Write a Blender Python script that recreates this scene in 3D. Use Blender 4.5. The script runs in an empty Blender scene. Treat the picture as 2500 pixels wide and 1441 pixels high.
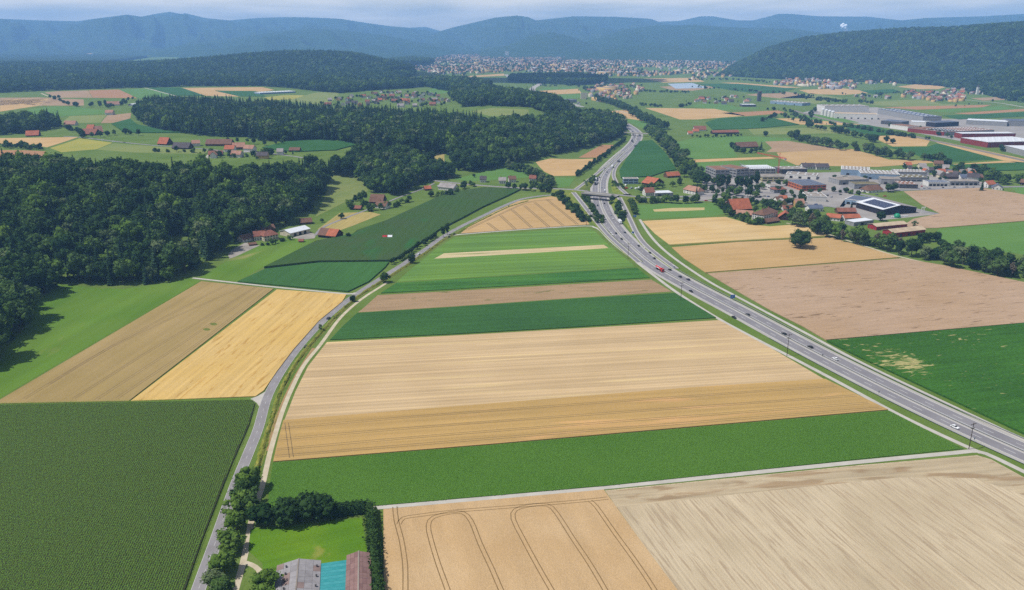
import bpy, bmesh, math, random
import numpy as np
from mathutils import Vector, Matrix
R = math.radians
S = bpy.context.scene
COL = S.collection
rng = np.random.default_rng(7)
random.seed(7)

# ---------------------------------------------------------------- camera, sky, sun, exposure
F, CX, CY, HY, CAMH = 1944.0, 1250.0, 720.5, 90.0, 200.0
PITCH = math.atan((CY - HY) / F)
cam = bpy.data.objects.new('camera', bpy.data.cameras.new('camera'))
COL.objects.link(cam)
cam.location = (0, 0, CAMH)
cam.rotation_euler = (math.pi / 2 - PITCH, 0, 0)
cam.data.sensor_width = 36.0
cam.data.lens = 36.0 * F / 2500.0
cam.data.clip_start = 1.0
cam.data.clip_end = 80000.0
S.camera = cam

SUN_EL, SHADOW_DIR = R(59), R(12)
W = bpy.data.worlds.new('World')
S.world = W
W.use_nodes = True
wn = W.node_tree.nodes
wl = W.node_tree.links
wn.clear()
sky = wn.new('ShaderNodeTexSky')
sky.sky_type = 'NISHITA'
sky.sun_disc = False
sky.sun_elevation = SUN_EL
sky.sun_rotation = R(258)
sky.air_density = 1.0
sky.dust_density = 1.6
sky.altitude = 450
tc = wn.new('ShaderNodeTexCoord')
mp = wn.new('ShaderNodeMapping')
mp.inputs['Scale'].default_value = (3.0, 3.0, 26.0)
cn = wn.new('ShaderNodeTexNoise')
cn.inputs['Scale'].default_value = 2.6
cn.inputs['Detail'].default_value = 7
cr = wn.new('ShaderNodeValToRGB')
cr.color_ramp.elements[0].position = 0.36
cr.color_ramp.elements[1].position = 0.66
cr.color_ramp.elements[0].color = (0.28, 0.28, 0.28, 1)
cr.color_ramp.elements[1].color = (0.75, 0.75, 0.75, 1)
mx = wn.new('ShaderNodeMix')
mx.data_type = 'RGBA'
mx.inputs['B'].default_value = (13.8, 12.0, 9.0, 1)
bg = wn.new('ShaderNodeBackground')
bg.inputs['Strength'].default_value = 0.10
wo = wn.new('ShaderNodeOutputWorld')
wl.new(tc.outputs['Generated'], mp.inputs['Vector'])
wl.new(mp.outputs['Vector'], cn.inputs['Vector'])
wl.new(cn.outputs['Fac'], cr.inputs['Fac'])
sz = wn.new('ShaderNodeSeparateXYZ')                      # the thin veil of cloud thins out towards the zenith
er = wn.new('ShaderNodeMapRange')
er.interpolation_type = 'SMOOTHSTEP'
er.inputs['From Min'].default_value = 0.05
er.inputs['From Max'].default_value = 0.55
er.inputs['To Min'].default_value = 1.0
er.inputs['To Max'].default_value = 0.12
em = wn.new('ShaderNodeMath')
em.operation = 'MULTIPLY'
wl.new(tc.outputs['Generated'], sz.inputs[0])
wl.new(sz.outputs['Z'], er.inputs['Value'])
wl.new(er.outputs['Result'], em.inputs[0])
wl.new(cr.outputs['Color'], em.inputs[1])
wl.new(em.outputs[0], mx.inputs['Factor'])
wl.new(sky.outputs['Color'], mx.inputs['A'])
wl.new(mx.outputs['Result'], bg.inputs['Color'])
wl.new(bg.outputs['Background'], wo.inputs['Surface'])

sl = bpy.data.lights.new('sun', 'SUN')
sl.energy = 5.0
sl.angle = R(0.5)
sl.color = (1.0, 0.965, 0.915)
sun = bpy.data.objects.new('sun', sl)
COL.objects.link(sun)
sd = Vector((math.cos(SUN_EL) * math.cos(SHADOW_DIR), math.cos(SUN_EL) * math.sin(SHADOW_DIR), -math.sin(SUN_EL)))
sun.rotation_euler = sd.to_track_quat('-Z', 'Y').to_euler()
S.view_settings.view_transform = 'Standard'
S.view_settings.look = 'None'
S.view_settings.exposure = 0.22
S.view_settings.gamma = 1.0
S.view_settings.use_curve_mapping = False
S.render.engine = 'CYCLES'
S.cycles.max_bounces = 5
S.cycles.diffuse_bounces = 2
S.cycles.glossy_bounces = 2
S.cycles.transmission_bounces = 2
S.cycles.volume_bounces = 2
S.cycles.use_denoising = False

# ---------------------------------------------------------------- helpers: rays, terrain
def smooth(t):
    t = np.clip(t, 0, 1)
    return t * t * (3 - 2 * t)

def fade(t):
    return t * t * t * (t * (t * 6 - 15) + 10)

_tab = np.random.default_rng(3).random((256, 256))
def vnoise(x, y):
    xi = np.floor(x).astype(int); yi = np.floor(y).astype(int)
    u = fade(x - xi); v = fade(y - yi)
    a = _tab[xi % 256, yi % 256]; b = _tab[(xi + 1) % 256, yi % 256]
    c = _tab[xi % 256, (yi + 1) % 256]; d = _tab[(xi + 1) % 256, (yi + 1) % 256]
    return (a * (1 - u) + b * u) * (1 - v) + (c * (1 - u) + d * u) * v - 0.5

def fbm(x, y, o=4):
    r = 0; a = 1.0
    for i in range(o):
        r = r + a * vnoise(x * 2 ** i + 17.3 * i, y * 2 ** i + 5.1 * i); a *= 0.5
    return r

def ray(px, py):
    px = np.asarray(px, float); py = np.asarray(py, float)
    dx = (px - CX) / F; dy = -(py - CY) / F
    c, s = math.cos(PITCH), math.sin(PITCH)
    return np.stack([dx, c + dy * s, -s + dy * c], -1)

def flat(px, py, z=0.0):
    d = ray(px, py)
    t = (z - CAMH) / d[..., 2]
    return d * t[..., None] + np.array([0, 0, CAMH])

def proj(p):
    """world point -> pixel of the 2500 px wide photograph"""
    c, s = math.cos(PITCH), math.sin(PITCH)
    x, y, z = p[0], p[1], p[2] - CAMH
    dep = y * c - z * s; up = y * s + z * c
    return CX + F * x / dep, CY - F * up / dep

def inside(x, y, poly):
    r = np.zeros(np.shape(x), bool)
    n = len(poly)
    for i in range(n):
        x1, y1 = poly[i]; x2, y2 = poly[(i + 1) % n]
        if y1 == y2: continue
        c = ((y1 > y) != (y2 > y)) & (x < (x2 - x1) * (y - y1) / (y2 - y1) + x1)
        r ^= c
    return r

def segdist(x, y, pts):
    d = np.full(np.shape(x), 1e9)
    for i in range(len(pts) - 1):
        ax, ay = pts[i]; bx, by = pts[i + 1]
        L = (bx - ax) ** 2 + (by - ay) ** 2 + 1e-9
        t = np.clip(((x - ax) * (bx - ax) + (y - ay) * (by - ay)) / L, 0, 1)
        d = np.minimum(d, np.hypot(x - ax - t * (bx - ax), y - ay - t * (by - ay)))
    return d

# edge of the valley floor (photo pixels on the flat ground); the land to the west of it is a low plateau
EDGE_PX = [(-330, 1100), (-120, 960), (0, 880), (120, 780), (250, 712), (400, 692), (475, 672), (560, 622), (600, 585), (680, 566), (760, 540), (850, 492),
           (930, 470), (1060, 445), (1180, 436), (1300, 425), (1400, 402), (1480, 362), (1524, 322), (1505, 292), (1440, 258), (1330, 226), (1200, 200), (1100, 188), (1010, 181)]
EDGE = [tuple(v[:2]) for v in flat([e[0] for e in EDGE_PX], [e[1] for e in EDGE_PX])]
PLATEAU = EDGE + [(-600, 5300), (-1500, 5700), (-7000, 5700), (-7000, 200)]
GX0, GY0, GS = -4000.0, 0.0, 25.0
GNX, GNY = 281, 229
gx = GX0 + GS * np.arange(GNX); gy = GY0 + GS * np.arange(GNY)
XX, YY = np.meshgrid(gx, gy, indexing='ij')
_d = segdist(XX, YY, EDGE + PLATEAU[len(EDGE):len(EDGE) + 3])
_d = np.where(inside(XX, YY, PLATEAU), _d, 0)
HG = 27 * smooth(_d / 230.0) + smooth((_d - 60) / 300) * (4.0 * fbm(XX / 420, YY / 420, 3))
HG += smooth(_d / 150) * 11 * np.exp(-(((XX + 400) / 330) ** 2 + ((YY - 930) / 150) ** 2))
HG += smooth(_d / 350) * 76 * np.exp(-(((XX + 1120) / 720) ** 2 + ((YY - 4550) / 520) ** 2))
HG += smooth(_d / 350) * 6 * np.exp(-(((XX + 2600) / 900) ** 2 + ((YY - 4800) / 500) ** 2))
HG += smooth(_d / 160) * 14 * np.exp(-(((XX - 60) / 260) ** 2 + ((YY - 2050) / 300) ** 2))

def hgt(x, y):
    x = np.asarray(x, float); y = np.asarray(y, float)
    u = (x - GX0) / GS; v = (y - GY0) / GS
    ok = (u >= 0) & (u < GNX - 1) & (v >= 0) & (v < GNY - 1)
    u = np.clip(u, 0, GNX - 1.001); v = np.clip(v, 0, GNY - 1.001)
    i = u.astype(int); j = v.astype(int); a = u - i; b = v - j
    h = (HG[i, j] * (1 - a) + HG[i + 1, j] * a) * (1 - b) + (HG[i, j + 1] * (1 - a) + HG[i + 1, j + 1] * a) * b
    return np.where(ok, h, 0.0)

_T = np.geomspace(150, 30000, 900)
def P(px, py):
    """where the ray through a photo pixel meets the terrain"""
    d = ray(px, py)
    d = d / math.hypot(d[0], d[1])
    z = CAMH + d[2] * _T - hgt(d[0] * _T, d[1] * _T)
    k = np.argmax(z < 0)
    if z[k] >= 0:
        k = len(_T) - 1
    a, b = _T[max(k - 1, 0)], _T[k]
    for _ in range(14):
        m = (a + b) / 2
        if CAMH + d[2] * m - float(hgt(d[0] * m, d[1] * m)) < 0: b = m
        else: a = m
    return np.array([d[0] * b, d[1] * b, float(hgt(d[0] * b, d[1] * b))])

def PP(pts):
    return [P(*p) for p in pts]

# ---------------------------------------------------------------- helpers: materials
def lin(c):
    c = c / 255.0
    return c / 12.92 if c <= 0.04045 else ((c + 0.055) / 1.055) ** 2.4

def A(r, g, b, k=0.58):
    """surface colour as it looks in the sunlit photograph -> base colour"""
    return (min(lin(r) * k, .85), max(min(lin(g) * k, .85) - .006, .01), max(min(lin(b) * k, .85) - .009, .008), 1)

_mats = {}
def mat(name, col, rough=0.85, spec=0.2, col2=None, scale=0.5, metal=0.0, bump=0.0, rnd=0.0, detail=5):
    if name in _mats: return _mats[name]
    m = bpy.data.materials.new(name); m.use_nodes = True
    nt = m.node_tree; b = nt.nodes['Principled BSDF']
    b.inputs['Roughness'].default_value = rough
    b.inputs['Specular IOR Level'].default_value = spec
    b.inputs['Metallic'].default_value = metal
    b.inputs['Base Color'].default_value = col
    src = None
    if col2 is not None:
        g = nt.nodes.new('ShaderNodeTexCoord'); n = nt.nodes.new('ShaderNodeTexNoise')
        n.inputs['Scale'].default_value = scale; n.inputs['Detail'].default_value = detail
        gg = nt.nodes.new('ShaderNodeNewGeometry')
        nt.links.new(gg.outputs['Position'], n.inputs['Vector'])
        r = nt.nodes.new('ShaderNodeMapRange'); r.inputs['From Min'].default_value = .32; r.inputs['From Max'].default_value = .68
        nt.links.new(n.outputs['Fac'], r.inputs['Value'])
        x = nt.nodes.new('ShaderNodeMix'); x.data_type = 'RGBA'
        x.inputs['A'].default_value = col; x.inputs['B'].default_value = col2
        nt.links.new(r.outputs['Result'], x.inputs['Factor'])
        src = x.outputs['Result']
        if bump:
            bp = nt.nodes.new('ShaderNodeBump'); bp.inputs['Strength'].default_value = bump; bp.inputs['Distance'].default_value = 0.3
            nt.links.new(n.outputs['Fac'], bp.inputs['Height']); nt.links.new(bp.outputs['Normal'], b.inputs['Normal'])
    if rnd:
        oi = nt.nodes.new('ShaderNodeObjectInfo'); h = nt.nodes.new('ShaderNodeHueSaturation')
        mr = nt.nodes.new('ShaderNodeMapRange'); mr.inputs['To Min'].default_value = 1 - rnd; mr.inputs['To Max'].default_value = 1 + rnd
        nt.links.new(oi.outputs['Random'], mr.inputs['Value']); nt.links.new(mr.outputs['Result'], h.inputs['Value'])
        if src is None: h.inputs['Color'].default_value = col
        else: nt.links.new(src, h.inputs['Color'])
        src = h.outputs['Color']
    if src is not None: nt.links.new(src, b.inputs['Base Color'])
    _mats[name] = m
    return m

def field_mat(name, c1, c2, ang=0.0, blotch=0.012, streak=0.5, across=0.35, along=0.012, fine=1.2, finek=0.35, c3=None, c3cut=0.62, c3scale=(0.02, 0.08), bump=0.4, spots=None):
    """crop or stubble: broad patches, streaks along the rows, fine grain; ang = row direction in the ground plane"""
    if name in _mats: return _mats[name]
    m = bpy.data.materials.new(name); m.use_nodes = True
    nt = m.node_tree; N = nt.nodes; L = nt.links
    b = N['Principled BSDF']; b.inputs['Roughness'].default_value = 0.95; b.inputs['Specular IOR Level'].default_value = 0.05
    g = N.new('ShaderNodeNewGeometry')
    mp_ = N.new('ShaderNodeMapping'); mp_.vector_type = 'TEXTURE'; mp_.inputs['Rotation'].default_value = (0, 0, ang)
    L.new(g.outputs['Position'], mp_.inputs['Vector'])
    def noise(sx, sy, det=4, dist=0.0):
        s = N.new('ShaderNodeVectorMath'); s.operation = 'MULTIPLY'; s.inputs[1].default_value = (sx, sy, 1)
        L.new(mp_.outputs['Vector'], s.inputs[0])
        n = N.new('ShaderNodeTexNoise'); n.inputs['Scale'].default_value = 1.0; n.inputs['Detail'].default_value = det
        n.inputs['Distortion'].default_value = dist
        L.new(s.outputs[0], n.inputs['Vector']); return n.outputs['Fac']
    def rng_(f, lo, hi, a=0.0, z=1.0):
        r = N.new('ShaderNodeMapRange'); r.inputs['From Min'].default_value = lo; r.inputs['From Max'].default_value = hi
        r.inputs['To Min'].default_value = a; r.inputs['To Max'].default_value = z
        L.new(f, r.inputs['Value']); return r.outputs['Result']
    def mixc(f, a, c):
        x = N.new('ShaderNodeMix'); x.data_type = 'RGBA'
        if isinstance(a, tuple): x.inputs['A'].default_value = a
        else: L.new(a, x.inputs['A'])
        x.inputs['B'].default_value = c
        L.new(f, x.inputs['Factor']); return x.outputs['Result']
    col = mixc(rng_(noise(blotch, blotch, 5), .36, .66), c1, c2)
    if c3 is not None:
        nz = noise(c3scale[0], c3scale[1], 6, .6)
        for sx, sy, sr, amt in spots or ():
            dn = N.new('ShaderNodeVectorMath'); dn.operation = 'DISTANCE'; dn.inputs[1].default_value = (sx, sy, 1.2)
            L.new(g.outputs['Position'], dn.inputs[0])
            ad_ = N.new('ShaderNodeMath'); ad_.operation = 'ADD'
            L.new(nz, ad_.inputs[0]); L.new(rng_(dn.outputs['Value'], 0, sr, amt, 0), ad_.inputs[1]); nz = ad_.outputs[0]
        col = mixc(rng_(nz, c3cut, c3cut + .09), col, c3)
    st = noise(along, across, 6)
    fi = noise(fine, fine, 3)
    hs = N.new('ShaderNodeHueSaturation')
    ad = N.new('ShaderNodeMath'); ad.operation = 'ADD'
    L.new(rng_(st, .3, .7, -streak * .5, streak * .5), ad.inputs[0])
    L.new(rng_(fi, .25, .75, 1 - finek * .5, 1 + finek * .5), ad.inputs[1])
    L.new(ad.outputs[0], hs.inputs['Value']); L.new(col, hs.inputs['Color'])
    L.new(hs.outputs['Color'], b.inputs['Base Color'])
    bp = N.new('ShaderNodeBump'); bp.inputs['Strength'].default_value = bump; bp.inputs['Distance'].default_value = 0.5
    L.new(fi, bp.inputs['Height']); L.new(bp.outputs['Normal'], b.inputs['Normal'])
    _mats[name] = m
    return m

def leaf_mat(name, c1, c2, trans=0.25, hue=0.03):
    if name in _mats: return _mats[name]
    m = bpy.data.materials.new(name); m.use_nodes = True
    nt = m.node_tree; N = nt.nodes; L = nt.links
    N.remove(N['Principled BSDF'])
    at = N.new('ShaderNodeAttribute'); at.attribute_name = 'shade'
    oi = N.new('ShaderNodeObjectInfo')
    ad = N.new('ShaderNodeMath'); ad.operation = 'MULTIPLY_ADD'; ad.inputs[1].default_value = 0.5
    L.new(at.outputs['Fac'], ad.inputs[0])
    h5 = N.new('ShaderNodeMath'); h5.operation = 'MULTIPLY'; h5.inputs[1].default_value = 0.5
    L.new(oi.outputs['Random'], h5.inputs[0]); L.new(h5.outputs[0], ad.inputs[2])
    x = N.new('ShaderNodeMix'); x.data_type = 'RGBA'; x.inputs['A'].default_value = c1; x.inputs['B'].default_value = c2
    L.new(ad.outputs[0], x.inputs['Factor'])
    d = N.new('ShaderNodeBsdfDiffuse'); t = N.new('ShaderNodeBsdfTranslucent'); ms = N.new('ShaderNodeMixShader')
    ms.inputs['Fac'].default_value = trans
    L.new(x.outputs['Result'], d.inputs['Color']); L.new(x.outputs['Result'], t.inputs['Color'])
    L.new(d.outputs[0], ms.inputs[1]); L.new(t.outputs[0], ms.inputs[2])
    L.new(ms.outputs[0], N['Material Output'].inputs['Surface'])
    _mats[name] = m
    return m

# ---------------------------------------------------------------- helpers: objects
def tag(o, label=None, cat=None, group=None, kind=None):
    if label: o['label'] = label
    if cat: o['category'] = cat
    if group: o['group'] = group
    if kind: o['kind'] = kind
    return o

def link(name, data, parent=None, loc=None, rz=None, scale=None):
    o = bpy.data.objects.new(name, data)
    COL.objects.link(o)
    if parent is not None: o.parent = parent
    if loc is not None: o.location = loc
    if rz is not None: o.rotation_euler = (0, 0, rz)
    if scale is not None: o.scale = scale if hasattr(scale, '__len__') else (scale,) * 3
    return o

def thing(name, label, cat, loc, rz=0, group=None):
    o = link(name, None, None, loc, rz)
    o.empty_display_size = 1
    return tag(o, label, cat, group)

def pymesh(name, V, Fc, *ms):
    me = bpy.data.meshes.new(name)
    me.from_pydata([tuple(map(float, v)) for v in V], [], [tuple(f) for f in Fc])
    for m in ms: me.materials.append(m)
    me.update()
    return me

def npmesh(name, V, Q, ms, shade=None, fm=None):
    """big mesh from arrays: V (n,3), Q (k,3 or 4)"""
    me = bpy.data.meshes.new(name)
    V = np.ascontiguousarray(V, np.float32); Q = np.ascontiguousarray(Q, np.int32)
    k = Q.shape[1]
    me.vertices.add(len(V)); me.vertices.foreach_set('co', V.ravel())
    me.loops.add(Q.size); me.loops.foreach_set('vertex_index', Q.ravel())
    me.polygons.add(len(Q)); me.polygons.foreach_set('loop_start', np.arange(0, Q.size, k, dtype=np.int32))
    for m in ms: me.materials.append(m)
    if fm is not None: me.polygons.foreach_set('material_index', np.ascontiguousarray(fm, np.int32))
    if shade is not None:
        a = me.attributes.new('shade', 'FLOAT', 'FACE'); a.data.foreach_set('value', np.ascontiguousarray(shade, np.float32))
    me.update(calc_edges=True)
    return me

class MB:
    """collects boxes and prisms for one mesh"""
    def __init__(s): s.V = []; s.F = []; s.M = []
    def add(s, V, Fc, m=0):
        o = len(s.V); s.V += [tuple(v) for v in V]; s.F += [tuple(i + o for i in f) for f in Fc]; s.M += [m] * len(Fc)
    def box(s, x0, x1, y0, y1, z0, z1, m=0):
        s.add([(x0, y0, z0), (x1, y0, z0), (x1, y1, z0), (x0, y1, z0), (x0, y0, z1), (x1, y0, z1), (x1, y1, z1), (x0, y1, z1)],
              [(0, 3, 2, 1), (4, 5, 6, 7), (0, 1, 5, 4), (1, 2, 6, 5), (2, 3, 7, 6), (3, 0, 4, 7)], m)
    def bar(s, a, b, r, n=6, r2=None, m=0):
        a = Vector(a); b = Vector(b); d = (b - a).normalized()
        u = d.orthogonal().normalized(); v = d.cross(u); r2 = r if r2 is None else r2
        ring = [(math.cos(2 * math.pi * i / n), math.sin(2 * math.pi * i / n)) for i in range(n)]
        V = [a + (u * c + v * q) * r for c, q in ring] + [b + (u * c + v * q) * r2 for c, q in ring]
        s.add([tuple(p) for p in V], [(i, (i + 1) % n, n + (i + 1) % n, n + i) for i in range(n)] + [tuple(range(n))[::-1], tuple(range(n, 2 * n))], m)
    def mesh(s, name, *ms):
        me = pymesh(name, s.V, s.F, *ms)
        if len(ms) > 1: me.polygons.foreach_set('material_index', s.M)
        return me
# ---------------------------------------------------------------- ground
GRASS = field_mat('meadow grass', A(112, 136, 72), A(98, 126, 60), 0.3, blotch=0.02, streak=.18, across=.1, along=.02, fine=.8, finek=.3)
_m = bpy.data.meshes.new('ground')
xs = np.concatenate([[-13800, -11000, -9000, -7000, -5200], gx, [3600, 5000, 8000, 11000, 13800]])
ys = np.concatenate([[-2500, -1200, -400], gy, [6400, 8000, 11000, 14000, 17000, 19300]])
X2, Y2 = np.meshgrid(xs, ys, indexing='ij')
V = np.stack([X2, Y2, hgt(X2, Y2)], -1).reshape(-1, 3)
i0 = (np.arange(len(xs) - 1)[:, None] * len(ys) + np.arange(len(ys) - 1)[None, :]).ravel()
Q = np.stack([i0, i0 + len(ys), i0 + len(ys) + 1, i0 + 1], -1)
ground = link('ground', npmesh('ground', V, Q, [GRASS]))
ground.data.polygons.foreach_set('use_smooth', np.ones(len(Q), bool))
tag(ground, 'green meadow ground of the valley floor and plateau', 'ground', kind='structure')

# ---------------------------------------------------------------- fields
def rowang(a, b):
    p, q = P(*a), P(*b)
    return math.atan2(q[1] - p[1], q[0] - p[0])

def slab(W3, height, sink=0.6, grid=None):
    """a raised sheet with skirts over a world polygon, draped over the terrain"""
    bm = bmesh.new()
    if not any(w[2] > .02 for w in W3): grid = None
    vs = [bm.verts.new((w[0], w[1], 0)) for w in W3]
    f = bm.faces.new(vs)
    f.normal_update()
    if f.normal.z < 0: f.normal_flip()
    X = [w[0] for w in W3]; Y = [w[1] for w in W3]
    if grid:
        for ax, lo, hi in ((0, min(X), max(X)), (1, min(Y), max(Y))):
            k = math.ceil(lo / grid) * grid
            while k < hi:
                co = [0, 0, 0]; no = [0, 0, 0]; co[ax] = k; no[ax] = 1
                bmesh.ops.bisect_plane(bm, geom=bm.verts[:] + bm.edges[:] + bm.faces[:], dist=1e-4, plane_co=co, plane_no=no)
                k += grid
    edges = [e for e in bm.edges if e.is_boundary]
    ex = bmesh.ops.extrude_edge_only(bm, edges=edges)
    low = [g for g in ex['geom'] if isinstance(g, bmesh.types.BMVert)]
    lows = set(low)
    for v in bm.verts:
        z = float(hgt(v.co.x, v.co.y))
        v.co.z = z - sink if v in lows else z + height
    bmesh.ops.triangulate(bm, faces=bm.faces[:])
    me = bpy.data.meshes.new('field'); bm.to_mesh(me); bm.free()
    return me

FIELDS = {}
def field(name, pts, m, label, height=0.35, cat='field', shrink=0.0):
    W3 = PP(pts)
    me = slab(W3, height, grid=25.0)
    me.name = name; me.materials.append(m)
    o = link(name, me)
    tag(o, label, cat, kind='structure')
    return o

def strips(parent, name, lines, width, m, z, step=6.0):
    """narrow ribbons of flattened crop laid on a field; lines = pixel polylines"""
    for ln in lines:
        pts = resample([p for p in PP(ln)], step)
        me = ribbon_mesh(name, pts, width, z)
        me.materials.append(m)
        o = link(name, me, parent)

def resample(pts, step=8.0, smoothit=True):
    p = np.array(pts, float)
    if smoothit and len(p) > 2:
        q = np.vstack([2 * p[0] - p[1], p, 2 * p[-1] - p[-2]])
        out = []
        for i in range(1, len(q) - 2):
            n = max(2, int(np.linalg.norm(q[i + 1] - q[i]) / step))
            for t in np.linspace(0, 1, n, endpoint=False):
                a, b, c, d = q[i - 1], q[i], q[i + 1], q[i + 2]
                out.append(.5 * ((2 * b) + (c - a) * t + (2 * a - 5 * b + 4 * c - d) * t * t + (-a + 3 * b - 3 * c + d) * t ** 3))
        out.append(q[-2]); p = np.array(out)
    else:
        out = []
        for a, b in zip(p[:-1], p[1:]):
            n = max(1, int(np.linalg.norm(b - a) / step))
            out += [a + (b - a) * t for t in np.linspace(0, 1, n, endpoint=False)]
        out.append(p[-1]); p = np.array(out)
    return p

def sides(p):
    t = np.gradient(p[:, :2], axis=0); t /= np.linalg.norm(t, axis=1)[:, None] + 1e-9
    return np.stack([t[:, 1], -t[:, 0]], -1)          # to the right of travel

def ribbon_mesh(name, p, width, z, off=0.0, drape=True):
    n = sides(p)
    w = np.broadcast_to(np.asarray(width, float), (len(p),))[:, None] / 2
    a = p[:, :2] + n * (off - w); b = p[:, :2] + n * (off + w)
    base = p[:, 2] if p.shape[1] > 2 else 0
    if drape:
        za = np.maximum(hgt(a[:, 0], a[:, 1]), base) + z; zb = np.maximum(hgt(b[:, 0], b[:, 1]), base) + z
    else:
        za = zb = base + z
    V = np.empty((2 * len(p), 3)); V[0::2, :2] = a; V[1::2, :2] = b; V[0::2, 2] = za; V[1::2, 2] = zb
    i = np.arange(len(p) - 1) * 2
    return npmesh(name, V, np.stack([i, i + 1, i + 3, i + 2], -1), [])

corn_c = (A(66, 96, 46), A(84, 106, 52))
row_n = rowang((700, 1100), (2100, 1008))     # the strip fields between the two roads
row_road = rowang((455, 1441), (620, 985))
row_w = rowang((330, 960), (660, 712))
row_s = rowang((1650, 1441), (1475, 1196))
row_e = rowang((1725, 668), (2200, 631))
STUB = dict(blotch=.02, fine=1.6, finek=.22, bump=.25)
M_ = dict(
    corn=field_mat('maize canopy', A(62, 92, 44), A(78, 104, 50), row_road, blotch=.02, streak=.25, across=.5, along=.01, fine=1.3, finek=.5, bump=.8),
    corn2=field_mat('maize canopy further up', A(66, 100, 56), A(72, 98, 62), row_w, blotch=.015, streak=.2, across=.3, along=.01, finek=.3, c3=A(52, 112, 62), c3cut=.60, c3scale=(.006, .02)),
    corn3=field_mat('young maize', A(70, 118, 66), A(64, 108, 62), row_w, streak=.2, across=.3, along=.01, finek=.3),
    beet=field_mat('beet leaves', A(70, 116, 46), A(84, 126, 54), row_n, blotch=.02, streak=.1, fine=1.4, finek=.6, bump=.9),
    dkgreen=field_mat('dark green crop', A(58, 102, 60), A(66, 112, 62), row_n, streak=.22, across=.4, along=.02, fine=.9, finek=.5),
    veg=field_mat('ridged green crop', A(64, 116, 60), A(86, 132, 60), row_n, streak=.6, across=.16, along=.012, fine=.8, finek=.5),
    grassa=field_mat('mown grass strips', A(102, 142, 74), A(112, 150, 70), row_n, streak=.42, across=.16, along=.003, finek=.2, fine=.8),
    lawn=field_mat('bright lawn', A(108, 146, 48), A(92, 136, 44), .4, blotch=.05, streak=.15, finek=.3, c3=A(142, 152, 74), c3cut=.62, c3scale=(.07, .05)),
    meadow=field_mat('lush meadow', A(94, 134, 54), A(110, 142, 64), row_w, blotch=.012, streak=.25, across=.06, along=.008, finek=.25, c3=A(150, 150, 92), c3cut=.64, c3scale=(.008, .02)),
    wheat=field_mat('ripe wheat', A(216, 182, 112), A(220, 188, 124), row_w, streak=.25, across=.35, along=.01, c3=A(198, 160, 94), c3cut=.58, c3scale=(.06, .45), **STUB),
    wheatbr=field_mat('brown barley', A(166, 146, 98), A(176, 154, 108), row_w, streak=.18, across=.22, along=.004, **STUB),
    wheatgold=field_mat('golden brown wheat', A(196, 163, 106), A(188, 158, 104), row_n, streak=.25, across=.25, along=.006, c3=A(214, 172, 118), c3cut=.58, c3scale=(.01, .12), **STUB),
    stub=field_mat('pale striped stubble', A(210, 184, 144), A(200, 174, 134), row_n, streak=.42, across=.33, along=.004, c3=A(220, 194, 146), c3cut=.57, c3scale=(.006, .14), **STUB),
    wheatfg=field_mat('tawny ripe wheat', A(212, 182, 140), A(202, 170, 126), row_s, streak=.16, across=.12, along=.01, fine=2.2, finek=.32, blotch=.03, bump=.5),
    stubfg=field_mat('bleached stubble over bare soil', A(210, 194, 164), A(196, 180, 150), row_s, blotch=.03, streak=.26, across=1.0, along=.012, fine=1.8, finek=.25, c3=A(186, 168, 140), c3cut=.52, c3scale=(.05, .75), bump=.3),
    soil=field_mat('brown ploughed soil', A(176, 150, 118), A(166, 142, 112), row_n, streak=.25, across=.25, along=.03, fine=1.2, finek=.5, c3=A(136, 128, 88), c3cut=.6, c3scale=(.05, .1), bump=.6),
    lodged=field_mat('lodged pinkish grain', A(190, 164, 138), A(184, 156, 126), row_e, streak=.16, across=.3, along=.04, fine=1.0, finek=.22, c3=A(138, 116, 94), c3cut=.61, c3scale=(.07, .36), bump=.5),
    wheate=field_mat('even gold wheat', A(204, 172, 124), A(196, 164, 114), row_e, streak=.14, across=.25, along=.02, **STUB),
    paled=field_mat('pale cut wheat', A(218, 190, 140), A(212, 180, 124), row_e, streak=.25, across=.12, along=.01, **STUB),
    weedy=field_mat('weedy maize', A(52, 96, 48), A(66, 116, 50), row_e, blotch=.01, streak=.3, across=.3, along=.02, fine=.7, finek=.6, c3=A(176, 170, 116), c3cut=.66, c3scale=(.12, .34), spots=[(*P(2180, 876)[:2], 24, .20), (*P(2225, 898)[:2], 20, .22), (*P(2100, 848)[:2], 18, .12), (*P(2360, 832)[:2], 26, .1), (*P(2150, 960)[:2], 14, .08)], bump=.9),
    fgreen=field_mat('fresh green field', A(98, 140, 72), A(106, 146, 78), row_e, streak=.15, finek=.2),
    dgreen=field_mat('deep green field', A(56, 104, 60), A(64, 112, 66), row_e, streak=.2, across=.1, finek=.25),
    tan=field_mat('tan stubble field', A(212, 178, 128), A(202, 168, 116), row_e, streak=.2, across=.1, **STUB),
    brown=field_mat('brown stubble field', A(182, 154, 122), A(172, 146, 116), row_e, streak=.15, across=.1, **STUB),
    rust=field_mat('reddish bare field', A(186, 142, 104), A(178, 138, 104), row_e, streak=.12, **STUB),
    yellow=field_mat('yellow green field', A(176, 170, 84), A(158, 162, 84), row_e, streak=.12, **STUB),
    olive=field_mat('olive pasture', A(142, 152, 92), A(128, 146, 84), row_e, streak=.15, finek=.2),
    yard=mat('gravel yard', A(178, 172, 162), col2=A(150, 146, 138), scale=.08),
    dry=field_mat('dry grass', A(186, 168, 108), A(170, 160, 100), row_w, streak=.25, **STUB),
)
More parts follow.
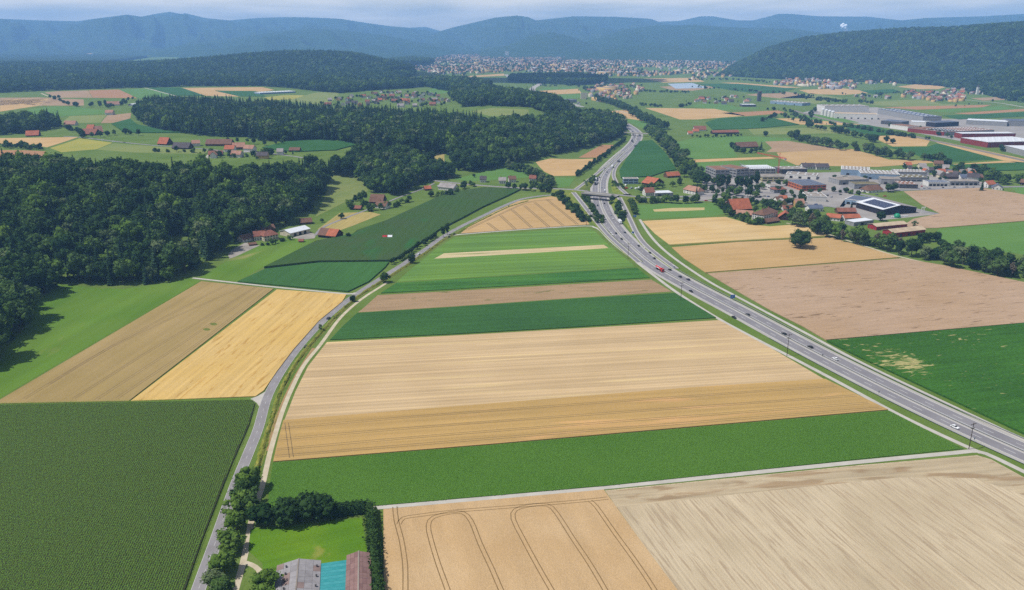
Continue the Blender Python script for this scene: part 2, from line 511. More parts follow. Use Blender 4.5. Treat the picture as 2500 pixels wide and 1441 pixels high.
# name, polygon, material, label, height
FIELD_LIST = [
 ('wheat_field', [(0, 978), (492, 688), (668, 706), (314, 981), (0, 987), (-140, 992)], 'wheatbr', 'brown barley field with thin wheel tracks beside the golden field', .5),
 ('wheat_field', [(676, 708), (846, 720), (836, 737), (778, 785), (716, 855), (676, 908), (644, 955), (624, 969), (319, 981)], 'wheat', 'bright golden wheat field in the bend of the country road', .5),
 ('meadow', [(-200, 1000), (-180, 985), (0, 972), (488, 687), (470, 676), (415, 690), (300, 706), (160, 695), (120, 690), (60, 790), (0, 880), (-160, 990)], 'meadow', 'long green meadow in front of the dark wood', .05),
 ('meadow', [(488, 679), (556, 636), (650, 592), (720, 582), (770, 590), (640, 654), (578, 688)], 'meadow', 'narrow green meadow below the farm with the white roof', .06),
 ('corn_field', [(645, 656), (772, 592), (862, 575), (872, 566), (945, 541), (1090, 474), (1182, 460), (1272, 464), (1238, 481), (1180, 507), (1128, 535), (1068, 566), (1055, 578), (958, 639), (900, 640), (780, 641)], 'corn2', 'big dark maize field beyond the row of small trees', 2.0),
 ('corn_field', [(580, 690), (648, 659), (780, 644), (950, 642), (940, 655), (900, 690), (850, 714)], 'corn3', 'lighter young maize field above the white farm track', 1.2),
 ('wheat_field', [(1124, 571), (1158, 545), (1210, 517), (1265, 492), (1346, 480), (1366, 484), (1424, 530), (1440, 549), (1300, 558)], 'wheate', 'triangular wheat field with dark wheel tracks by the motorway slip road', .45),
 ('meadow', [(1108, 580), (1300, 565), (1432, 557), (1452, 564), (1486, 598), (1552, 652), (1300, 668), (968, 689), (1000, 660), (1060, 612)], 'grassa', 'striped mown meadow between the country road and the motorway', .08),
 ('vegetable_field', [(932, 715), (968, 692), (1300, 671), (1555, 655), (1586, 679), (1300, 696), (930, 717)], 'veg', 'ridged dark green crop strip above the brown soil strip', .5),
 ('ploughed_field', [(922, 721), (1300, 700), (1590, 683), (1640, 712), (1400, 728), (1100, 749), (874, 763), (890, 750)], 'soil', 'brown bare soil strip between two green strips', .06),
 ('vegetable_field', [(872, 766), (1100, 752), (1400, 731), (1648, 717), (1748, 777), (1400, 800), (1100, 817), (806, 831), (835, 800)], 'dkgreen', 'broad dark green crop strip above the pale stubble', .6),
 ('stubble_field', [(798, 836), (1100, 820), (1400, 803), (1756, 782), (1880, 849), (2012, 926), (1700, 946), (1200, 986), (694, 1027), (722, 955), (752, 895)], 'stub', 'wide pale striped stubble field in the middle of the strips', .12),
 ('wheat_field', [(692, 1028), (1200, 987), (1700, 947), (2014, 927), (2168, 1002), (1800, 1034), (1200, 1086), (667, 1129), (678, 1080)], 'wheatgold', 'golden brown wheat strip with flattened patches beside the beet strip', .6),
 ('beet_field', [(666, 1131), (1200, 1088), (1800, 1036), (2170, 1004), (2352, 1097), (2100, 1122), (1480, 1187), (918, 1236), (860, 1240), (652, 1256), (658, 1190)], 'beet', 'bright green leafy beet strip above the concrete farm track', .35),
 ('wheat_field', [(936, 1246), (1474, 1198), (1560, 1318), (1652, 1441), (1720, 1530), (938, 1530)], 'wheatfg', 'tawny wheat field with looping double wheel tracks', .6),
 ('stubble_field', [(1477, 1198), (1800, 1166), (2100, 1136), (2385, 1112), (2420, 1122), (2500, 1166), (2720, 1275), (2800, 1540), (1722, 1530), (1562, 1318)], 'stubfg', 'bleached stubble field with bare brown patches', .1),
 ('lawn', [(612, 1292), (700, 1284), (884, 1264), (904, 1400), (905, 1480), (660, 1480), (640, 1375), (606, 1345)], 'lawn', 'bright mown lawn behind the farm sheds', .06),
 ('meadow', [(1556, 501), (1640, 497), (1752, 496), (1768, 522), (1740, 528), (1562, 535)], 'fgreen', 'flat green meadow with a dry strip beside the slip road', .06),
 ('wheat_field', [(1568, 540), (1740, 531), (1772, 530), (1836, 549), (1880, 553), (1945, 548), (1990, 562), (2022, 575), (1800, 588), (1636, 599), (1600, 572)], 'paled', 'pale cut wheat field below the big orange barn', .15),
 ('wheat_field', [(1640, 605), (1800, 592), (2030, 581), (2196, 629), (1960, 648), (1722, 666), (1670, 632)], 'wheate', 'even gold wheat field with the lone oak', .5),
 ('wheat_field', [(1728, 669), (1960, 651), (2202, 632), (2300, 648), (2500, 690), (2700, 735), (2700, 776), (2500, 789), (2016, 831), (1960, 798), (1880, 758), (1800, 712)], 'lodged', 'large pinkish brown wheat field with wind-flattened patches', .5),
 ('corn_field', [(2018, 835), (2500, 792), (2800, 770), (2900, 1240), (2500, 1062), (2265, 952), (2105, 878)], 'weedy', 'weedy green maize field with pale bare patches beyond the motorway', 1.2),
 ('wheat_field', [(2206, 468), (2300, 463), (2395, 459), (2480, 472), (2580, 492), (2580, 534), (2500, 540), (2290, 557), (2190, 560), (2230, 535), (2295, 522), (2250, 500)], 'lodged', 'brown grain field behind the black hall with solar roof', .4),
 ('meadow', [(2292, 559), (2500, 542), (2600, 536), (2600, 640), (2500, 622), (2340, 600), (2275, 585)], 'fgreen', 'green field behind the stream trees', .1),
 ('corn_field', [(1512, 418), (1530, 388), (1562, 346), (1592, 344), (1622, 372), (1652, 416), (1625, 420), (1590, 432), (1516, 436)], 'dgreen', 'dark green maize wedge between the motorway and the stream', 1.6),
 ('wheat_field', [(1308, 396), (1346, 387), (1464, 387), (1440, 402), (1408, 429), (1352, 430), (1330, 420)], 'tan', 'tan stubble field by the motorway hedge', .1),
 ('wheat_field', [(1412, 385), (1470, 354), (1504, 354), (1466, 385)], 'rust', 'rough ochre stubble field below the wood edge', .1),
 ('meadow', [(1356, 434), (1404, 434), (1390, 455), (1360, 458)], 'fgreen', 'small green meadow by the roundabout junction', .08),
 ('meadow', [(1105, 438), (1180, 420), (1240, 408), (1300, 425), (1308, 432), (1200, 440), (1150, 443)], 'fgreen', 'green meadow behind the roadside houses', .08),
 ('pasture', [(1040, 385), (1085, 370), (1085, 395), (1110, 430), (1080, 437), (1070, 410)], 'dry', 'dry grassy clearing between two woods', .08),
 ('pasture', [(812, 415), (850, 412), (875, 430), (900, 465), (850, 490), (790, 520), (770, 530), (800, 460)], 'olive', 'sunlit olive pasture in the gap of the wood', .08),
 ('stubble_field', [(775, 560), (830, 520), (905, 518), (930, 524), (860, 552), (815, 568)], 'dry', 'dry yellow field beside the orange roofed barn', .08),
 ('yard', [(556, 620), (575, 605), (600, 592), (640, 600), (632, 607), (560, 632)], 'yard', 'pale gravel yard at the farm below the wood', .05),
 ('yard', [(706, 583), (756, 568), (772, 572), (768, 582), (730, 586)], 'yard', 'paved yard in front of the white roofed farm hall', .05),
 # the plateau with its hamlets
 ('stubble_field', [(0, 258), (52, 255), (100, 259), (150, 240), (95, 238), (0, 239)], 'brown', 'brown stubble field on the plateau beside the gravel lane', .1),
 ('stubble_field', [(0, 273), (92, 259), (122, 240), (0, 244)], 'tan', 'tan field at the edge of the plateau', .1),
 ('stubble_field', [(100, 258), (205, 258), (204, 243), (128, 241)], 'brown', 'dull brown field between the lane and the orchard', .1),
 ('stubble_field', [(108, 226), (140, 223), (215, 221), (225, 239), (140, 239)], 'brown', 'brown field under the far wood', .1),
 ('stubble_field', [(216, 221), (290, 219), (335, 240), (226, 239)], 'rust', 'reddish field under the far wood', .1),
 ('meadow', [(292, 219), (355, 216), (430, 234), (400, 240), (337, 240)], 'fgreen', 'bright green strip beside the white farm lane', .1),
 ('corn_field', [(362, 215), (440, 214), (500, 234), (430, 234)], 'dgreen', 'dark maize wedge along the white farm lane', .8),
 ('stubble_field', [(442, 215), (640, 213), (670, 220), (640, 224), (525, 221), (585, 236), (500, 234)], 'tan', 'tan field in front of the far wood', .1),
 ('corn_field', [(525, 222), (625, 223), (650, 236), (585, 236)], 'dgreen', 'dark green wedge beside the glasshouse', .8),
 ('meadow', [(645, 238), (700, 232), (745, 233), (720, 242), (660, 245)], 'yellow', 'yellow green strip below the glasshouse', .1),
 ('pasture', [(700, 246), (745, 233), (780, 224), (830, 226), (810, 250), (760, 255)], 'olive', 'olive pasture by the plateau village', .1),
 ('meadow', [(0, 283), (50, 278), (75, 266), (140, 260), (190, 262), (255, 270), (260, 278), (150, 284)], 'fgreen', 'green pasture around the plateau orchard', .1),
 ('meadow', [(150, 300), (170, 284), (260, 281), (245, 300), (195, 301)], 'olive', 'grey green field above the hamlet', .1),
 ('stubble_field', [(246, 301), (262, 282), (320, 276), (318, 290), (290, 300)], 'brown', 'brown field against the spruce wood', .1),
 ('corn_field', [(272, 303), (318, 291), (335, 305), (400, 320), (470, 325), (330, 325), (300, 322)], 'dgreen', 'dark green maize band along the spruce wood', 1.5),
 ('wheat_field', [(-60, 338), (50, 337), (192, 335), (115, 360), (60, 352), (0, 351), (-60, 352)], 'tan', 'tan field below the hamlet lane', .2),
 ('stubble_field', [(-60, 367), (60, 367), (112, 370), (100, 395), (0, 385), (-60, 385)], 'rust', 'reddish stubble between hedge and wood', .1),
 ('meadow', [(122, 362), (195, 338), (275, 349), (235, 365), (150, 372)], 'yellow', 'yellow green meadow below the hamlet lane', .1),
 ('meadow', [(236, 366), (278, 350), (380, 358), (510, 366), (500, 376), (330, 373)], 'olive', 'pasture in front of the hamlet barns', .1),
 ('corn_field', [(640, 362), (700, 347), (780, 343), (850, 347), (870, 355), (820, 368), (720, 372)], 'dgreen', 'rounded dark green maize field by the hamlet', 1.5),
 ('meadow', [(860, 368), (885, 360), (930, 364), (945, 372), (900, 380), (860, 378)], 'yellow', 'small bright clearing among the woods', .1),
 ('meadow', [(1150, 272), (1200, 264), (1290, 268), (1292, 284), (1200, 285)], 'olive', 'hilltop meadow behind the spruce wood', .1),
 ('meadow', [(1040, 224), (1062, 212), (1090, 212), (1102, 224), (1070, 230)], 'fgreen', 'green knoll beside the plateau village', .1),
 ('pasture', [(900, 192), (950, 188), (1000, 190), (985, 200), (940, 200)], 'dry', 'dry slope under the wooded hill', .1),
 # the valley beyond the motorway, row by row
 ('meadow', [(1640, 350), (1700, 336), (1800, 332), (1945, 338), (1928, 344), (1830, 348), (1800, 368), (1668, 370), (1650, 360)], 'fgreen', 'light green field around the brown roofed farm', .08),
 ('meadow', [(1672, 371), (1790, 368), (1802, 384), (1690, 389)], 'fgreen', 'green rectangle beside the brown roofed farm', .1),
 ('wheat_field', [(1690, 390), (1880, 383), (1895, 387), (1690, 397)], 'tan', 'thin tan strip behind the office blocks', .1),
 ('meadow', [(1692, 398), (1890, 390), (1942, 406), (1850, 408), (1760, 412), (1700, 424)], 'fgreen', 'green field behind the scaffolded building', .08),
 ('stubble_field', [(1868, 346), (1922, 344), (2060, 366), (1990, 370), (1870, 372), (1885, 362)], 'brown', 'brown field by the stream bushes', .1),
 ('wheat_field', [(1896, 373), (2078, 364), (2130, 378), (2170, 390), (2270, 393), (2280, 398), (2140, 408), (1945, 404), (1905, 387)], 'wheate', 'large tan wheat field behind the industrial halls', .2),
 ('meadow', [(1826, 315), (2070, 310), (2100, 325), (1840, 329)], 'olive', 'pale green meadow among the stream trees', .08),
 ('corn_field', [(1722, 300), (1755, 290), (1860, 284), (1890, 290), (1952, 305), (1850, 314), (1740, 318)], 'dgreen', 'dark striped maize field in mid valley', 1.2),
 ('wheat_field', [(1890, 290), (1940, 289), (2100, 304), (2095, 306), (1940, 304)], 'tan', 'long tan strip beside the striped maize', .1),
 ('wheat_field', [(1575, 264), (1600, 264), (1745, 266), (1820, 283), (1700, 292), (1660, 292)], 'tan', 'broad tan field before the stream', .1),
 ('stubble_field', [(1760, 276), (1900, 270), (1922, 276), (1820, 284)], 'rust', 'reddish strip beside the tan field', .1),
 ('meadow', [(1670, 258), (1760, 251), (1800, 262), (1890, 264), (1760, 269)], 'fgreen', 'green strip by the workshop with the tower', .08),
 ('meadow', [(1930, 283), (1980, 277), (2060, 290), (2100, 300), (1990, 296)], 'fgreen', 'green strip along the railway', .08),
 ('corn_field', [(2060, 306), (2120, 306), (2210, 329), (2130, 332), (2080, 322)], 'dgreen', 'dark green field by the brown industrial hall', 1.0),
 ('wheat_field', [(2132, 333), (2205, 330), (2270, 344), (2262, 357), (2180, 358), (2150, 345)], 'tan', 'rounded tan field by the railway', .15),
 ('meadow', [(2165, 359), (2262, 359), (2290, 350), (2440, 390), (2320, 396), (2280, 396), (2240, 380)], 'dgreen', 'green field between two tan strips', .1),
 ('wheat_field', [(2276, 342), (2300, 346), (2580, 405), (2580, 412), (2450, 392), (2290, 350)], 'tan', 'long tan strip along the railway', .12),
 ('wheat_field', [(2316, 402), (2448, 393), (2580, 402), (2490, 400), (2330, 404)], 'tan', 'narrow tan strip above the tall trees', .12),
 ('corn_field', [(2320, 404), (2490, 398), (2580, 404), (2580, 414), (2360, 420)], 'dgreen', 'dark green strip behind the tall trees', 1.2),
 ('meadow', [(2470, 458), (2500, 452), (2600, 470), (2600, 500), (2500, 488)], 'fgreen', 'green slope beside the dark roofed house', .08),
 ('stubble_field', [(1490, 272), (1530, 268), (1580, 285), (1600, 300), (1520, 288)], 'tan', 'tan strip between wood and stream', .1),
 ('meadow', [(1524, 292), (1590, 288), (1625, 305), (1630, 316), (1580, 318), (1555, 308)], 'fgreen', 'green field beside the upper motorway', .08),
 ('wheat_field', [(1316, 222), (1412, 217), (1420, 228), (1335, 231)], 'tan', 'tan rectangle inside the motorway curve', .12),
 ('meadow', [(1336, 233), (1420, 230), (1422, 238), (1360, 242)], 'fgreen', 'green rectangle inside the motorway curve', .08),
 ('meadow', [(1330, 214), (1400, 212), (1410, 216), (1316, 220)], 'fgreen', 'thin green strip inside the motorway curve', .08),
 ('wheat_field', [(1140, 186), (1230, 180), (1232, 185), (1150, 189)], 'tan', 'distant tan strip before the town', .1),
 ('wheat_field', [(1570, 192), (1700, 190), (1720, 200), (1620, 202)], 'tan', 'distant tan field beside the pond', .1),
 ('stubble_field', [(1610, 212), (1690, 208), (1760, 212), (1690, 222), (1640, 220)], 'brown', 'distant brown field near the pond', .1),
 ('corn_field', [(1700, 205), (1800, 205), (1940, 217), (1900, 228), (1850, 229), (1780, 220)], 'dgreen', 'distant dark green field in the valley', .8),
 ('wheat_field', [(1760, 202), (1800, 202), (1960, 214), (1900, 215)], 'tan', 'distant narrow tan strip', .1),
 ('stubble_field', [(1820, 232), (1900, 222), (1945, 228), (1990, 240), (1900, 240)], 'brown', 'distant brown field behind the tower', .1),
 ('pasture', [(1890, 242), (1980, 228), (2060, 240), (1990, 254), (1960, 248)], 'olive', 'distant olive field by the blue hall', .1),
 ('wheat_field', [(1950, 220), (2060, 216), (2140, 226), (2060, 232), (1980, 230)], 'tan', 'distant tan field before the foot village', .1),
 ('meadow', [(2100, 250), (2250, 242), (2300, 254), (2380, 256), (2250, 262), (2140, 258)], 'olive', 'distant green field by the apartment blocks', .08),
 ('stubble_field', [(2150, 262), (2420, 256), (2400, 262), (2240, 268)], 'rust', 'distant reddish strip behind the long warehouse', .1),
 ('meadow', [(2260, 270), (2440, 260), (2480, 266), (2300, 274)], 'fgreen', 'distant green strip behind the halls', .08),
 ('stubble_field', [(2330, 277), (2560, 262), (2560, 268), (2370, 280)], 'rust', 'distant reddish strip near the far halls', .1),
 ('corn_field', [(2300, 283), (2560, 272), (2560, 282), (2340, 292)], 'dgreen', 'distant dark green strip near the far halls', .8),
 ('stubble_field', [(2370, 240), (2560, 232), (2560, 240), (2400, 246)], 'brown', 'distant brown strip under the wooded hill', .1),
 ('wheat_field', [(2190, 212), (2260, 203), (2335, 200), (2338, 206), (2290, 218), (2240, 218)], 'tan', 'distant tan slope between the two foot villages', .1),
 ('corn_field', [(2100, 222), (2180, 218), (2200, 226), (2130, 230)], 'dgreen', 'distant dark field beside the foot village', .8),
]
FO = {}
for nm, pts, mk, lb, hh in FIELD_LIST:
    FO[lb] = field(nm, pts, M_[mk], lb, hh, cat={'yard': 'yard', 'lawn': 'lawn', 'meadow': 'meadow', 'pasture': 'pasture'}.get(nm, 'field'))

head_m = field_mat('stubble headland', A(200, 184, 154), A(188, 172, 142), row_n, blotch=.03, streak=.35, across=.45, along=.02, fine=1.8, finek=.25, c3=A(172, 150, 120), c3cut=.50, c3scale=(.035, .16), bump=.3)
me = slab(PP([(1480, 1200), (1800, 1168), (2100, 1138), (2385, 1114), (2418, 1124), (2520, 1178), (2500, 1210), (2380, 1168), (2200, 1166), (1900, 1196), (1700, 1218), (1505, 1240)]), .106); me.materials.append(head_m); link('headland', me, FO['bleached stubble field with bare brown patches'])
track_m = mat('dark wheel track', A(150, 122, 84), col2=A(128, 108, 74), scale=.6)  # track tones: trampled soil, with the shade of the crop gaps painted in
track_b = mat('pale wheel track', A(126, 108, 78), col2=A(144, 124, 90), scale=.3)  # greyer soil mix, gap shade painted in as well
def pair(line, gap=6.0):
    """two wheel ruts along a pixel line, offset in the ground plane"""
    return line
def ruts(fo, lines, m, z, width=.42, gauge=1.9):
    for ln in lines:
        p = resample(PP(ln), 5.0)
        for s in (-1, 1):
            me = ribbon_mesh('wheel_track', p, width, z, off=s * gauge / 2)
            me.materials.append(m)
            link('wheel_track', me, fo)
fo = FO['tawny wheat field with looping double wheel tracks']
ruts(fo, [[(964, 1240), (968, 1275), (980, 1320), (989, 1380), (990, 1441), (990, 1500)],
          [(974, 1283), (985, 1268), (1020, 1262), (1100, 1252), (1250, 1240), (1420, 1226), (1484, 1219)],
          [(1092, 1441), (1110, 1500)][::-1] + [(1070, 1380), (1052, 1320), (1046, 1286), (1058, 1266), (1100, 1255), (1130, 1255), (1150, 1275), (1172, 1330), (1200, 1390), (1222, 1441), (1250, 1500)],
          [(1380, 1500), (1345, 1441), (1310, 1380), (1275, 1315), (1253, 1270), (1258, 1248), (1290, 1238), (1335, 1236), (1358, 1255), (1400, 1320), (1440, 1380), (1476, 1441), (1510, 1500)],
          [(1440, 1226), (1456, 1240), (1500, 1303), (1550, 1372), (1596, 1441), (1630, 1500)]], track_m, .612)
fo = FO['brown barley field with thin wheel tracks beside the golden field']
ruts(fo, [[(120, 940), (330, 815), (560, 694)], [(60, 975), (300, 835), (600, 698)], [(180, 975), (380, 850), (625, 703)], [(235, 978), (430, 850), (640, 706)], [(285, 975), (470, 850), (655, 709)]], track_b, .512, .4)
fo = FO['golden brown wheat strip with flattened patches beside the beet strip']
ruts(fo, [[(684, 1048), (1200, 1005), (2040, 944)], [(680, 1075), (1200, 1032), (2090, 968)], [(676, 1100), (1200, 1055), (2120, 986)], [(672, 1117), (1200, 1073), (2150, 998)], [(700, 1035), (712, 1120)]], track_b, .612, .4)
fo = FO['triangular wheat field with dark wheel tracks by the motorway slip road']
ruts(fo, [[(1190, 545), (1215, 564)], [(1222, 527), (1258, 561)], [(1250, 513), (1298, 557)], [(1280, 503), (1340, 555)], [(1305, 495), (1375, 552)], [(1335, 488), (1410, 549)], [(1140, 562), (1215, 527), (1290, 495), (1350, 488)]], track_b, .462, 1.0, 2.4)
weed_m = field_mat('weed patch', A(104, 122, 64), A(120, 130, 72), row_w, streak=.3, fine=1.5, finek=.5)
fo = FO['brown barley field with thin wheel tracks beside the golden field']
for k, (cx, cy, rx, ry) in enumerate([(505, 806, 9, 3.2), (522, 793, 9, 3.4)]):
    me = slab(PP([(cx + rx * math.cos(t * .7) * (1 + .2 * math.sin(3 * t)), cy + ry * math.sin(t * .7)) for t in range(9)]), .52 + .004 * k); me.materials.append(weed_m); link('weed_patch', me, fo)
dry_strip = mat('dry mown swath', A(196, 180, 118), col2=A(206, 186, 134), scale=.2)
pale_strip = field_mat('bare pale seedbed', A(216, 200, 158), A(200, 184, 140), row_n, streak=.4, across=.4, along=.02, c3=A(150, 160, 96), c3cut=.62, c3scale=(.01, .25))
fo = FO['striped mown meadow between the country road and the motorway']
me = slab(PP([(1060, 632), (1084, 619), (1250, 610), (1474, 598), (1486, 606), (1300, 618)]), .1); me.materials.append(pale_strip); link('bare_strip', me, fo)
fo = FO['flat green meadow with a dry strip beside the slip road']
me = slab(PP([(1594, 512), (1640, 508), (1720, 507), (1720, 513), (1650, 516), (1598, 517)]), .09); me.materials.append(dry_strip); link('dry_strip', me, fo)
hedge_line = mat('grassy balk', A(120, 124, 62), col2=A(142, 138, 74), scale=.1)
for i, ln in enumerate([[(1636, 599), (1820, 588), (2030, 577)], [(1722, 668), (1960, 650), (2200, 631)]]):
    p = resample(PP(ln), 20); me = ribbon_mesh('grass_balk', p, [5.0, 2.4][i], .3); me.materials.append(hedge_line)
    tag(link('grass_balk', me), ['grassy double balk across the wheat beside the lone oak', 'thin grassy balk between gold wheat and pinkish wheat'][i], 'grass strip', kind='structure')
# ---------------------------------------------------------------- roads
asph = mat('worn grey asphalt', A(158, 156, 158), col2=A(144, 142, 144), scale=.12, rough=.9)
asph_m = mat('motorway lane asphalt', A(148, 147, 151), col2=A(136, 135, 140), scale=.06, rough=.9)
asph_s = mat('pale shoulder concrete', A(190, 187, 180), col2=A(178, 174, 168), scale=.05, rough=.9)
gravel = mat('pale gravel track', A(216, 205, 180), col2=A(196, 184, 156), scale=.25)
conc = mat('light concrete', A(206, 202, 192), col2=A(190, 186, 176), scale=.15)
paint = mat('white road paint', A(236, 236, 232), rough=.6, col2=A(222, 222, 218), scale=1.2)
steel = mat('galvanised steel', A(170, 174, 176), rough=.5, metal=.4)
bank = field_mat('road bank grass', A(128, 140, 70), A(108, 130, 60), .5, blotch=.06, streak=.2, fine=.7, finek=.5, c3=A(170, 160, 96), c3cut=.62, c3scale=(.05, .08))

def road(name, pts, width, m, label, z=.06, step=8.0, cat='road', heights=None):
    if heights is None: W3 = PP(pts)
    else: W3 = [flat(p[0], p[1], h) if h > 0 else P(*p) for p, h in zip(pts, heights)]
    p = resample(W3, step)
    me = ribbon_mesh(name, p, width, z); me.materials.append(m)
    o = link(name, me); tag(o, label, cat, kind='structure')
    return o, p

def lines(parent, name, p, off, width, z, m=paint, dash=None, single=0):
    """painted line along a road at a lateral offset; dash=(on, period) gives separate dashes"""
    n = sides(p)
    q = p.copy(); q[:, :2] += n * off
    if dash is None:
        me = ribbon_mesh(name, q, width, z); me.materials.append(m); return link(name, me, parent)
    s = np.concatenate([[0], np.cumsum(np.linalg.norm(np.diff(q[:, :2], axis=0), axis=1))])
    key = ('dash', dash[0], width)
    if key not in _mats:
        b = MB(); b.add([(-dash[0] / 2, -width / 2, 0), (dash[0] / 2, -width / 2, 0), (dash[0] / 2, width / 2, 0), (-dash[0] / 2, width / 2, 0)], [(0, 1, 2, 3)])
        _mats[key] = b.mesh('lane_dash', m)
    V = []; Fq = []
    for k, t in enumerate(np.arange(dash[1] / 2, s[-1] - dash[1] / 2, dash[1])):
        c = [np.interp(t, s, q[:, i]) for i in range(3)]; d = [np.interp(t + 1, s, q[:, i]) - c[i] for i in range(2)]
        a = math.atan2(d[1], d[0]); zz = max(float(hgt(c[0], c[1])), c[2]) + z
        if k < single: link(name, _mats[key], parent, (c[0], c[1], zz), a)
        else:
            ca, sa = math.cos(a), math.sin(a); o = len(V)
            for u, v in ((-1, -1), (1, -1), (1, 1), (-1, 1)):
                u *= dash[0] / 2; v *= width / 2; V.append((c[0] + u * ca - v * sa, c[1] + u * sa + v * ca, zz))
            Fq.append((o, o + 1, o + 2, o + 3))
    if V:
        o = link(name, pymesh(name, V, Fq, m), parent); o['kind'] = 'stuff'

MWAY_PX = [(2720, 1196), (2600, 1147), (2499, 1103), (2374, 1048), (2250, 990), (2133, 933), (2038, 885), (1928, 828), (1809, 763), (1735, 725), (1666, 688), (1618, 661), (1580, 636), (1546, 606), (1514, 574), (1490, 543), (1474, 517), (1466, 494),
           (1463, 470), (1463, 451), (1467, 434), (1477, 418), (1493, 401), (1514, 381), (1534, 364), (1548, 349), (1555, 336), (1555, 326), (1548, 318), (1537, 310), (1524, 302)]
mw = resample(PP(MWAY_PX), 10)
for _ in range(6):
    mw[1:-1, :2] = .5 * mw[1:-1, :2] + .25 * (mw[:-2, :2] + mw[2:, :2])
mw = resample(mw, 8.0)
me = ribbon_mesh('motorway', mw, 24.6, .05); me.materials.append(asph_s)
MW = tag(link('motorway', me), 'grey four-lane motorway curving across the fields', 'motorway', kind='structure')
for s in (-1, 1):
    me = ribbon_mesh('carriageway', mw, 8.0, .07, off=s * 5.55); me.materials.append(asph_m); link('carriageway', me, MW)
    lines(MW, 'edge_line', mw, s * 1.75, .28, .085)
    lines(MW, 'edge_line', mw, s * 9.4, .28, .085)
    lines(MW, 'lane_dash', mw, s * 5.55, .26, .085, dash=(6.0, 18.0), single=75)
def rail(name, p, off, label, h=.75):
    n = sides(p); q = p[:, :2] + n * off; z = np.maximum(hgt(q[:, 0], q[:, 1]), p[:, 2])
    prof = [(-.12, .35), (.12, .35), (.12, .75), (-.12, .75)]
    V = np.concatenate([np.stack([q[:, 0] + n[:, 0] * a, q[:, 1] + n[:, 1] * a, z + b], -1)[:, None] for a, b in prof], 1).reshape(-1, 3)
    i = np.arange(len(q) - 1) * 4
    Qs = np.concatenate([np.stack([i + k, i + (k + 1) % 4, i + 4 + (k + 1) % 4, i + 4 + k], -1) for k in range(4)])
    o = thing(name, label, 'guard rail', (0, 0, 0))
    link('beam', npmesh(name, V, Qs, [steel]), o)
    b = MB()
    for k in range(0, len(q), 2):
        x, y = q[k]; b.box(x - .07, x + .07, y - .07, y + .07, z[k] - .2, z[k] + .7)
    po = link('post', b.mesh('rail_post', steel), o); po['kind'] = 'stuff'
rail('guard_rail', mw, 0.0, 'steel guard rail along the middle of the motorway')
rail('guard_rail', mw[:70], 13.2, 'steel guard rail along the verge toward the weedy maize')
rail('guard_rail', mw[:40], -13.0, 'steel guard rail along the verge toward the beet strip')

far, fp = road('motorway_section', [(1420, 262), (1370, 247), (1335, 239), (1312, 230), (1300, 221), (1303, 214), (1318, 204), (1300, 197), (1250, 190), (1235, 182)], 24, asph_s, 'distant motorway stretch curving past the far village', .12, cat='motorway')

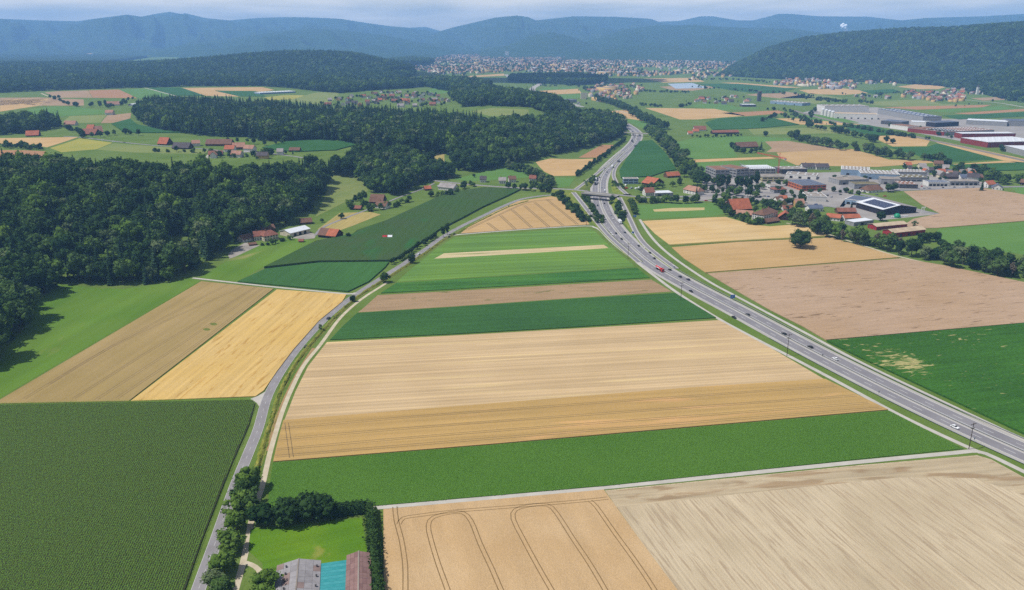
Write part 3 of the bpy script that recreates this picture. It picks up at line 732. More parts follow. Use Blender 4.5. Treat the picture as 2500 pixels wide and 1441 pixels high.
CR = [(470, 1490), (484, 1441), (531, 1310), (573, 1190), (609, 1100), (631, 1045), (655, 965), (698, 890), (745, 830), (800, 774), (850, 733), (900, 699), (935, 677), (962, 659), (985, 645), (1005, 631), (1040, 608), (1080, 579), (1130, 551), (1180, 527), (1230, 503), (1275, 486), (1325, 478), (1352, 476)]
croad, cp = road('country_road', CR, 5.6, asph, 'narrow grey country road curving between the fields', .06)
lines(croad, 'edge_line', cp, 2.65, .12, .075)
lines(croad, 'edge_line', cp, -2.65, .12, .075)
lines(croad, 'lane_dash', cp, 0, .12, .075, dash=(3.0, 9.0), single=60)
tracks = [
 ('farm_track', [(560, 1500), (575, 1441), (592, 1380), (603, 1330), (612, 1280), (626, 1230), (640, 1188), (649, 1150), (658, 1110), (672, 1060), (690, 1003), (711, 952), (742, 892), (782, 842), (832, 775), (882, 731), (925, 703), (945, 690)], 2.6, gravel, 'pale gravel track beside the country road ditch'),
 ('farm_track', [(590, 1372), (612, 1378), (632, 1392), (640, 1420), (650, 1480)], 2.2, gravel, 'short gravel drive to the farm sheds'),
 ('concrete_track', [(912, 1240), (1200, 1215), (1480, 1190), (1800, 1158), (2100, 1128), (2330, 1106), (2385, 1102), (2430, 1118), (2500, 1152), (2640, 1215)], 3.4, conc, 'straight pale concrete farm track across the fields'),
 ('concrete_track', [(2395, 1106), (2345, 1084), (2250, 1040), (2170, 1000), (2050, 935), (1925, 869), (1840, 825), (1750, 776), (1655, 716), (1598, 674), (1530, 621), (1490, 588), (1466, 563), (1450, 555), (1428, 552), (1300, 559), (1120, 573), (1094, 578)], 3.2, conc, 'pale service track following the motorway beside the strip fields'),
 ('concrete_track', [(1562, 536), (1580, 565), (1600, 590), (1625, 614), (1666, 645), (1733, 689), (1800, 725), (1879, 767), (1966, 813), (2099, 884), (2259, 961), (2500, 1074), (2640, 1140)], 3.0, conc, 'pale service track beyond the motorway'),
 ('farm_track', [(470, 679), (560, 689), (650, 699), (752, 709), (850, 718), (868, 715)], 3.0, conc, 'white farm track from the wood to the country road'),
 ('farm_track', [(2500, 694), (2400, 671), (2300, 650), (2200, 628), (2120, 604), (2040, 578), (1970, 555), (1920, 545)], 3.0, gravel, 'pale path along the stream trees'),
 ('lane', [(100, 228), (107, 231), (120, 236), (130, 239)], 5, gravel, 'short pale lane on the plateau'),
 ('lane', [(352, 215), (362, 217), (400, 227), (440, 237)], 5, conc, 'white straight lane between green fields'),
 ('lane', [(155, 333), (200, 336), (260, 343), (330, 351), (385, 356), (470, 362), (520, 366), (570, 372), (630, 372), (700, 380), (740, 386)], 5.5, asph, 'lane through the hamlet'),
 ('lane', [(495, 402), (505, 390), (508, 380), (520, 372)], 4, conc, 'pale drive below the hamlet'),
 ('lane', [(770, 575), (790, 555), (850, 530), (890, 515), (930, 500), (980, 480), (1030, 462), (1060, 448)], 3.5, asph, 'farm drive along the foot of the wood'),
 ('lane', [(1755, 497), (1780, 490), (1800, 480), (1900, 497), (1990, 500), (2060, 510)], 6, asph, 'village street behind the orange barn'),
 ('railway', [(1930, 268), (2010, 290), (2090, 306), (2200, 326), (2280, 344), (2400, 370), (2600, 415)], 14, mat('railway ballast', A(150, 142, 132), col2=A(134, 126, 118), scale=.1), 'straight railway line past the factories'),
 ('lane', [(2355, 244), (2440, 252), (2500, 262)], 8, conc, 'distant pale road across the plain'),
 ('farm_track', [(2080, 470), (2150, 485), (2240, 512), (2290, 523)], 8, asph, 'paved yard road behind the black hall'),
 ('lane', [(1630, 482), (1760, 476), (1860, 470), (1960, 478), (2060, 470), (2190, 465), (2400, 458), (2560, 455)], 9, asph, 'main street through the industrial quarter'),
 ('lane', [(2050, 470), (2080, 430), (2100, 412)], 8, asph, 'side street between the grey halls'),
 ('farm_track', [(1625, 305), (1600, 296), (1560, 284), (1500, 268)], 4, conc, 'pale path beside the stream belt'),
]
for ti, (nm, pts, w, m, lb) in enumerate(tracks):
    road(nm, pts, w, m, lb, (.1 if nm in ('lane', 'railway') else .055) + .007 * ti, cat='railway' if nm == 'railway' else 'track')
yard_m = mat('paved yard', A(176, 172, 166), col2=A(158, 154, 150), scale=.03)
for pts, lb in [([(1700, 492), (1720, 430), (1900, 424), (2060, 420), (2260, 425), (2400, 445), (2410, 458), (2200, 462), (2090, 470), (2060, 505), (1990, 505), (1900, 495), (1780, 480)], 'grey paved ground of the industrial quarter'),
                ([(2040, 520), (2100, 530), (2145, 538), (2190, 534), (2290, 523), (2250, 512), (2120, 480), (2060, 490)], 'grey paved yard around the black hall'),
                ([(1960, 275), (2000, 265), (2140, 262), (2300, 290), (2560, 295), (2560, 360), (2420, 360), (2320, 340), (2200, 318), (2080, 300)], 'grey paved ground of the far factories')]:
    me = slab(PP(pts), .03); me.materials.append(yard_m); tag(link('yard', me), lb, 'yard', kind='structure')

# interchange: overpass road, ramps, banks
def hroad(name, pts, width, m, label, bankw=1.7):
    """pts = (px, py, height above the plain)"""
    p = resample([flat(a, b, h) for a, b, h in pts], 6.0)
    me = ribbon_mesh(name, p, width, .06, drape=False); me.materials.append(m)
    o = tag(link(name, me), label, 'road', kind='structure')
    n = sides(p); z = p[:, 2]
    V = []; 
    for off, k in ((-1, 1), (-1, 0), (1, 0), (1, 1)):
        w = width / 2 + .8 + k * bankw * z
        V.append(np.stack([p[:, 0] + n[:, 0] * off * w, p[:, 1] + n[:, 1] * off * w, z * (1 - k) + .02 - k * .3], -1))
    V = np.stack(V, 1).reshape(-1, 3)
    i = np.arange(len(p) - 1) * 4
    Qs = np.concatenate([np.stack([i + k, i + k + 1, i + 5 + k, i + 4 + k], -1) for k in range(3)])
    return o, p, V, Qs
def bankit(V, Qs, label):
    tag(link('embankment', npmesh('embankment', V, Qs, [bank])), label, 'embankment', kind='structure')
ZB = 7.5
o, p, V, Qs = hroad('country_road', [(1058, 441, 2), (1120, 448, 1.5), (1200, 455, 1), (1290, 460, 1.5), (1350, 461, 4), (1395, 463, 6), (1434, 467, ZB)], 7.5, asph, 'country road climbing to the motorway bridge past the small houses')
lines(o, 'edge_line', p, 3.4, .15, .075); lines(o, 'edge_line', p, -3.4, .15, .075)
bankit(V, Qs, 'grassy bank under the bridge approach by the small houses')
o, p, V, Qs = hroad('country_road', [(1500, 475, ZB), (1540, 479, 6), (1580, 482, 4), (1620, 484, 1.5), (1690, 489, .3), (1760, 491, 0)], 7.5, asph, 'road from the motorway bridge into the village')
bankit(V, Qs, 'grassy bank under the bridge approach by the village')
ramps = [([(1400, 470, 6), (1418, 492, 4.5), (1440, 520, 2.2), (1464, 550, .6), (1488, 577, .15), (1520, 606, .12), (1560, 640, .12)], 6.5, 'slip road joining the motorway beside the wheat triangle'),
         ([(1512, 482, 6), (1526, 510, 4), (1540, 540, 2), (1553, 567, .6), (1572, 594, .15), (1604, 622, .12), (1650, 656, .12)], 6.5, 'slip road leaving toward the village with white arrows'),
         ([(1404, 464, 6), (1428, 446, 4), (1448, 431, 2), (1470, 413, .5), (1495, 393, .15), (1520, 369, .12)], 6, 'slip road climbing along the dark hedge'),
         ([(1530, 474, 6), (1512, 458, 4), (1502, 440, 2), (1498, 424, .6), (1507, 403, .15), (1532, 378, .12)], 6, 'slip road past the parked vans')]
for pts, w, lb in ramps:
    o, p, V, Qs = hroad('slip_road', pts, w, asph_s, lb)
    me = ribbon_mesh('carriageway', p, w * .55, .075, drape=False); me.materials.append(asph_m); link('carriageway', me, o)
    lines(o, 'edge_line', p, w * .31, .2, .09); lines(o, 'edge_line', p, -w * .31, .2, .09)
    bankit(V, Qs, lb.replace('slip road', 'grassy bank of the slip road'))
# gore hatching
b = MB()
def hatch(a0, a1, b0, b1, n):
    a0, a1, b0, b1 = [flat(*q, .14) for q in (a0, a1, b0, b1)]
    for i in range(n):
        t, t2 = i / n, (i + .45) / n
        q = [a0 + (a1 - a0) * t, a0 + (a1 - a0) * t2, b0 + (b1 - b0) * min(t2 + .5 / n, 1), b0 + (b1 - b0) * min(t + .5 / n, 1)]
        k = MB(); k.add(q, [(0, 1, 2, 3)]); link('gore_stripe', k.mesh('gore_stripe', paint), MW)
hatch((1465, 531), (1496, 576), (1467, 538), (1499, 574), 9)
hatch((1540, 567), (1575, 607), (1553, 567), (1577, 605), 12)
me = slab(PP([(611, 974), (630, 967), (650, 955), (656, 962), (642, 985), (632, 992), (627, 984)]), .05); me.materials.append(conc); tag(link('yard', me), 'pale paved mouth of the farm lane at the country road', 'yard', kind='structure')
# the bridge
c1, c2 = flat(1430, 471, ZB), flat(1501, 478, ZB)
br = thing('road_bridge', 'pale concrete road bridge crossing over the motorway', 'bridge', (c1[0], c1[1], 0), math.atan2(c2[1] - c1[1], c2[0] - c1[0]))
L = math.hypot(c2[0] - c1[0], c2[1] - c1[1])
b = MB(); b.box(-4, L + 4, -5.2, 5.2, ZB - .5, ZB + .03); link('deck', b.mesh('deck', conc), br)
for y in (-4.2, 0, 4.2):
    b = MB(); b.box(-4, L + 4, y - .5, y + .5, ZB - 2.4, ZB - .5); link('girder', b.mesh('girder', mat('shade-darkened girder concrete', A(120, 120, 122), col2=A(96, 96, 100), scale=.2)), br)  # girder concrete darkened, painting in the shade under the deck edge
b = MB(); b.box(-4, L + 4, -3.7, 3.7, ZB + .03, ZB + .08); link('carriageway', b.mesh('carriageway', asph), br)
for s in (-1, 1):
    b = MB(); b.box(-4, L + 4, s * 5.25 - .2, s * 5.25 + .2, ZB - .4, ZB + .9); link('parapet', b.mesh('parapet', conc), br)
    b = MB(); b.box(-4, L + 4, s * 5.3 - .05, s * 5.3 + .05, ZB + .9, ZB + 1.25); link('handrail', b.mesh('handrail', steel), br)
for x in (1.0, L / 2, L - 1.0):
    b = MB()
    if x == L / 2:
        for y in (-3, 3):
            b = MB(); b.bar((x, y, -.5), (x, y, ZB - 2.4), .5, 10); link('pier', b.mesh('pier', conc), br)
        continue
    b.box(x - 1.5, x + 1.5, -5, 5, -.5, ZB - 2.4); nm = 'abutment'
    link(nm, b.mesh(nm, conc), br)
# footbridge-like second overpass further up
c1, c2 = flat(1523, 323, 6), flat(1568, 326, 6)
br2 = thing('road_bridge', 'thin far overpass above the motorway at the wood corner', 'bridge', (c1[0], c1[1], 0), math.atan2(c2[1] - c1[1], c2[0] - c1[0]))
L = math.hypot(c2[0] - c1[0], c2[1] - c1[1])
b = MB(); b.box(-12, L + 12, -3, 3, 4.9, 6); link('deck', b.mesh('deck', conc), br2)
for s in (-1, 1):
    b = MB(); b.box(-12, L + 12, s * 3.1 - .1, s * 3.1 + .1, 5.2, 7); link('parapet', b.mesh('parapet', conc), br2)
b = MB(); b.box(L / 2 - .5, L / 2 + .5, -2, 2, -.5, 4.9); link('pier', b.mesh('pier', conc), br2)

# overgrown ditch strip between the country road and the gravel track
dp = resample(PP([(596, 1240), (628, 1150), (648, 1080), (668, 1020), (690, 950), (730, 880), (775, 825), (830, 765), (880, 722), (930, 690), (975, 662), (1000, 645), (1040, 618), (1085, 586), (1120, 568), (1180, 537), (1240, 508), (1290, 492)]), 3)
n = sides(dp); dr = np.random.default_rng(5)
cols = []
for k, (off, z) in enumerate([(-2.1, .02), (-1.3, .5), (-.3, .9), (.5, .25), (1.0, -.05), (1.6, .12)]):
    q = dp[:, :2] + n * (off + dr.normal(0, .22, len(dp))[:, None])
    cols.append(np.stack([q[:, 0], q[:, 1], hgt(q[:, 0], q[:, 1]) + z + (dr.random(len(dp)) * .9 * (z > .3))], -1))
V = np.stack(cols, 1).reshape(-1, 3); i = np.arange(len(dp) - 1) * 6
Qs = np.concatenate([np.stack([i + k, i + k + 1, i + 7 + k, i + 6 + k], -1) for k in range(5)])
tag(link('ditch_grass', npmesh('ditch_grass', V, Qs, [field_mat('tall ditch grass', A(122, 134, 62), A(150, 150, 78), .3, blotch=.1, streak=.2, fine=.9, finek=.7, c3=A(70, 96, 44), c3cut=.56, c3scale=(.15, .15), bump=1.0)])), 'tall rough grass in the ditch along the country road', 'grass', kind='stuff')
p = resample(PP([(668, 1100), (682, 1040), (702, 985), (735, 915), (775, 850)]), 6)
me = ribbon_mesh('bare_soil_strip', p, 2.2, .03, off=-2.6); me.materials.append(mat('bare verge soil', A(180, 146, 104), col2=A(160, 136, 92), scale=.3)); tag(link('bare_soil_strip', me), 'bare brown soil strip beside the gravel track', 'soil', kind='structure')

# ---------------------------------------------------------------- hills
def hill(name, crest, mtl, label, nu=220, nv=36, rough=.35, back=2500, seed=0, cap=0.0):
    """crest = (px, py, distance, front run); a solid ridge standing at its own distance"""
    c = np.array(crest, float)
    px = np.linspace(c[0, 0], c[-1, 0], nu)
    py, D, fr = (np.interp(px, c[:, 0], c[:, k]) for k in (1, 2, 3))
    d = ray(px, py); hz = np.hypot(d[:, 0], d[:, 1])
    ux, uy = d[:, 0] / hz, d[:, 1] / hz
    zc = CAMH + d[:, 2] / hz * D - cap
    t = np.concatenate([np.linspace(-1, 0, nv), np.linspace(0, 1, 9)[1:]])
    T, J = np.meshgrid(t, np.arange(nu))
    dist = D[J] + np.where(T < 0, T * fr[J], T * back)
    X = ux[J] * dist; Y = uy[J] * dist
    prof = np.where(T < 0, smooth((1 + T)) * .55 + .45 * (1 + T), smooth(1 - T))
    nz = fbm(X / 900 + seed, Y / 900, 5)
    rid = 1 - np.abs(fbm((X + .45 * Y) / 520 + 9 + seed, (Y - .3 * X) / 1500, 4)) * 2.4
    wgt = np.clip(prof * (1 - prof) * 4, 0, 1)
    Z = zc[J] * np.clip(prof + wgt * rough * (nz * .6 + (rid - .6) * .6), -.02, None)
    sight = CAMH + (zc[J] - CAMH) * dist / D[J] - 3.0 * (T != 0)      # no knoll in front rises above the crest line
    Z = np.where(T == 0, Z, np.minimum(Z, sight))
    Z -= 3 * (T <= -1)
    V = np.stack([X, Y, Z], -1).reshape(-1, 3)
    m_ = len(t); i = (np.arange(nu - 1)[:, None] * m_ + np.arange(m_ - 1)[None]).ravel()
    me = npmesh(name, V, np.stack([i, i + m_, i + m_ + 1, i + 1], -1), [mtl])
    me.polygons.foreach_set('use_smooth', np.ones(len(me.polygons), bool))
    o = link(name, me); tag(o, label, 'hill', kind='structure')
    return V.reshape(nu, m_, 3)

def forest_far(name, c1, c2, patch, cut, sc):
    return field_mat(name, c1, c2, .3, blotch=.004, streak=.25, across=.008, along=.006, fine=.022, finek=.9, c3=patch, c3cut=cut, c3scale=sc, bump=0)
fm1 = forest_far('distant jura forest', A(44, 74, 50), A(58, 88, 56), A(176, 176, 130), .615, (.0009, .0028))
fm2 = forest_far('middle hill forest', A(40, 72, 46), A(54, 86, 54), A(164, 172, 110), .64, (.0013, .004))
fm3 = forest_far('near hill forest', A(38, 70, 44), A(54, 84, 50), A(150, 164, 96), .80, (.002, .004))
j = 16000
JC = [(-300, 50), (-100, 47), (0, 46), (100, 50), (190, 52), (230, 46), (310, 36), (345, 41), (380, 34), (415, 29), (440, 34), (455, 33), (500, 44), (560, 50), (630, 44), (700, 42), (760, 43), (830, 46), (880, 54), (950, 64), (1000, 68), (1050, 76), (1090, 82), (1140, 90)]
hill('jura_ridge', [(a, b, 16000, 6000) for a, b in JC], fm1, 'long blue mountain ridge on the horizon with two rounded tops', nu=420, back=2000, rough=.8)
JC2 = [(960, 78), (1000, 68), (1040, 66), (1068, 74), (1090, 80)]
hill('jura_ridge', [(a, b, 17500, 2500) for a, b in JC2], fm1, 'small distant green top in the notch of the ridge', nu=60, back=1500, seed=2)
JC3 = [(1040, 92), (1075, 76), (1110, 66), (1180, 50), (1210, 43), (1262, 38), (1290, 42), (1308, 50), (1345, 46), (1400, 40), (1500, 41), (1588, 46), (1610, 54), (1640, 60)]
hill('jura_ridge', [(a, b, 14500, 5000) for a, b in JC3], fm1, 'blue mountain ridge with a rocky quarry scar behind the town', nu=260, back=2500, seed=4, rough=.8)
JC4 = [(1560, 62), (1610, 53), (1660, 51), (1710, 40), (1740, 40), (1800, 50), (1840, 50), (1900, 34), (1930, 34), (2000, 40), (2120, 41), (2200, 50), (2260, 44), (2400, 40), (2500, 34), (2760, 38)]
hill('jura_ridge', [(a, b, 16000, 5500) for a, b in JC4], fm1, 'distant blue ridge behind the big wooded hill', nu=300, back=2500, seed=6, rough=.8)
hill('wooded_hill', [(a, b, 11000, 3200) for a, b in [(340, 133), (430, 112), (560, 93), (680, 77), (765, 70), (860, 76), (950, 88), (1050, 108), (1130, 121), (1260, 131)]], fm2, 'long low wooded ridge in front of the mountains', nu=220, back=2500, seed=8, rough=.7)
hill('wooded_hill', [(a, b, 9500, 1500) for a, b in [(1170, 124), (1240, 110), (1300, 86), (1345, 78), (1390, 88), (1430, 104), (1480, 122)]], fm2, 'cone shaped wooded hill above the town', nu=110, back=1800, seed=10)
hill('wooded_hill', [(a, b, 10500, 2600) for a, b in [(1380, 118), (1440, 99), (1530, 71), (1600, 62), (1700, 61), (1780, 66), (1860, 70), (1930, 70), (2010, 80), (2120, 92), (2300, 110)]], fm2, 'broad wooded hill behind the town with a pale cleared slope', nu=220, back=2500, seed=12, rough=.7)
hill('wooded_hill', [(a, b, 8200, 1300) for a, b in [(1380, 130), (1480, 120), (1570, 110), (1700, 112), (1850, 102), (2000, 92), (2150, 95)]], fm2, 'low wooded foothill beside the town', nu=160, back=1700, seed=14)
RH = hill('wooded_hill', [(1735, 192, 5300, 650), (1800, 152, 5500, 1000), (1870, 117, 5600, 1250), (1960, 91, 5700, 1450), (2050, 79, 5700, 1500), (2200, 68, 5600, 1500), (2320, 65, 5500, 1550), (2420, 58, 5400, 1900), (2500, 53, 5300, 2150), (2760, 42, 5000, 2300)], fm3, 'big dark wooded hill rising above the foot villages', nu=260, nv=60, back=2200, seed=16, rough=.75, cap=20)
dark = field_mat('far plain forest', A(36, 66, 46), A(48, 78, 52), 0, blotch=.01, fine=.05, finek=.9, bump=0)
for pts, hh, lb in [([(-200, 168), (60, 166), (200, 160), (300, 150), (360, 141), (250, 137), (-200, 137)], 22, 'dark flat forest on the far plain'),
                    ([(930, 160), (1000, 150), (1050, 155), (1060, 160), (990, 166)], 45, 'dark wooded knoll at the edge of the town'),
                    ([(1250, 190), (1400, 185), (1480, 195), (1480, 205), (1400, 208), (1300, 203), (1240, 200)], 18, 'dark wood on the plain before the town')]:
    W3 = [flat(*q) for q in pts]
    me = slab(W3, hh); me.materials.append(dark); o = tag(link('distant_forest', me), lb, 'forest', kind='stuff')
me = slab([flat(*q) for q in [(-200, 128), (0, 127), (160, 126), (300, 129), (280, 133), (0, 133), (-200, 134)]], 2); me.materials.append(M_['tan']); tag(link('stubble_field', me), 'pale distant fields at the foot of the mountains', 'field', kind='structure')
me = slab([flat(*q) for q in [(1275, 122), (1320, 116), (1395, 115), (1400, 124), (1330, 128)]], 2); me.materials.append(M_['olive']); tag(link('meadow', me), 'pale distant meadow under the cone shaped hill', 'meadow', kind='structure')
me = slab([flat(*q) for q in [(1630, 205), (1690, 203), (1730, 215), (1650, 217)]], .4); me.materials.append(mat('foil tunnel glass', A(168, 188, 206), rough=.25)); tag(link('pond', me), 'pale blue pond in the far valley', 'pond', kind='structure')

# ---------------------------------------------------------------- haze
b = MB(); b.box(-14000, 14000, -2700, 19500, -4.5, 735)
hz = link('haze', b.mesh('haze'))
hm = bpy.data.materials.new('summer haze'); hm.use_nodes = True
hn = hm.node_tree.nodes; hn.remove(hn['Principled BSDF'])
pv = hn.new('ShaderNodeVolumePrincipled')
pv.inputs['Color'].default_value = (0.27, 0.53, 1.0, 1)
pv.inputs['Density'].default_value = 8.0e-5
pv.inputs['Anisotropy'].default_value = 0.0
hm.node_tree.links.new(pv.outputs['Volume'], hn['Material Output'].inputs['Volume'])
hz.data.materials.append(hm)
tag(hz, 'thin blue summer haze filling the whole valley', 'haze', kind='stuff')
# ---------------------------------------------------------------- tree shapes (shared meshes)
bark = mat('tree bark', A(96, 84, 68, .5), col2=A(70, 62, 52, .5), scale=1.5)
bark_p = mat('pale tree bark', A(150, 140, 122, .5), col2=A(110, 100, 86, .5), scale=1.5)
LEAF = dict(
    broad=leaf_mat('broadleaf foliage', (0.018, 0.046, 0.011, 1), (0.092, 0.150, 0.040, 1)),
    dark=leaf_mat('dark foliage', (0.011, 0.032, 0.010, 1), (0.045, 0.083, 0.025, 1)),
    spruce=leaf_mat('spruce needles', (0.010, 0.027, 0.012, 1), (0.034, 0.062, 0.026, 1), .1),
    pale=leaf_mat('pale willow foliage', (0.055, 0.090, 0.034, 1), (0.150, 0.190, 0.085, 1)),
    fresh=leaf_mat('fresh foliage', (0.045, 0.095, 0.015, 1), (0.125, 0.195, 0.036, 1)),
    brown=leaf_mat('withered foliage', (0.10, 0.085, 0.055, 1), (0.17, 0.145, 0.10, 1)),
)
_ico = None
def ico(sub=2):
    bm = bmesh.new(); bmesh.ops.create_icosphere(bm, subdivisions=sub, radius=1)
    V = np.array([v.co[:] for v in bm.verts]); Fc = np.array([[v.index for v in f.verts] for f in bm.faces]); bm.free()
    return V, Fc

def cards(r, cen, rad, n, size, up=.35, jit=.5, flat_=1.0):
    """n leaf cards spread over the surfaces of clump spheres"""
    w = rad ** 2; k = r.choice(len(cen), n, p=w / w.sum())
    d = r.normal(size=(n, 3)); d[:, 2] += up; d /= np.linalg.norm(d, axis=1)[:, None]
    c = cen[k] + d * rad[k][:, None] * (.72 + .42 * r.random(n))[:, None] * np.array([1, 1, flat_])
    nr = d + jit * r.normal(size=(n, 3)); nr /= np.linalg.norm(nr, axis=1)[:, None]
    a = np.cross(nr, r.normal(size=(n, 3))); a /= np.linalg.norm(a, axis=1)[:, None] + 1e-9
    b = np.cross(nr, a)
    s = (size * (.6 + .8 * r.random(n)))[:, None]
    V = np.stack([c - a * s - b * s * .7, c + a * s - b * s * .5, c + a * s * .8 + b * s * .8, c - a * s * .7 + b * s], 1).reshape(-1, 3)
    return V, np.arange(4 * n).reshape(-1, 4)

def join_quads(parts):
    Vs, Qs, sh = [], [], []; o = 0
    for V, Q, s in parts:
        if Q.shape[1] == 3: Q = np.concatenate([Q, Q[:, 2:]], 1)
        Vs.append(V); Qs.append(Q + o); sh.append(s); o += len(V)
    return np.concatenate(Vs), np.concatenate(Qs), np.concatenate(sh)

def to_tris(Q):
    t1 = Q[:, [0, 1, 2]]; ok = Q[:, 2] != Q[:, 3]
    return np.concatenate([t1, Q[ok][:, [0, 2, 3]]]), ok

def crown(name, seed, leaf, rx, zc, rz, nclump, ncard, size, core=.8, shape=None):
    """unit-height crown: a lumpy core and leaf cards on clumps"""
    r = np.random.default_rng(seed)
    d = r.normal(size=(nclump, 3)); d /= np.linalg.norm(d, axis=1)[:, None]
    rr = r.random(nclump) ** .45
    cen = d * rr[:, None] * np.array([rx, rx, rz]) * .80 + np.array([0, 0, zc])
    if shape == 'oval': cen[:, :2] *= np.clip(1.15 - .5 * ((cen[:, 2:3] - zc) / rz), .4, 1.4)
    rad = (.30 + .22 * r.random(nclump)) * rx
    if shape == 'column': rad = (.6 + .3 * r.random(nclump)) * rx
    V1, Q1 = cards(r, cen, rad, ncard, size)
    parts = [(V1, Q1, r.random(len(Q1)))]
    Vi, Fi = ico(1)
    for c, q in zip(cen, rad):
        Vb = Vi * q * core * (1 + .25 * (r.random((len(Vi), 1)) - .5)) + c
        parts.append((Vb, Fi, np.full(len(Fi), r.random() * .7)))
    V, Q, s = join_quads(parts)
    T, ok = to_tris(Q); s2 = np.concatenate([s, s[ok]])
    return npmesh(name, V, T, [LEAF[leaf]], shade=s2)

def spruce_crown(name, seed, leaf='spruce', wid=.15, lev=13, base=.10):
    r = np.random.default_rng(seed); V = []; T = []; s = []
    for i in range(lev):
        z = base + (1 - base) * (i / lev) ** .92
        rad = wid * (1 - (z - base) / (1 - base)) ** .8 * (.85 + .3 * r.random()) + .012
        n = 9 if i < lev * .6 else 6
        for k in range(n):
            a = 2 * math.pi * (k + r.random() * .8) / n; L = rad * (.75 + .5 * r.random()); w = L * (.42 + .15 * r.random())
            ca, sa = math.cos(a), math.sin(a); o = len(V); dz = .05 * (L / wid)
            V += [(0, 0, z + .045), (ca * L * .6 - sa * w, sa * L * .6 + ca * w, z - dz * .3), (ca * L, sa * L, z - dz), (ca * L * .6 + sa * w, sa * L * .6 - ca * w, z - dz * .3)]
            T += [(o, o + 1, o + 2), (o, o + 2, o + 3)]; q = r.random(); s += [q, q]
    o = len(V); V.append((0, 0, 1.0))
    for k in range(7): V.append((wid * .62 * math.cos(k * .9), wid * .62 * math.sin(k * .9), base))
    for k in range(7): T.append((o, o + 1 + k, o + 1 + (k + 1) % 7)); s.append(.1)
    return npmesh(name, np.array(V), np.array(T), [LEAF[leaf]], shade=np.array(s))

def trunk(name, top, r0, m, limbs=5, seed=1):
    b = MB(); b.bar((0, 0, -.03), (0, 0, top * .55), r0, 7, r0 * .7); b.bar((0, 0, top * .55), (.02, .01, top), r0 * .7, 6, r0 * .25)
    rr = random.Random(seed)
    for i in range(limbs):
        a = i * 2.4 + rr.random(); z = top * (.45 + .12 * i / 2)
        b.bar((0, 0, z), (.17 * math.cos(a), .17 * math.sin(a), z + .18), r0 * .42, 5, r0 * .12)
    return b.mesh(name, m)

TK = {}
for i in range(5):
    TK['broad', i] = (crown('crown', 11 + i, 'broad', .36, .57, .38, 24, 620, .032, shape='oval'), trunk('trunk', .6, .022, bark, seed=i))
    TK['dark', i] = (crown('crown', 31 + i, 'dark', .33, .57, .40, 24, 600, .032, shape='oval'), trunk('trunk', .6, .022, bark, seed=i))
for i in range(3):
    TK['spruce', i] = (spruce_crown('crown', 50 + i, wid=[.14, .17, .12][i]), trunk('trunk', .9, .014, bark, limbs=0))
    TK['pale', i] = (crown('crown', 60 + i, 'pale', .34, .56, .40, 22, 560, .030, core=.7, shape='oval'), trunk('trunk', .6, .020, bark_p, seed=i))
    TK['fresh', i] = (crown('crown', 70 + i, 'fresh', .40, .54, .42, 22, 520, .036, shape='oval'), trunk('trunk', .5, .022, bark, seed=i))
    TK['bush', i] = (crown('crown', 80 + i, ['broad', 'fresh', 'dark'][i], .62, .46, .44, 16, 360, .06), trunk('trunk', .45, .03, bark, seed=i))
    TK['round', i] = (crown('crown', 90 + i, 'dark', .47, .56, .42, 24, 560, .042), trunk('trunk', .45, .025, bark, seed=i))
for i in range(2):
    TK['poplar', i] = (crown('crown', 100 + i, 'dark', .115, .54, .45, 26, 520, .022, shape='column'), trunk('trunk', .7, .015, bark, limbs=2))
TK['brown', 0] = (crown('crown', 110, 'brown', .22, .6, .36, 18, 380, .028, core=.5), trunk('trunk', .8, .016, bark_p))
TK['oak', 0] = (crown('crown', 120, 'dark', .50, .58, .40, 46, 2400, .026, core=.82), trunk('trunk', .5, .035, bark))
NVAR = {'broad': 5, 'dark': 5, 'spruce': 3, 'pale': 3, 'fresh': 3, 'bush': 3, 'round': 3, 'poplar': 2, 'brown': 1, 'oak': 1}
TNAME = {'broad': 'broadleaf_tree', 'dark': 'dark_leaved_tree', 'spruce': 'spruce_tree', 'pale': 'pale_leaved_tree', 'fresh': 'bright_green_tree', 'bush': 'bush', 'round': 'round_tree', 'poplar': 'poplar_tree', 'brown': 'withered_tree', 'oak': 'oak_tree'}
TCAT = {'bush': 'bush', 'spruce': 'spruce', 'poplar': 'poplar', 'oak': 'oak'}
NT = [0]
def tree(kind, xy, h, label, group=None, squash=None, name=None):
    v = NT[0] % NVAR[kind]; NT[0] += 1
    z = float(hgt(xy[0], xy[1]))
    o = thing(name or TNAME[kind], label, TCAT.get(kind, 'tree'), (xy[0], xy[1], z - .05), random.random() * 6.28, group)
    s = squash or (.92 + .25 * random.random())
    o.scale = (h * s, h * s, h)
    c, t = TK[kind, v]
    link('trunk', t, o); link('crown', c, o)
    return o

def scatter(poly, spacing, jitter=.42, seed=1, minv=None):
    """jittered grid of points inside a world polygon"""
    r = np.random.default_rng(seed)
    q = np.array([p[:2] for p in poly])
    x0, y0 = q.min(0); x1, y1 = q.max(0)
    X, Y = np.meshgrid(np.arange(x0, x1, spacing), np.arange(y0, y1, spacing * .87))
    X = X + (np.arange(X.shape[0]) % 2)[:, None] * spacing * .5
    X = X.ravel() + r.uniform(-jitter, jitter, X.size) * spacing; Y = Y.ravel() + r.uniform(-jitter, jitter, Y.size) * spacing
    k = inside(X, Y, [tuple(p) for p in q])
    return np.stack([X[k], Y[k]], -1)

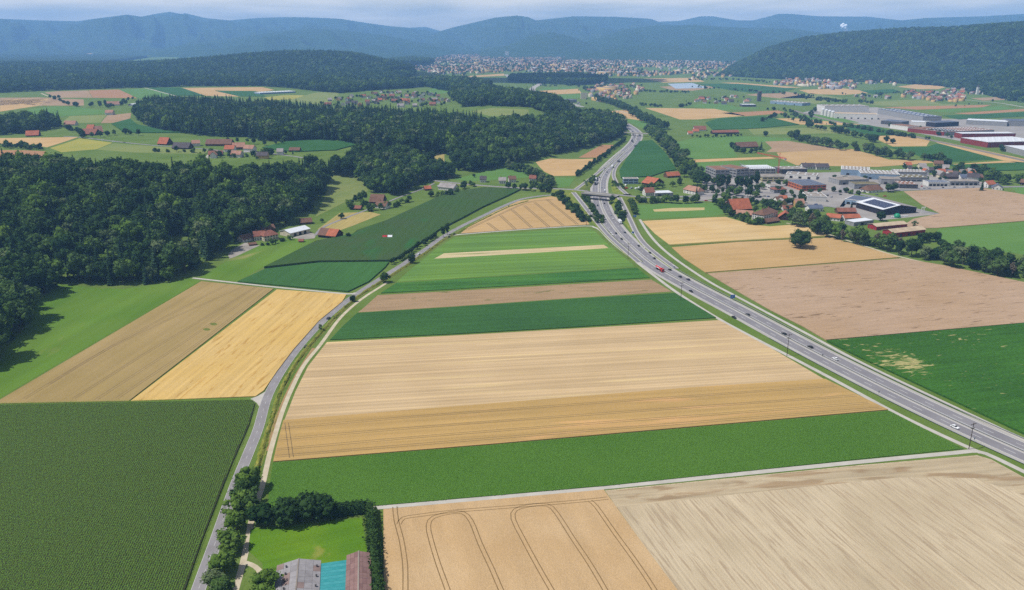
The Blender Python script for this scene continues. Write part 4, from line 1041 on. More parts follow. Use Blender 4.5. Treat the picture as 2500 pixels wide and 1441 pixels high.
# geometry-node scatter for the wood masses
protos = bpy.data.collections.new('tree_shapes')
def proto_list(keys):
    c = bpy.data.collections.new('tree_shapes')
    for i, k in enumerate(keys):
        o = bpy.data.objects.new('shape_%03d' % i, TK[k][0]); c.objects.link(o)
    return c
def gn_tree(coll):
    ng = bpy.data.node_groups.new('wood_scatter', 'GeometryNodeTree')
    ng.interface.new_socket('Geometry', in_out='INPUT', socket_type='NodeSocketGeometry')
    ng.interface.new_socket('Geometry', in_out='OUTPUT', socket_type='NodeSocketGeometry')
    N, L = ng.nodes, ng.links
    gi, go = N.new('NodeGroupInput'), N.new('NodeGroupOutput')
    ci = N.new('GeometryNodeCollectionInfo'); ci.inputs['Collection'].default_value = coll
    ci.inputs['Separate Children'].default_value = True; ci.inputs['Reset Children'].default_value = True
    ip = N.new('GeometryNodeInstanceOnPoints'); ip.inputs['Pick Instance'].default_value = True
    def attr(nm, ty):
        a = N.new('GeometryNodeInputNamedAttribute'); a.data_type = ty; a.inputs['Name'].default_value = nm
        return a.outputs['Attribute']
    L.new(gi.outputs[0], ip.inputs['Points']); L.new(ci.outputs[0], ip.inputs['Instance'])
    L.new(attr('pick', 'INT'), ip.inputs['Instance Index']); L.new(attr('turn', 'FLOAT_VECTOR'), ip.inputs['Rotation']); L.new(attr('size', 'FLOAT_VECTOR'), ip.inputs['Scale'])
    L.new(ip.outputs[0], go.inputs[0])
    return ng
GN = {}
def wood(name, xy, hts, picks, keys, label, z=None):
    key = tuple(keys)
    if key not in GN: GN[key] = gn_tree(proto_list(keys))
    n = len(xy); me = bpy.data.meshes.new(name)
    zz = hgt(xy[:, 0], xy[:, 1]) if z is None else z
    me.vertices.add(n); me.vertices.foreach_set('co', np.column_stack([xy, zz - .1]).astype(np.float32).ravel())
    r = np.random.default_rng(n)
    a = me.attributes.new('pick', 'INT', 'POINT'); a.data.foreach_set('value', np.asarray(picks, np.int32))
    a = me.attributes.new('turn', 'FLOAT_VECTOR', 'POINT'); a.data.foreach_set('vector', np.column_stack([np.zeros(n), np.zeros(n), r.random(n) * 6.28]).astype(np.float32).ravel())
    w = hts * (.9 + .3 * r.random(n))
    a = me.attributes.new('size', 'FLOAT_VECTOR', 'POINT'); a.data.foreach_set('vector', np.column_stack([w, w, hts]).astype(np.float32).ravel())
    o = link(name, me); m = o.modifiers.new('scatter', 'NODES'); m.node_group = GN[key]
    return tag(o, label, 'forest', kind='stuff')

MIX = [('broad', i) for i in range(5)] + [('dark', i) for i in range(5)] + [('spruce', i) for i in range(3)] + [('pale', 0), ('fresh', 0), ('bush', 0), ('bush', 2)]
def picks_for(xy, spr=.2, pale=.06, fresh=.08, seed=0, low=0.0):
    r = np.random.default_rng(seed + 5); n = len(xy)
    f = fbm(xy[:, 0] / 60 + seed, xy[:, 1] / 60, 3) + .5
    u = r.random(n); p = r.integers(0, 5, n)
    p = np.where(r.random(n) < .5, p + 5, p)
    p = np.where(u < np.clip(spr * 2 * f, 0, 1), 10 + r.integers(0, 3, n), p)
    u2 = r.random(n)
    p = np.where(u2 < pale, 13, p); p = np.where((u2 > 1 - fresh), 14, p)
    if low: p = np.where(r.random(n) < low, 15 + r.integers(0, 2, n), p)
    return p
def heights(p, base, r):
    h = base * (.58 + .72 * r.random(len(p)) ** 1.2)
    h = np.where((p >= 10) & (p < 13), h * 1.18, h); h = np.where(p >= 15, base * .3, h)
    return h
KINDS = ['broad'] * 5 + ['dark'] * 5 + ['spruce'] * 3 + ['pale', 'fresh', 'bush', 'bush']

LANDMARK = {}
def forest(label, px, spacing, base, spr, seed, singles=0, singlelabel='', world=None, edge=None, fresh=.08, pale=.06, clear=()):
    poly = [tuple(P(*q)[:2]) for q in px] if world is None else world
    xy = scatter(poly, spacing, seed=seed)
    for cpoly in clear:
        xy = xy[~inside(xy[:, 0], xy[:, 1], [tuple(P(*q)[:2]) for q in cpoly])]
    r = np.random.default_rng(seed)
    xy = xy[r.random(len(xy)) > .1 + .25 * (fbm(xy[:, 0] / 35, xy[:, 1] / 35 + seed, 2) > .22)]
    p = picks_for(xy, spr, pale, fresh, seed)
    h = heights(p, base, r)
    order = np.argsort(np.hypot(xy[:, 0], xy[:, 1])); xy, p, h = xy[order], p[order], h[order]
    if singles:
        if edge is not None:      # the trees that show their whole height stand along the front edge
            e = np.array([P(*q)[:2] for q in edge]); d = segdist(xy[:, 0], xy[:, 1], [tuple(v) for v in e])
            order = np.argsort(d); xy, p, h = xy[order], p[order], h[order]
        what = {'broad': 'leafy green tree', 'dark': 'dark leafy tree', 'spruce': 'pointed dark spruce', 'pale': 'pale grey-green tree', 'fresh': 'bright green tree', 'bush': 'low bush'}
        for i in range(min(singles, len(xy))):
            k = KINDS[p[i]]
            lm = LANDMARK.get(singlelabel); sl_ = singlelabel
            if lm:
                sl_ = min(lm, key=lambda q: np.hypot(*(P(q[0], q[1])[:2] - xy[i])))[2]
            sz = 'tall ' if h[i] > base * 1.08 else ('low ' if h[i] < base * .72 else '')
            tree(k, xy[i], h[i], sz + what[k] + ' ' + sl_, 'trees ' + singlelabel, name=None if k == 'spruce' else 'forest_tree')
        xy, p, h = xy[singles:], p[singles:], h[singles:]
    if len(xy): wood('forest', xy, h, p, MIX, label)

# ---- the woods
LANDMARK['at the meadow edge of the near hillside wood'] = [(-60, 900, 'on the dark wood spur at the narrow meadow end'), (60, 800, 'on the dark wood spur casting shadow over the meadow'), (135, 700, 'at the bay of dry grass beside the near wood'), (240, 705, 'of the near wood facing the brown barley field'), (340, 700, 'of the near wood above the meadow shadow'), (430, 685, 'of the near wood above the bright clearing'), (480, 660, 'at the wood end of the white farm track'), (540, 615, 'of the near wood beside the pale gravel yard'), (620, 575, 'of the near wood behind the hipped farmhouse'), (700, 550, 'of the near wood behind the white roofed hall'), (770, 505, 'of the near wood above the brown shed'), (805, 440, 'of the near wood beside the olive pasture')]
LANDMARK['at the front of the plateau spruce wood'] = [(345, 300, 'at the blunt end of the plateau spruce wood'), (450, 326, 'of the plateau spruce wood above the maize band'), (560, 335, 'of the plateau spruce wood behind the hamlet'), (690, 345, 'of the plateau spruce wood above the rounded maize field'), (830, 348, 'of the plateau spruce wood past the rounded maize field'), (930, 362, 'of the plateau spruce wood above the bright clearing'), (1050, 378, 'of the plateau spruce wood above the dry clearing')]
LANDMARK['at the lower edge of the motorway wood'] = [(1120, 418, 'of the motorway wood above the dry clearing'), (1210, 412, 'of the motorway wood behind the roadside houses'), (1320, 388, 'of the motorway wood above the tan stubble'), (1430, 362, 'of the motorway wood above the ochre stubble'), (1510, 335, 'of the motorway wood at the far overpass')]
forest('dark mixed wood covering the near hillside behind the meadow', [(-260, 1050), (-120, 955), (0, 872), (60, 800), (110, 735), (140, 700), (160, 690), (300, 700), (400, 690), (470, 660), (520, 630), (560, 605), (600, 580), (680, 556), (740, 528), (790, 480), (810, 440), (805, 425), (700, 428), (560, 440), (400, 445), (240, 440), (120, 425), (0, 425), (-400, 440)],
       9.4, 25, .27, 3, singles=200, singlelabel='at the meadow edge of the near hillside wood', edge=[(-120, 955), (0, 872), (60, 800), (110, 735), (140, 700), (300, 700), (470, 660), (560, 605), (680, 556), (790, 480), (805, 430)], fresh=.06,
       clear=[[(375, 650), (400, 590), (450, 570), (480, 610), (470, 640), (440, 655)], [(115, 720), (165, 690), (250, 700), (200, 740), (130, 760)]])
forest('wood on the slope above the farm drive', [(800, 425), (830, 410), (870, 400), (860, 385), (900, 380), (960, 378), (1040, 400), (1085, 420), (1110, 435), (1060, 440), (1010, 455), (1000, 466), (960, 478), (905, 470), (880, 440)], 8, 21, .08, 4, singles=45, singlelabel='in the wood above the brown roofed farm', edge=[(880, 440), (905, 470), (960, 478), (1000, 466), (1060, 440), (1110, 435)])
forest('tall spruce wood on the plateau', [(330, 285), (345, 300), (370, 312), (420, 322), (480, 330), (540, 335), (600, 335), (640, 346), (690, 345), (760, 342), (830, 346), (880, 356), (930, 360), (1000, 372), (1050, 378), (1110, 372), (1180, 330), (1180, 312), (1130, 304), (1050, 298), (900, 290), (760, 281), (690, 275), (620, 270), (540, 266), (450, 262), (380, 262), (340, 272)],
       7.6, 25, .72, 5, singles=85, singlelabel='at the front of the plateau spruce wood', edge=[(340, 298), (420, 322), (540, 335), (690, 345), (830, 346), (930, 360), (1050, 378), (1110, 372)], fresh=.05)
forest('mixed wood sloping down to the motorway', [(1085, 370), (1110, 415), (1150, 422), (1200, 412), (1240, 405), (1310, 388), (1360, 376), (1420, 362), (1490, 345), (1520, 330), (1524, 310), (1500, 294), (1450, 288), (1390, 290), (1340, 298), (1300, 308), (1200, 312), (1180, 318), (1140, 345)], 8.5, 23, .15, 6, singles=60, singlelabel='at the lower edge of the motorway wood', edge=[(1110, 418), (1200, 412), (1310, 388), (1420, 362), (1490, 345), (1522, 325)])
forest('rounded wood behind the hilltop meadow', [(1098, 238), (1130, 262), (1180, 260), (1290, 263), (1320, 272), (1345, 290), (1400, 282), (1380, 266), (1300, 243), (1200, 225), (1120, 226)], 9, 24, .12, 7, singles=20, singlelabel='in the rounded wood behind the hilltop meadow')
forest('wood between the village and the far valley', [(1080, 222), (1140, 222), (1200, 215), (1140, 200), (1000, 204), (860, 212), (800, 218), (760, 222), (830, 228), (900, 222), (1000, 216), (1040, 212)], 10, 24, .2, 8)
_hp = [tuple(P(*q)[:2]) for q in [(-250, 232), (0, 227), (120, 222), (300, 216), (440, 212), (640, 211), (690, 215), (760, 222), (830, 216), (900, 205), (1000, 195), (1012, 186)]] + [(-560, 4600), (-800, 5000), (-1500, 5150), (-2500, 5200), (-4000, 5200)]
forest('long dark forest over the far plateau hill', None, 12.5, 25, .28, 9, world=_hp, fresh=.03, pale=.02)
forest('small dark copse beside the red barn', [(-60, 330), (0, 332), (60, 325), (110, 318), (150, 312), (150, 306), (110, 300), (0, 302), (-60, 305)], 9, 22, .3, 10, singles=25, singlelabel='in the copse by the red plateau barn')
forest('hedge of young trees across the plateau', [(-60, 362), (0, 362), (60, 366), (112, 368), (112, 364), (60, 358), (0, 355), (-60, 355)], 8, 9, 0, 12)
# canopy of the big hill: tree clumps over its whole flank
xy = []; zz = []
V = RH; r = np.random.default_rng(21)
nu, nv = V.shape[:2]
A_ = V[:-1, :-1].reshape(-1, 3); B_ = V[1:, :-1].reshape(-1, 3); C_ = V[:-1, 1:].reshape(-1, 3); D_ = V[1:, 1:].reshape(-1, 3)
area = np.linalg.norm(np.cross(B_ - A_, C_ - A_), axis=1)
near = (np.hypot(A_[:, 0], A_[:, 1]) < 5750); area = area * near
n = 26000; k = r.choice(len(area), n, p=area / area.sum()); u, v = r.random((n, 1)), r.random((n, 1))
pt = A_[k] * (1 - u) * (1 - v) + B_[k] * u * (1 - v) + C_[k] * (1 - u) * v + D_[k] * u * v
pk = picks_for(pt[:, :2], .2, .02, .04, 4); wood('forest', pt[:, :2], 23 * (.8 + .5 * r.random(n)) * 1.15, pk, MIX, 'unbroken tree canopy on the big wooded hill', z=pt[:, 2] - 6)
for i, q in enumerate([[(930, 162), (1000, 152), (1050, 156), (1062, 162), (990, 168)], [(1250, 192), (1400, 187), (1480, 197), (1480, 207), (1400, 210), (1300, 205), (1240, 202)]]):
    xy = scatter([tuple(flat(*p_)[:2]) for p_ in q], 22, seed=40 + i); pk = picks_for(xy, .2, seed=i)
    wood('forest', xy, np.full(len(xy), [26.0, 22.0][i]), pk, MIX, ['tree canopy of the dark knoll at the edge of the town', 'tree canopy of the wood on the plain before the town'][i], z=np.full(len(xy), [28.0, 8.0][i]))
# ---------------------------------------------------------------- buildings
def C(n, rgb, k=.66, d=.86, sc=.35, rough=.85):
    return mat(n, A(*rgb, k), col2=A(*[int(c * d) for c in rgb], k), scale=sc, rough=rough)
PAL = dict(
    cream=C('cream render', (232, 222, 196)), white=C('white render', (238, 236, 230), d=.93), grey=C('grey cladding', (168, 170, 172)), dkgrey=C('dark grey cladding', (92, 94, 98)),
    timber=C('weathered timber', (110, 84, 64)), dktimber=C('dark timber', (72, 56, 46)), red=C('red cladding', (176, 58, 62)), brick=C('brick red cladding', (150, 62, 58)),
    blue=C('pale blue cladding', (150, 176, 200)), black=C('black cladding', (50, 54, 66)), ochre=C('ochre render', (222, 186, 120)), orange=C('orange cladding', (214, 120, 78)), yellow=C('pale yellow render', (224, 212, 160)),
    r_orange=C('orange clay tiles', (188, 112, 84), d=.85, sc=.25), r_red=C('red brown tiles', (150, 100, 86), sc=.25), r_brown=C('brown tiles', (128, 98, 84), sc=.25), r_dark=C('dark slate roof', (92, 88, 92), sc=.25),
    r_pink=C('faded clay tiles', (182, 138, 118), sc=.25), r_white=C('white metal roof', (228, 232, 236), d=.95, rough=.5), r_grey=C('grey fibre roof', (166, 160, 158), sc=.2), r_blue=C('blue grey roof', (104, 116, 136), sc=.2),
    r_beige=C('beige roof', (206, 186, 158), sc=.2), r_solar=mat('solar glass', A(44, 58, 92, .6), rough=.25, spec=.5), r_gravel=C('gravel flat roof', (164, 156, 146), d=.8, sc=.12), r_green=C('planted flat roof', (136, 128, 96), d=.75, sc=.12), r_brflat=C('rusty flat roof', (150, 112, 92), d=.85, sc=.12),
)
glass = mat('window glass', A(58, 66, 80, .6), rough=.2, spec=.5)
darkin = mat('dark opening', A(40, 42, 50, .6), rough=.7)
skyl = mat('white skylight', A(236, 240, 242, .75), rough=.4)
trimw = mat('white trim', A(236, 236, 232, .7))
_b = MB(); _b.box(-.6, .6, -.05, .05, 0, 1.45); WIN = _b.mesh('window', glass)
_b = MB(); _b.box(-.68, .68, -.09, .0, -.12, 0); SILL = _b.mesh('sill', trimw)
_b = MB(); _b.box(-1.6, 1.6, -.06, .06, 0, 3.4); GATE = _b.mesh('gate', darkin)
_b = MB(); _b.box(-.9, .9, -.9, .9, 0, .5); DOME = _b.mesh('skylight', skyl)
_b = MB(); _b.box(-.45, .45, -.45, .45, -1.2, 1.1); CHIM = _b.mesh('chimney', C('chimney brick', (150, 110, 92)))
_b = MB(); _b.box(-.82, .82, -.5, .5, 0, .08); PVP = _b.mesh('solar_panel', PAL['r_solar'])

def site(e):
    a, b = P(e[0], e[1]), P(e[2], e[3])
    L = math.hypot(b[0] - a[0], b[1] - a[1]); ang = math.atan2(b[1] - a[1], b[0] - a[0])
    return (a[0], a[1], min(a[2], b[2])), L, ang

def extrude_profile(prof, x0, x1, along='x'):
    n = len(prof); V = [(x0, p, z) for p, z in prof] + [(x1, p, z) for p, z in prof]
    Fc = [(i, (i + 1) % n, n + (i + 1) % n, n + i) for i in range(n)] + [tuple(range(n))[::-1], tuple(range(n, 2 * n))]
    if along == 'y': V = [(p, x, z) for x, p, z in V]; Fc = [f[::-1] for f in Fc]
    return V, Fc

def shape_gable(L, D, wh, rh, ridge, over, t=.28):
    """wall and roof meshes data in local coordinates (front edge on x axis, depth along +y)"""
    d, l = (D, L) if ridge == 'x' else (L, D)
    wall = extrude_profile([(0, -.8), (d, -.8), (d, wh), (d / 2, wh + rh - .12), (0, wh)], 0, l, ridge)
    s = rh / (d / 2); ze = wh - over * s
    roof = extrude_profile([(-over, ze), (-over, ze - t), (d / 2, wh + rh - t * .6), (d + over, ze - t), (d + over, ze), (d / 2, wh + rh + .12)][::-1], -over * .8, l + over * .8, ridge)
    return wall, roof

def shape_hip(L, D, wh, rh, ridge, over, hip):
    b = MB(); b.box(0, L, 0, D, -.8, wh)
    wall = (b.V, b.F)
    o = over; k = hip * min(L, D) / 2; ze = wh - .25; zt = wh + rh
    if ridge == 'x': r1, r2 = (k, D / 2, zt), (L - k, D / 2, zt)
    else: r1, r2 = (L / 2, k, zt), (L / 2, D - k, zt)
    V = [(-o, -o, ze), (L + o, -o, ze), (L + o, D + o, ze), (-o, D + o, ze), (-o, -o, ze + .2), (L + o, -o, ze + .2), (L + o, D + o, ze + .2), (-o, D + o, ze + .2), r1, r2]
    if ridge == 'x': up = [(4, 5, 9, 8), (5, 6, 9), (6, 7, 8, 9), (7, 4, 8)]
    else: up = [(4, 5, 8), (5, 6, 9, 8), (6, 7, 9), (7, 4, 8, 9)]
    return wall, (V, [(0, 3, 2, 1), (0, 1, 5, 4), (1, 2, 6, 5), (2, 3, 7, 6), (3, 0, 4, 7)] + up)

def windows(o, L, D, wh, floors, nx, ny, gate=0):
    """window children on the front and on the left side wall"""
    for f in range(floors):
        z = .95 + f * (wh - .3) / max(floors, 1)
        for i in range(nx):
            w = link('window', WIN, o, ((i + .5) * L / nx, -.04, z)); link('sill', SILL, w)
        for i in range(ny):
            w = link('window', WIN, o, (-.04, (i + .5) * D / ny, z), -math.pi / 2); link('sill', SILL, w)
    for i in range(gate):
        link('gate', GATE, o, ((i + 1) * L / (gate + 1), -.05, -.2))

def house(name, e, D, wh, rh, wm, rm, label, ridge='x', hip=0, over=.8, win=None, gate=0, cat='house', group=None, chim=0, rm2=None):
    loc, L, ang = site(e)
    o = thing(name, label, cat, loc, ang, group)
    w, r = shape_hip(L, D, wh, rh, ridge, over, hip) if hip else shape_gable(L, D, wh, rh, ridge, over)
    link('wall', pymesh('wall', w[0], w[1], PAL[wm]), o)
    ro = link('roof', pymesh('roof', r[0], r[1], PAL[rm]), o)
    if rm2:
        w2, r2 = shape_gable(L * .42, D, wh, rh, ridge, over + .03)
        V = [(x if x > 0 else x, y, z + .035) for x, y, z in r2[0]]
        link('roof_section', pymesh('roof_section', V, r2[1], PAL[rm2]), o)
    for i in range(chim):
        x, y = (L * (.3 + .4 * i), D * .5) if ridge == 'x' else (L * .5, D * (.3 + .4 * i))
        link('chimney', CHIM, ro, (x, y, wh + rh + .1))
    if win: windows(o, L, D, wh, *win)
    if gate: windows(o, L, D, wh, 0, 0, 0, gate)
    return o, L, ang

def hall(name, e, D, H, wm, rm, label, sky=(0, 0), gates=0, band=0, pv=False, cat='hall', group=None, low=None):
    loc, L, ang = site(e)
    o = thing(name, label, cat, loc, ang, group)
    b = MB(); b.box(0, L, 0, D, -.8, H); link('wall', b.mesh('wall', PAL[wm]), o)
    b = MB(); b.box(-.25, L + .25, -.25, D + .25, H, H + .45); ri = link('parapet', b.mesh('parapet', trimw if wm in ('white', 'blue', 'cream') else PAL['grey']), o)
    b = MB(); b.box(.5, L - .5, .5, D - .5, H + .2, H + .5); ro = link('roof', b.mesh('roof', PAL[rm]), o)
    for i in range(sky[0]):
        for j in range(sky[1]):
            s = 1.0 + L / 90
            link('skylight', DOME, ro, (L * (i + .5) / sky[0], D * (j + .5) / sky[1], H + .5), scale=(s, s, 1))
    for i in range(gates): link('gate', GATE, o, (L * (i + .6) / (gates + .4), -.05, -.2), scale=(1.3, 1, min(1.0, (H - 1) / 3.4)))
    for k in range(band):
        z = 1.2 + k * (H - .6) / band
        n = max(2, int(L / 7)); b = MB(); b.box(-L / n * .38, L / n * .38, -.06, .06, 0, min(1.5, (H / band) * .5)); wm_ = b.mesh('window_band', glass)
        for i in range(n): link('window_band', wm_, o, ((i + .5) * L / n, -.04, z))
        n = max(2, int(D / 7)); b = MB(); b.box(-D / n * .38, D / n * .38, -.06, .06, 0, min(1.5, (H / band) * .5)); wm_ = b.mesh('window_band', glass)
        for i in range(n): link('window_band', wm_, o, (-.04, (i + .5) * D / n, z), -math.pi / 2)
    if pv:
        nx, ny = max(2, int(L / 8)), max(2, int(D / 6))
        for i in range(nx):
            for j in range(ny):
                link('solar_panel', PVP, ro, (L * (i + .5) / nx, D * (j + .5) / ny, H + .55), scale=(L / nx * .56, D / ny * .9, 1))
    return o, L, ang

# --- farm below the near wood
h1 = house('farm_hall', (709, 579.5, 757, 568), 17, 4.6, 2.2, 'cream', 'r_white', 'farm hall with a big white metal roof beside its paved yard', gate=3, cat='barn')
house('farmhouse', (646, 590, 680, 584.5), 13, 5.6, 4.2, 'cream', 'r_red', 'cream farmhouse with a red brown hipped roof below the wood', hip=.7, win=(2, 5, 3), chim=1)
house('farmhouse', (621, 588, 646, 586), 11, 5.0, 3.8, 'white', 'r_red', 'white farmhouse wing joined to the hipped farmhouse', win=(2, 4, 2), chim=1)
house('farm_cottage', (594, 592.5, 619.5, 586), 9, 3.6, 3.2, 'white', 'r_brown', 'small white cottage with brown roof at the end of the farm yard', win=(1, 3, 2))
house('barn', (640, 571, 672, 567), 11, 5, 3, 'timber', 'r_brown', 'brown barn squeezed behind the hipped farmhouse', cat='barn')
house('shed', (609, 601, 626, 599), 4, 2.0, 1.0, 'timber', 'r_brown', 'low brown garden shed in front of the farm cottage', cat='shed')
house('barn', (777, 579.5, 819, 583.6), 15, 3.4, 5.2, 'dktimber', 'r_orange', 'timber barn with a half brown half orange roof', gate=2, cat='barn', rm2='r_brown')
house('shed', (735, 549, 762, 547), 10, 3, 3.4, 'timber', 'r_brown', 'brown shed behind the white roofed farm hall', cat='shed')
house('hut', (729.5, 592, 740, 592), 3.5, 2, 1.2, 'timber', 'r_red', 'tiny red hut on the meadow edge', cat='hut')
# --- second farm and roadside houses
house('barn', (902, 497, 934, 498), 17, 3, 7.5, 'dktimber', 'r_brown', 'big barn with a steep brown roof among garden trees', cat='barn')
house('farmhouse', (916, 508, 941, 511), 10, 4.2, 4.4, 'white', 'r_brown', 'white farmhouse with a pale dormer in front of the steep brown barn', win=(1, 4, 2), chim=1)
house('shed', (857, 512, 880, 513), 7, 2.4, 2.4, 'dktimber', 'r_red', 'red brown shed near the dry yellow field', cat='shed')
house('workshop', (1070, 463, 1107, 467), 13, 4.6, 4.2, 'white', 'r_grey', 'long white building with grey gabled roof by the country road', win=(1, 8, 3), cat='house')
house('shed', (1038, 466, 1053, 465), 9, 3, 3, 'timber', 'r_orange', 'orange roofed shed beside the long grey roofed building', cat='shed')
for e, rm, lb in [((1172, 446, 1187, 446), 'r_dark', 'white roadside house with a dark roof and garden trees'), ((1218, 449, 1235, 449), 'r_grey', 'white roadside house with a grey roof'), ((1243, 446, 1260, 445.5), 'r_brown', 'white roadside house with a brown roof'), ((1292, 443.5, 1308, 444), 'r_red', 'white roadside house with a bright red roof')]:
    house('house', e, 10, 5.2, 3.6, 'white', rm, lb, win=(2, 3, 2), chim=1)
house('field_tent', (934, 583.5, 944.5, 583.5), 5, 1.9, 1.4, 'red', 'red', 'small red tent standing in the maize', cat='tent', over=.2)
house('field_tent', (946.5, 583.5, 957, 583.5), 5, 1.9, 1.6, 'white', 'r_white', 'small white tent beside the red tent in the maize', cat='tent', over=.2)
# --- village by the interchange
hall('office_building', (1522, 449.5, 1558, 449.5), 11, 7.5, 'blue', 'r_gravel', 'pale blue flat roofed office beside the parked vans', band=2, cat='office')
house('barn', (1594, 457, 1621, 452), 20, 4.5, 6.5, 'dktimber', 'r_orange', 'dark timber barn with an orange gable roof near the slip road', ridge='y', cat='barn')
house('house', (1630, 435, 1660, 433), 12, 3.5, 4.5, 'timber', 'r_orange', 'orange roofed house at the end of the maize wedge')
house('house', (1576, 479, 1598, 478), 12, 5.2, 5, 'white', 'r_red', 'white chalet with a broad red brown roof beside the white hall', win=(2, 4, 2))
hall('storage_hall', (1599, 480, 1643, 478.5), 17, 4, 'grey', 'r_white', 'low hall with a plain white flat roof in the village', gates=2)
house('house', (1668, 471, 1702, 478), 13, 5.2, 5.2, 'white', 'r_pink', 'large white house with a faded clay roof behind the dark cypress', win=(2, 5, 3), hip=.35)
house('barn', (1787.5, 519, 1834.6, 516.5), 21, 4.2, 10, 'dktimber', 'r_orange', 'huge barn with a steep bright orange roof', cat='barn', chim=0)
house('farmhouse', (1796, 527, 1836, 530), 10, 3, 3.4, 'timber', 'r_pink', 'low annex with faded roof in front of the huge orange barn')
house('manor_house', (1864, 541, 1898, 531), 15, 7.2, 4.6, 'white', 'r_brown', 'tall white house with rows of windows and a hipped brown roof', hip=1.0, win=(3, 6, 5), chim=2)
house('shed', (1872, 547.5, 1903, 543), 9, 2.8, 2.6, 'timber', 'r_brown', 'brown shed in front of the tall white hipped house', cat='shed')
house('barn', (1900, 537, 1932, 539), 14, 3.6, 5.6, 'dktimber', 'r_orange', 'dark barn with orange red roof next to the tall white hipped house', ridge='y', cat='barn')
house('house', (1898, 499, 1925, 497), 11, 4.2, 4.6, 'white', 'r_brown', 'brown roofed house among the village gardens', win=(1, 3, 2))
house('house', (1912, 515, 1935, 515), 8, 3.2, 2.8, 'white', 'r_red', 'small house with red roof between hedges')
house('house', (1977, 518, 2009, 516.5), 11, 4.4, 3, 'white', 'r_blue', 'white bungalow with a blue grey roof', win=(1, 4, 2))
house('house', (2046, 522.5, 2090, 522.5), 11, 3.2, 3.2, 'timber', 'r_red', 'long low house with red brown roof below the grass plot')
house('house', (2016, 537.5, 2050, 541), 10, 4.4, 3, 'white', 'r_orange', 'white row house with orange roof facing the stream trees', win=(1, 4, 2))
house('house', (2062, 540, 2100, 539), 10, 4.0, 3, 'white', 'r_orange', 'second orange roofed row house near the light metal hall', win=(1, 4, 2))
hall('metal_hall', (2084, 553, 2132, 547), 13, 4.2, 'grey', 'r_white', 'light metal hall behind the stream trees', gates=1)
# black hall with the solar roof
o, L, ang = house('timber_hall', (2154, 526, 2236, 520), 46, 7, 4, 'black', 'r_grey', 'black hall with a wide solar covered gable roof', ridge='y', cat='hall', over=1.0)
s = 4 / (L / 2); aa = math.atan(s)
for i in range(7):
    for j in range(4):
        w = link('solar_panel', PVP, o, (3.5 + (j + .5) * (L / 2 - 7) / 4, 5 + i * 5.4, 7 + s * (3.5 + (j + .5) * (L / 2 - 7) / 4) + .3), scale=((L / 2 - 7) / 4 * .57, 4.9, 1))
        w.rotation_euler = (0, -aa, 0)
b = MB(); b.add([(-.9, -.9, 7 - s * .9 + .15), (L / 2, -.9, 11.15), (L / 2, 46.9, 11.15), (-.9, 46.9, 7 - s * .9 + .15)], [(0, 1, 2, 3)]); link('roof_sheet', b.mesh('roof_sheet', PAL['r_white']), o)
hall('workshop_hall', (2062, 498, 2126, 506), 32, 6, 'blue', 'r_blue', 'blue grey workshop hall joined to the black hall', gates=4)
house('stable', (2139, 563, 2214, 556), 13, 4.6, 1.6, 'red', 'r_beige', 'red stable with beige roof behind the other red stable', win=(1, 12, 2), cat='stable')
house('stable', (2179, 581, 2258, 572), 14, 5.6, 2.2, 'red', 'r_beige', 'long red stable with a row of bays behind the stream trees', win=(1, 9, 2), gate=3, cat='stable')
# --- industrial quarter
hall('office_block', (1746, 437, 1780, 436), 38, 13, 'grey', 'r_brflat', 'grey three storey office block nearest the tall poplars', band=3, cat='office')
hall('office_block', (1797, 435, 1826, 432), 38, 13, 'grey', 'r_brflat', 'grey office block standing between its twin and the scaffolding', band=3, cat='office')
hall('building_shell', (1828, 431, 1893, 430), 36, 11, 'white', 'r_white', 'unfinished white building behind scaffolding', band=3, cat='building')
hall('black_hall', (1908, 425, 1970, 424), 28, 7, 'dkgrey', 'r_gravel', 'dark grey hall beside the red crane', gates=3, sky=(3, 2))
hall('cream_hall', (1860, 444, 1914, 444), 24, 7, 'yellow', 'r_gravel', 'pale yellow two storey works building', band=2)
hall('metal_hall', (1918, 434, 1992, 439), 26, 5.5, 'white', 'r_gravel', 'low white hall behind the orange works', gates=3, sky=(4, 2))
hall('orange_hall', (1957, 467, 2016, 465), 44, 7.5, 'orange', 'r_blue', 'orange works hall with dark solar roof', band=2, pv=True)
hall('white_hall', (1970, 492, 2017, 493), 27, 6.5, 'white', 'r_gravel', 'white windowless building by the grass plot', sky=(2, 2))
hall('shop', (1880, 463, 1906, 462), 14, 5, 'white', 'r_gravel', 'small white shop beside the pale yellow works', band=1, cat='shop')
house('house', (1889, 472, 1920, 471), 12, 5, 2.5, 'grey', 'r_red', 'grey house with a red brown hipped roof in the works quarter', hip=.8, win=(2, 4, 2))
hall('storage_hall', (1780, 462, 1798, 461), 16, 4.5, 'grey', 'r_gravel', 'low grey annex in front of the office blocks', gates=1)
for e, lb in [((1960, 414, 1990, 414), 'large white house with dark dormer roof behind the halls'), ((1993, 415, 2024, 415), 'second large white house with dark dormer roof')]:
    house('house', e, 15, 4.6, 4.6, 'white', 'r_dark', lb, win=(2, 5, 2), chim=1)
hall('warehouse', (2052, 427, 2122, 431), 34, 8.5, 'blue', 'r_gravel', 'blue grey warehouse at the edge of the tan wheat', sky=(8, 3), gates=2)
hall('warehouse', (2100, 437, 2195, 441), 34, 8.5, 'blue', 'r_gravel', 'long blue grey warehouse dotted with skylights', sky=(10, 3), gates=2)
hall('warehouse', (2048, 452, 2120, 449), 26, 6.5, 'grey', 'r_gravel', 'grey works hall in front of the blue warehouse', gates=3)
hall('warehouse', (2085, 462, 2148, 462), 20, 6.5, 'grey', 'r_green', 'grey hall with planted roof beside the street', gates=2)
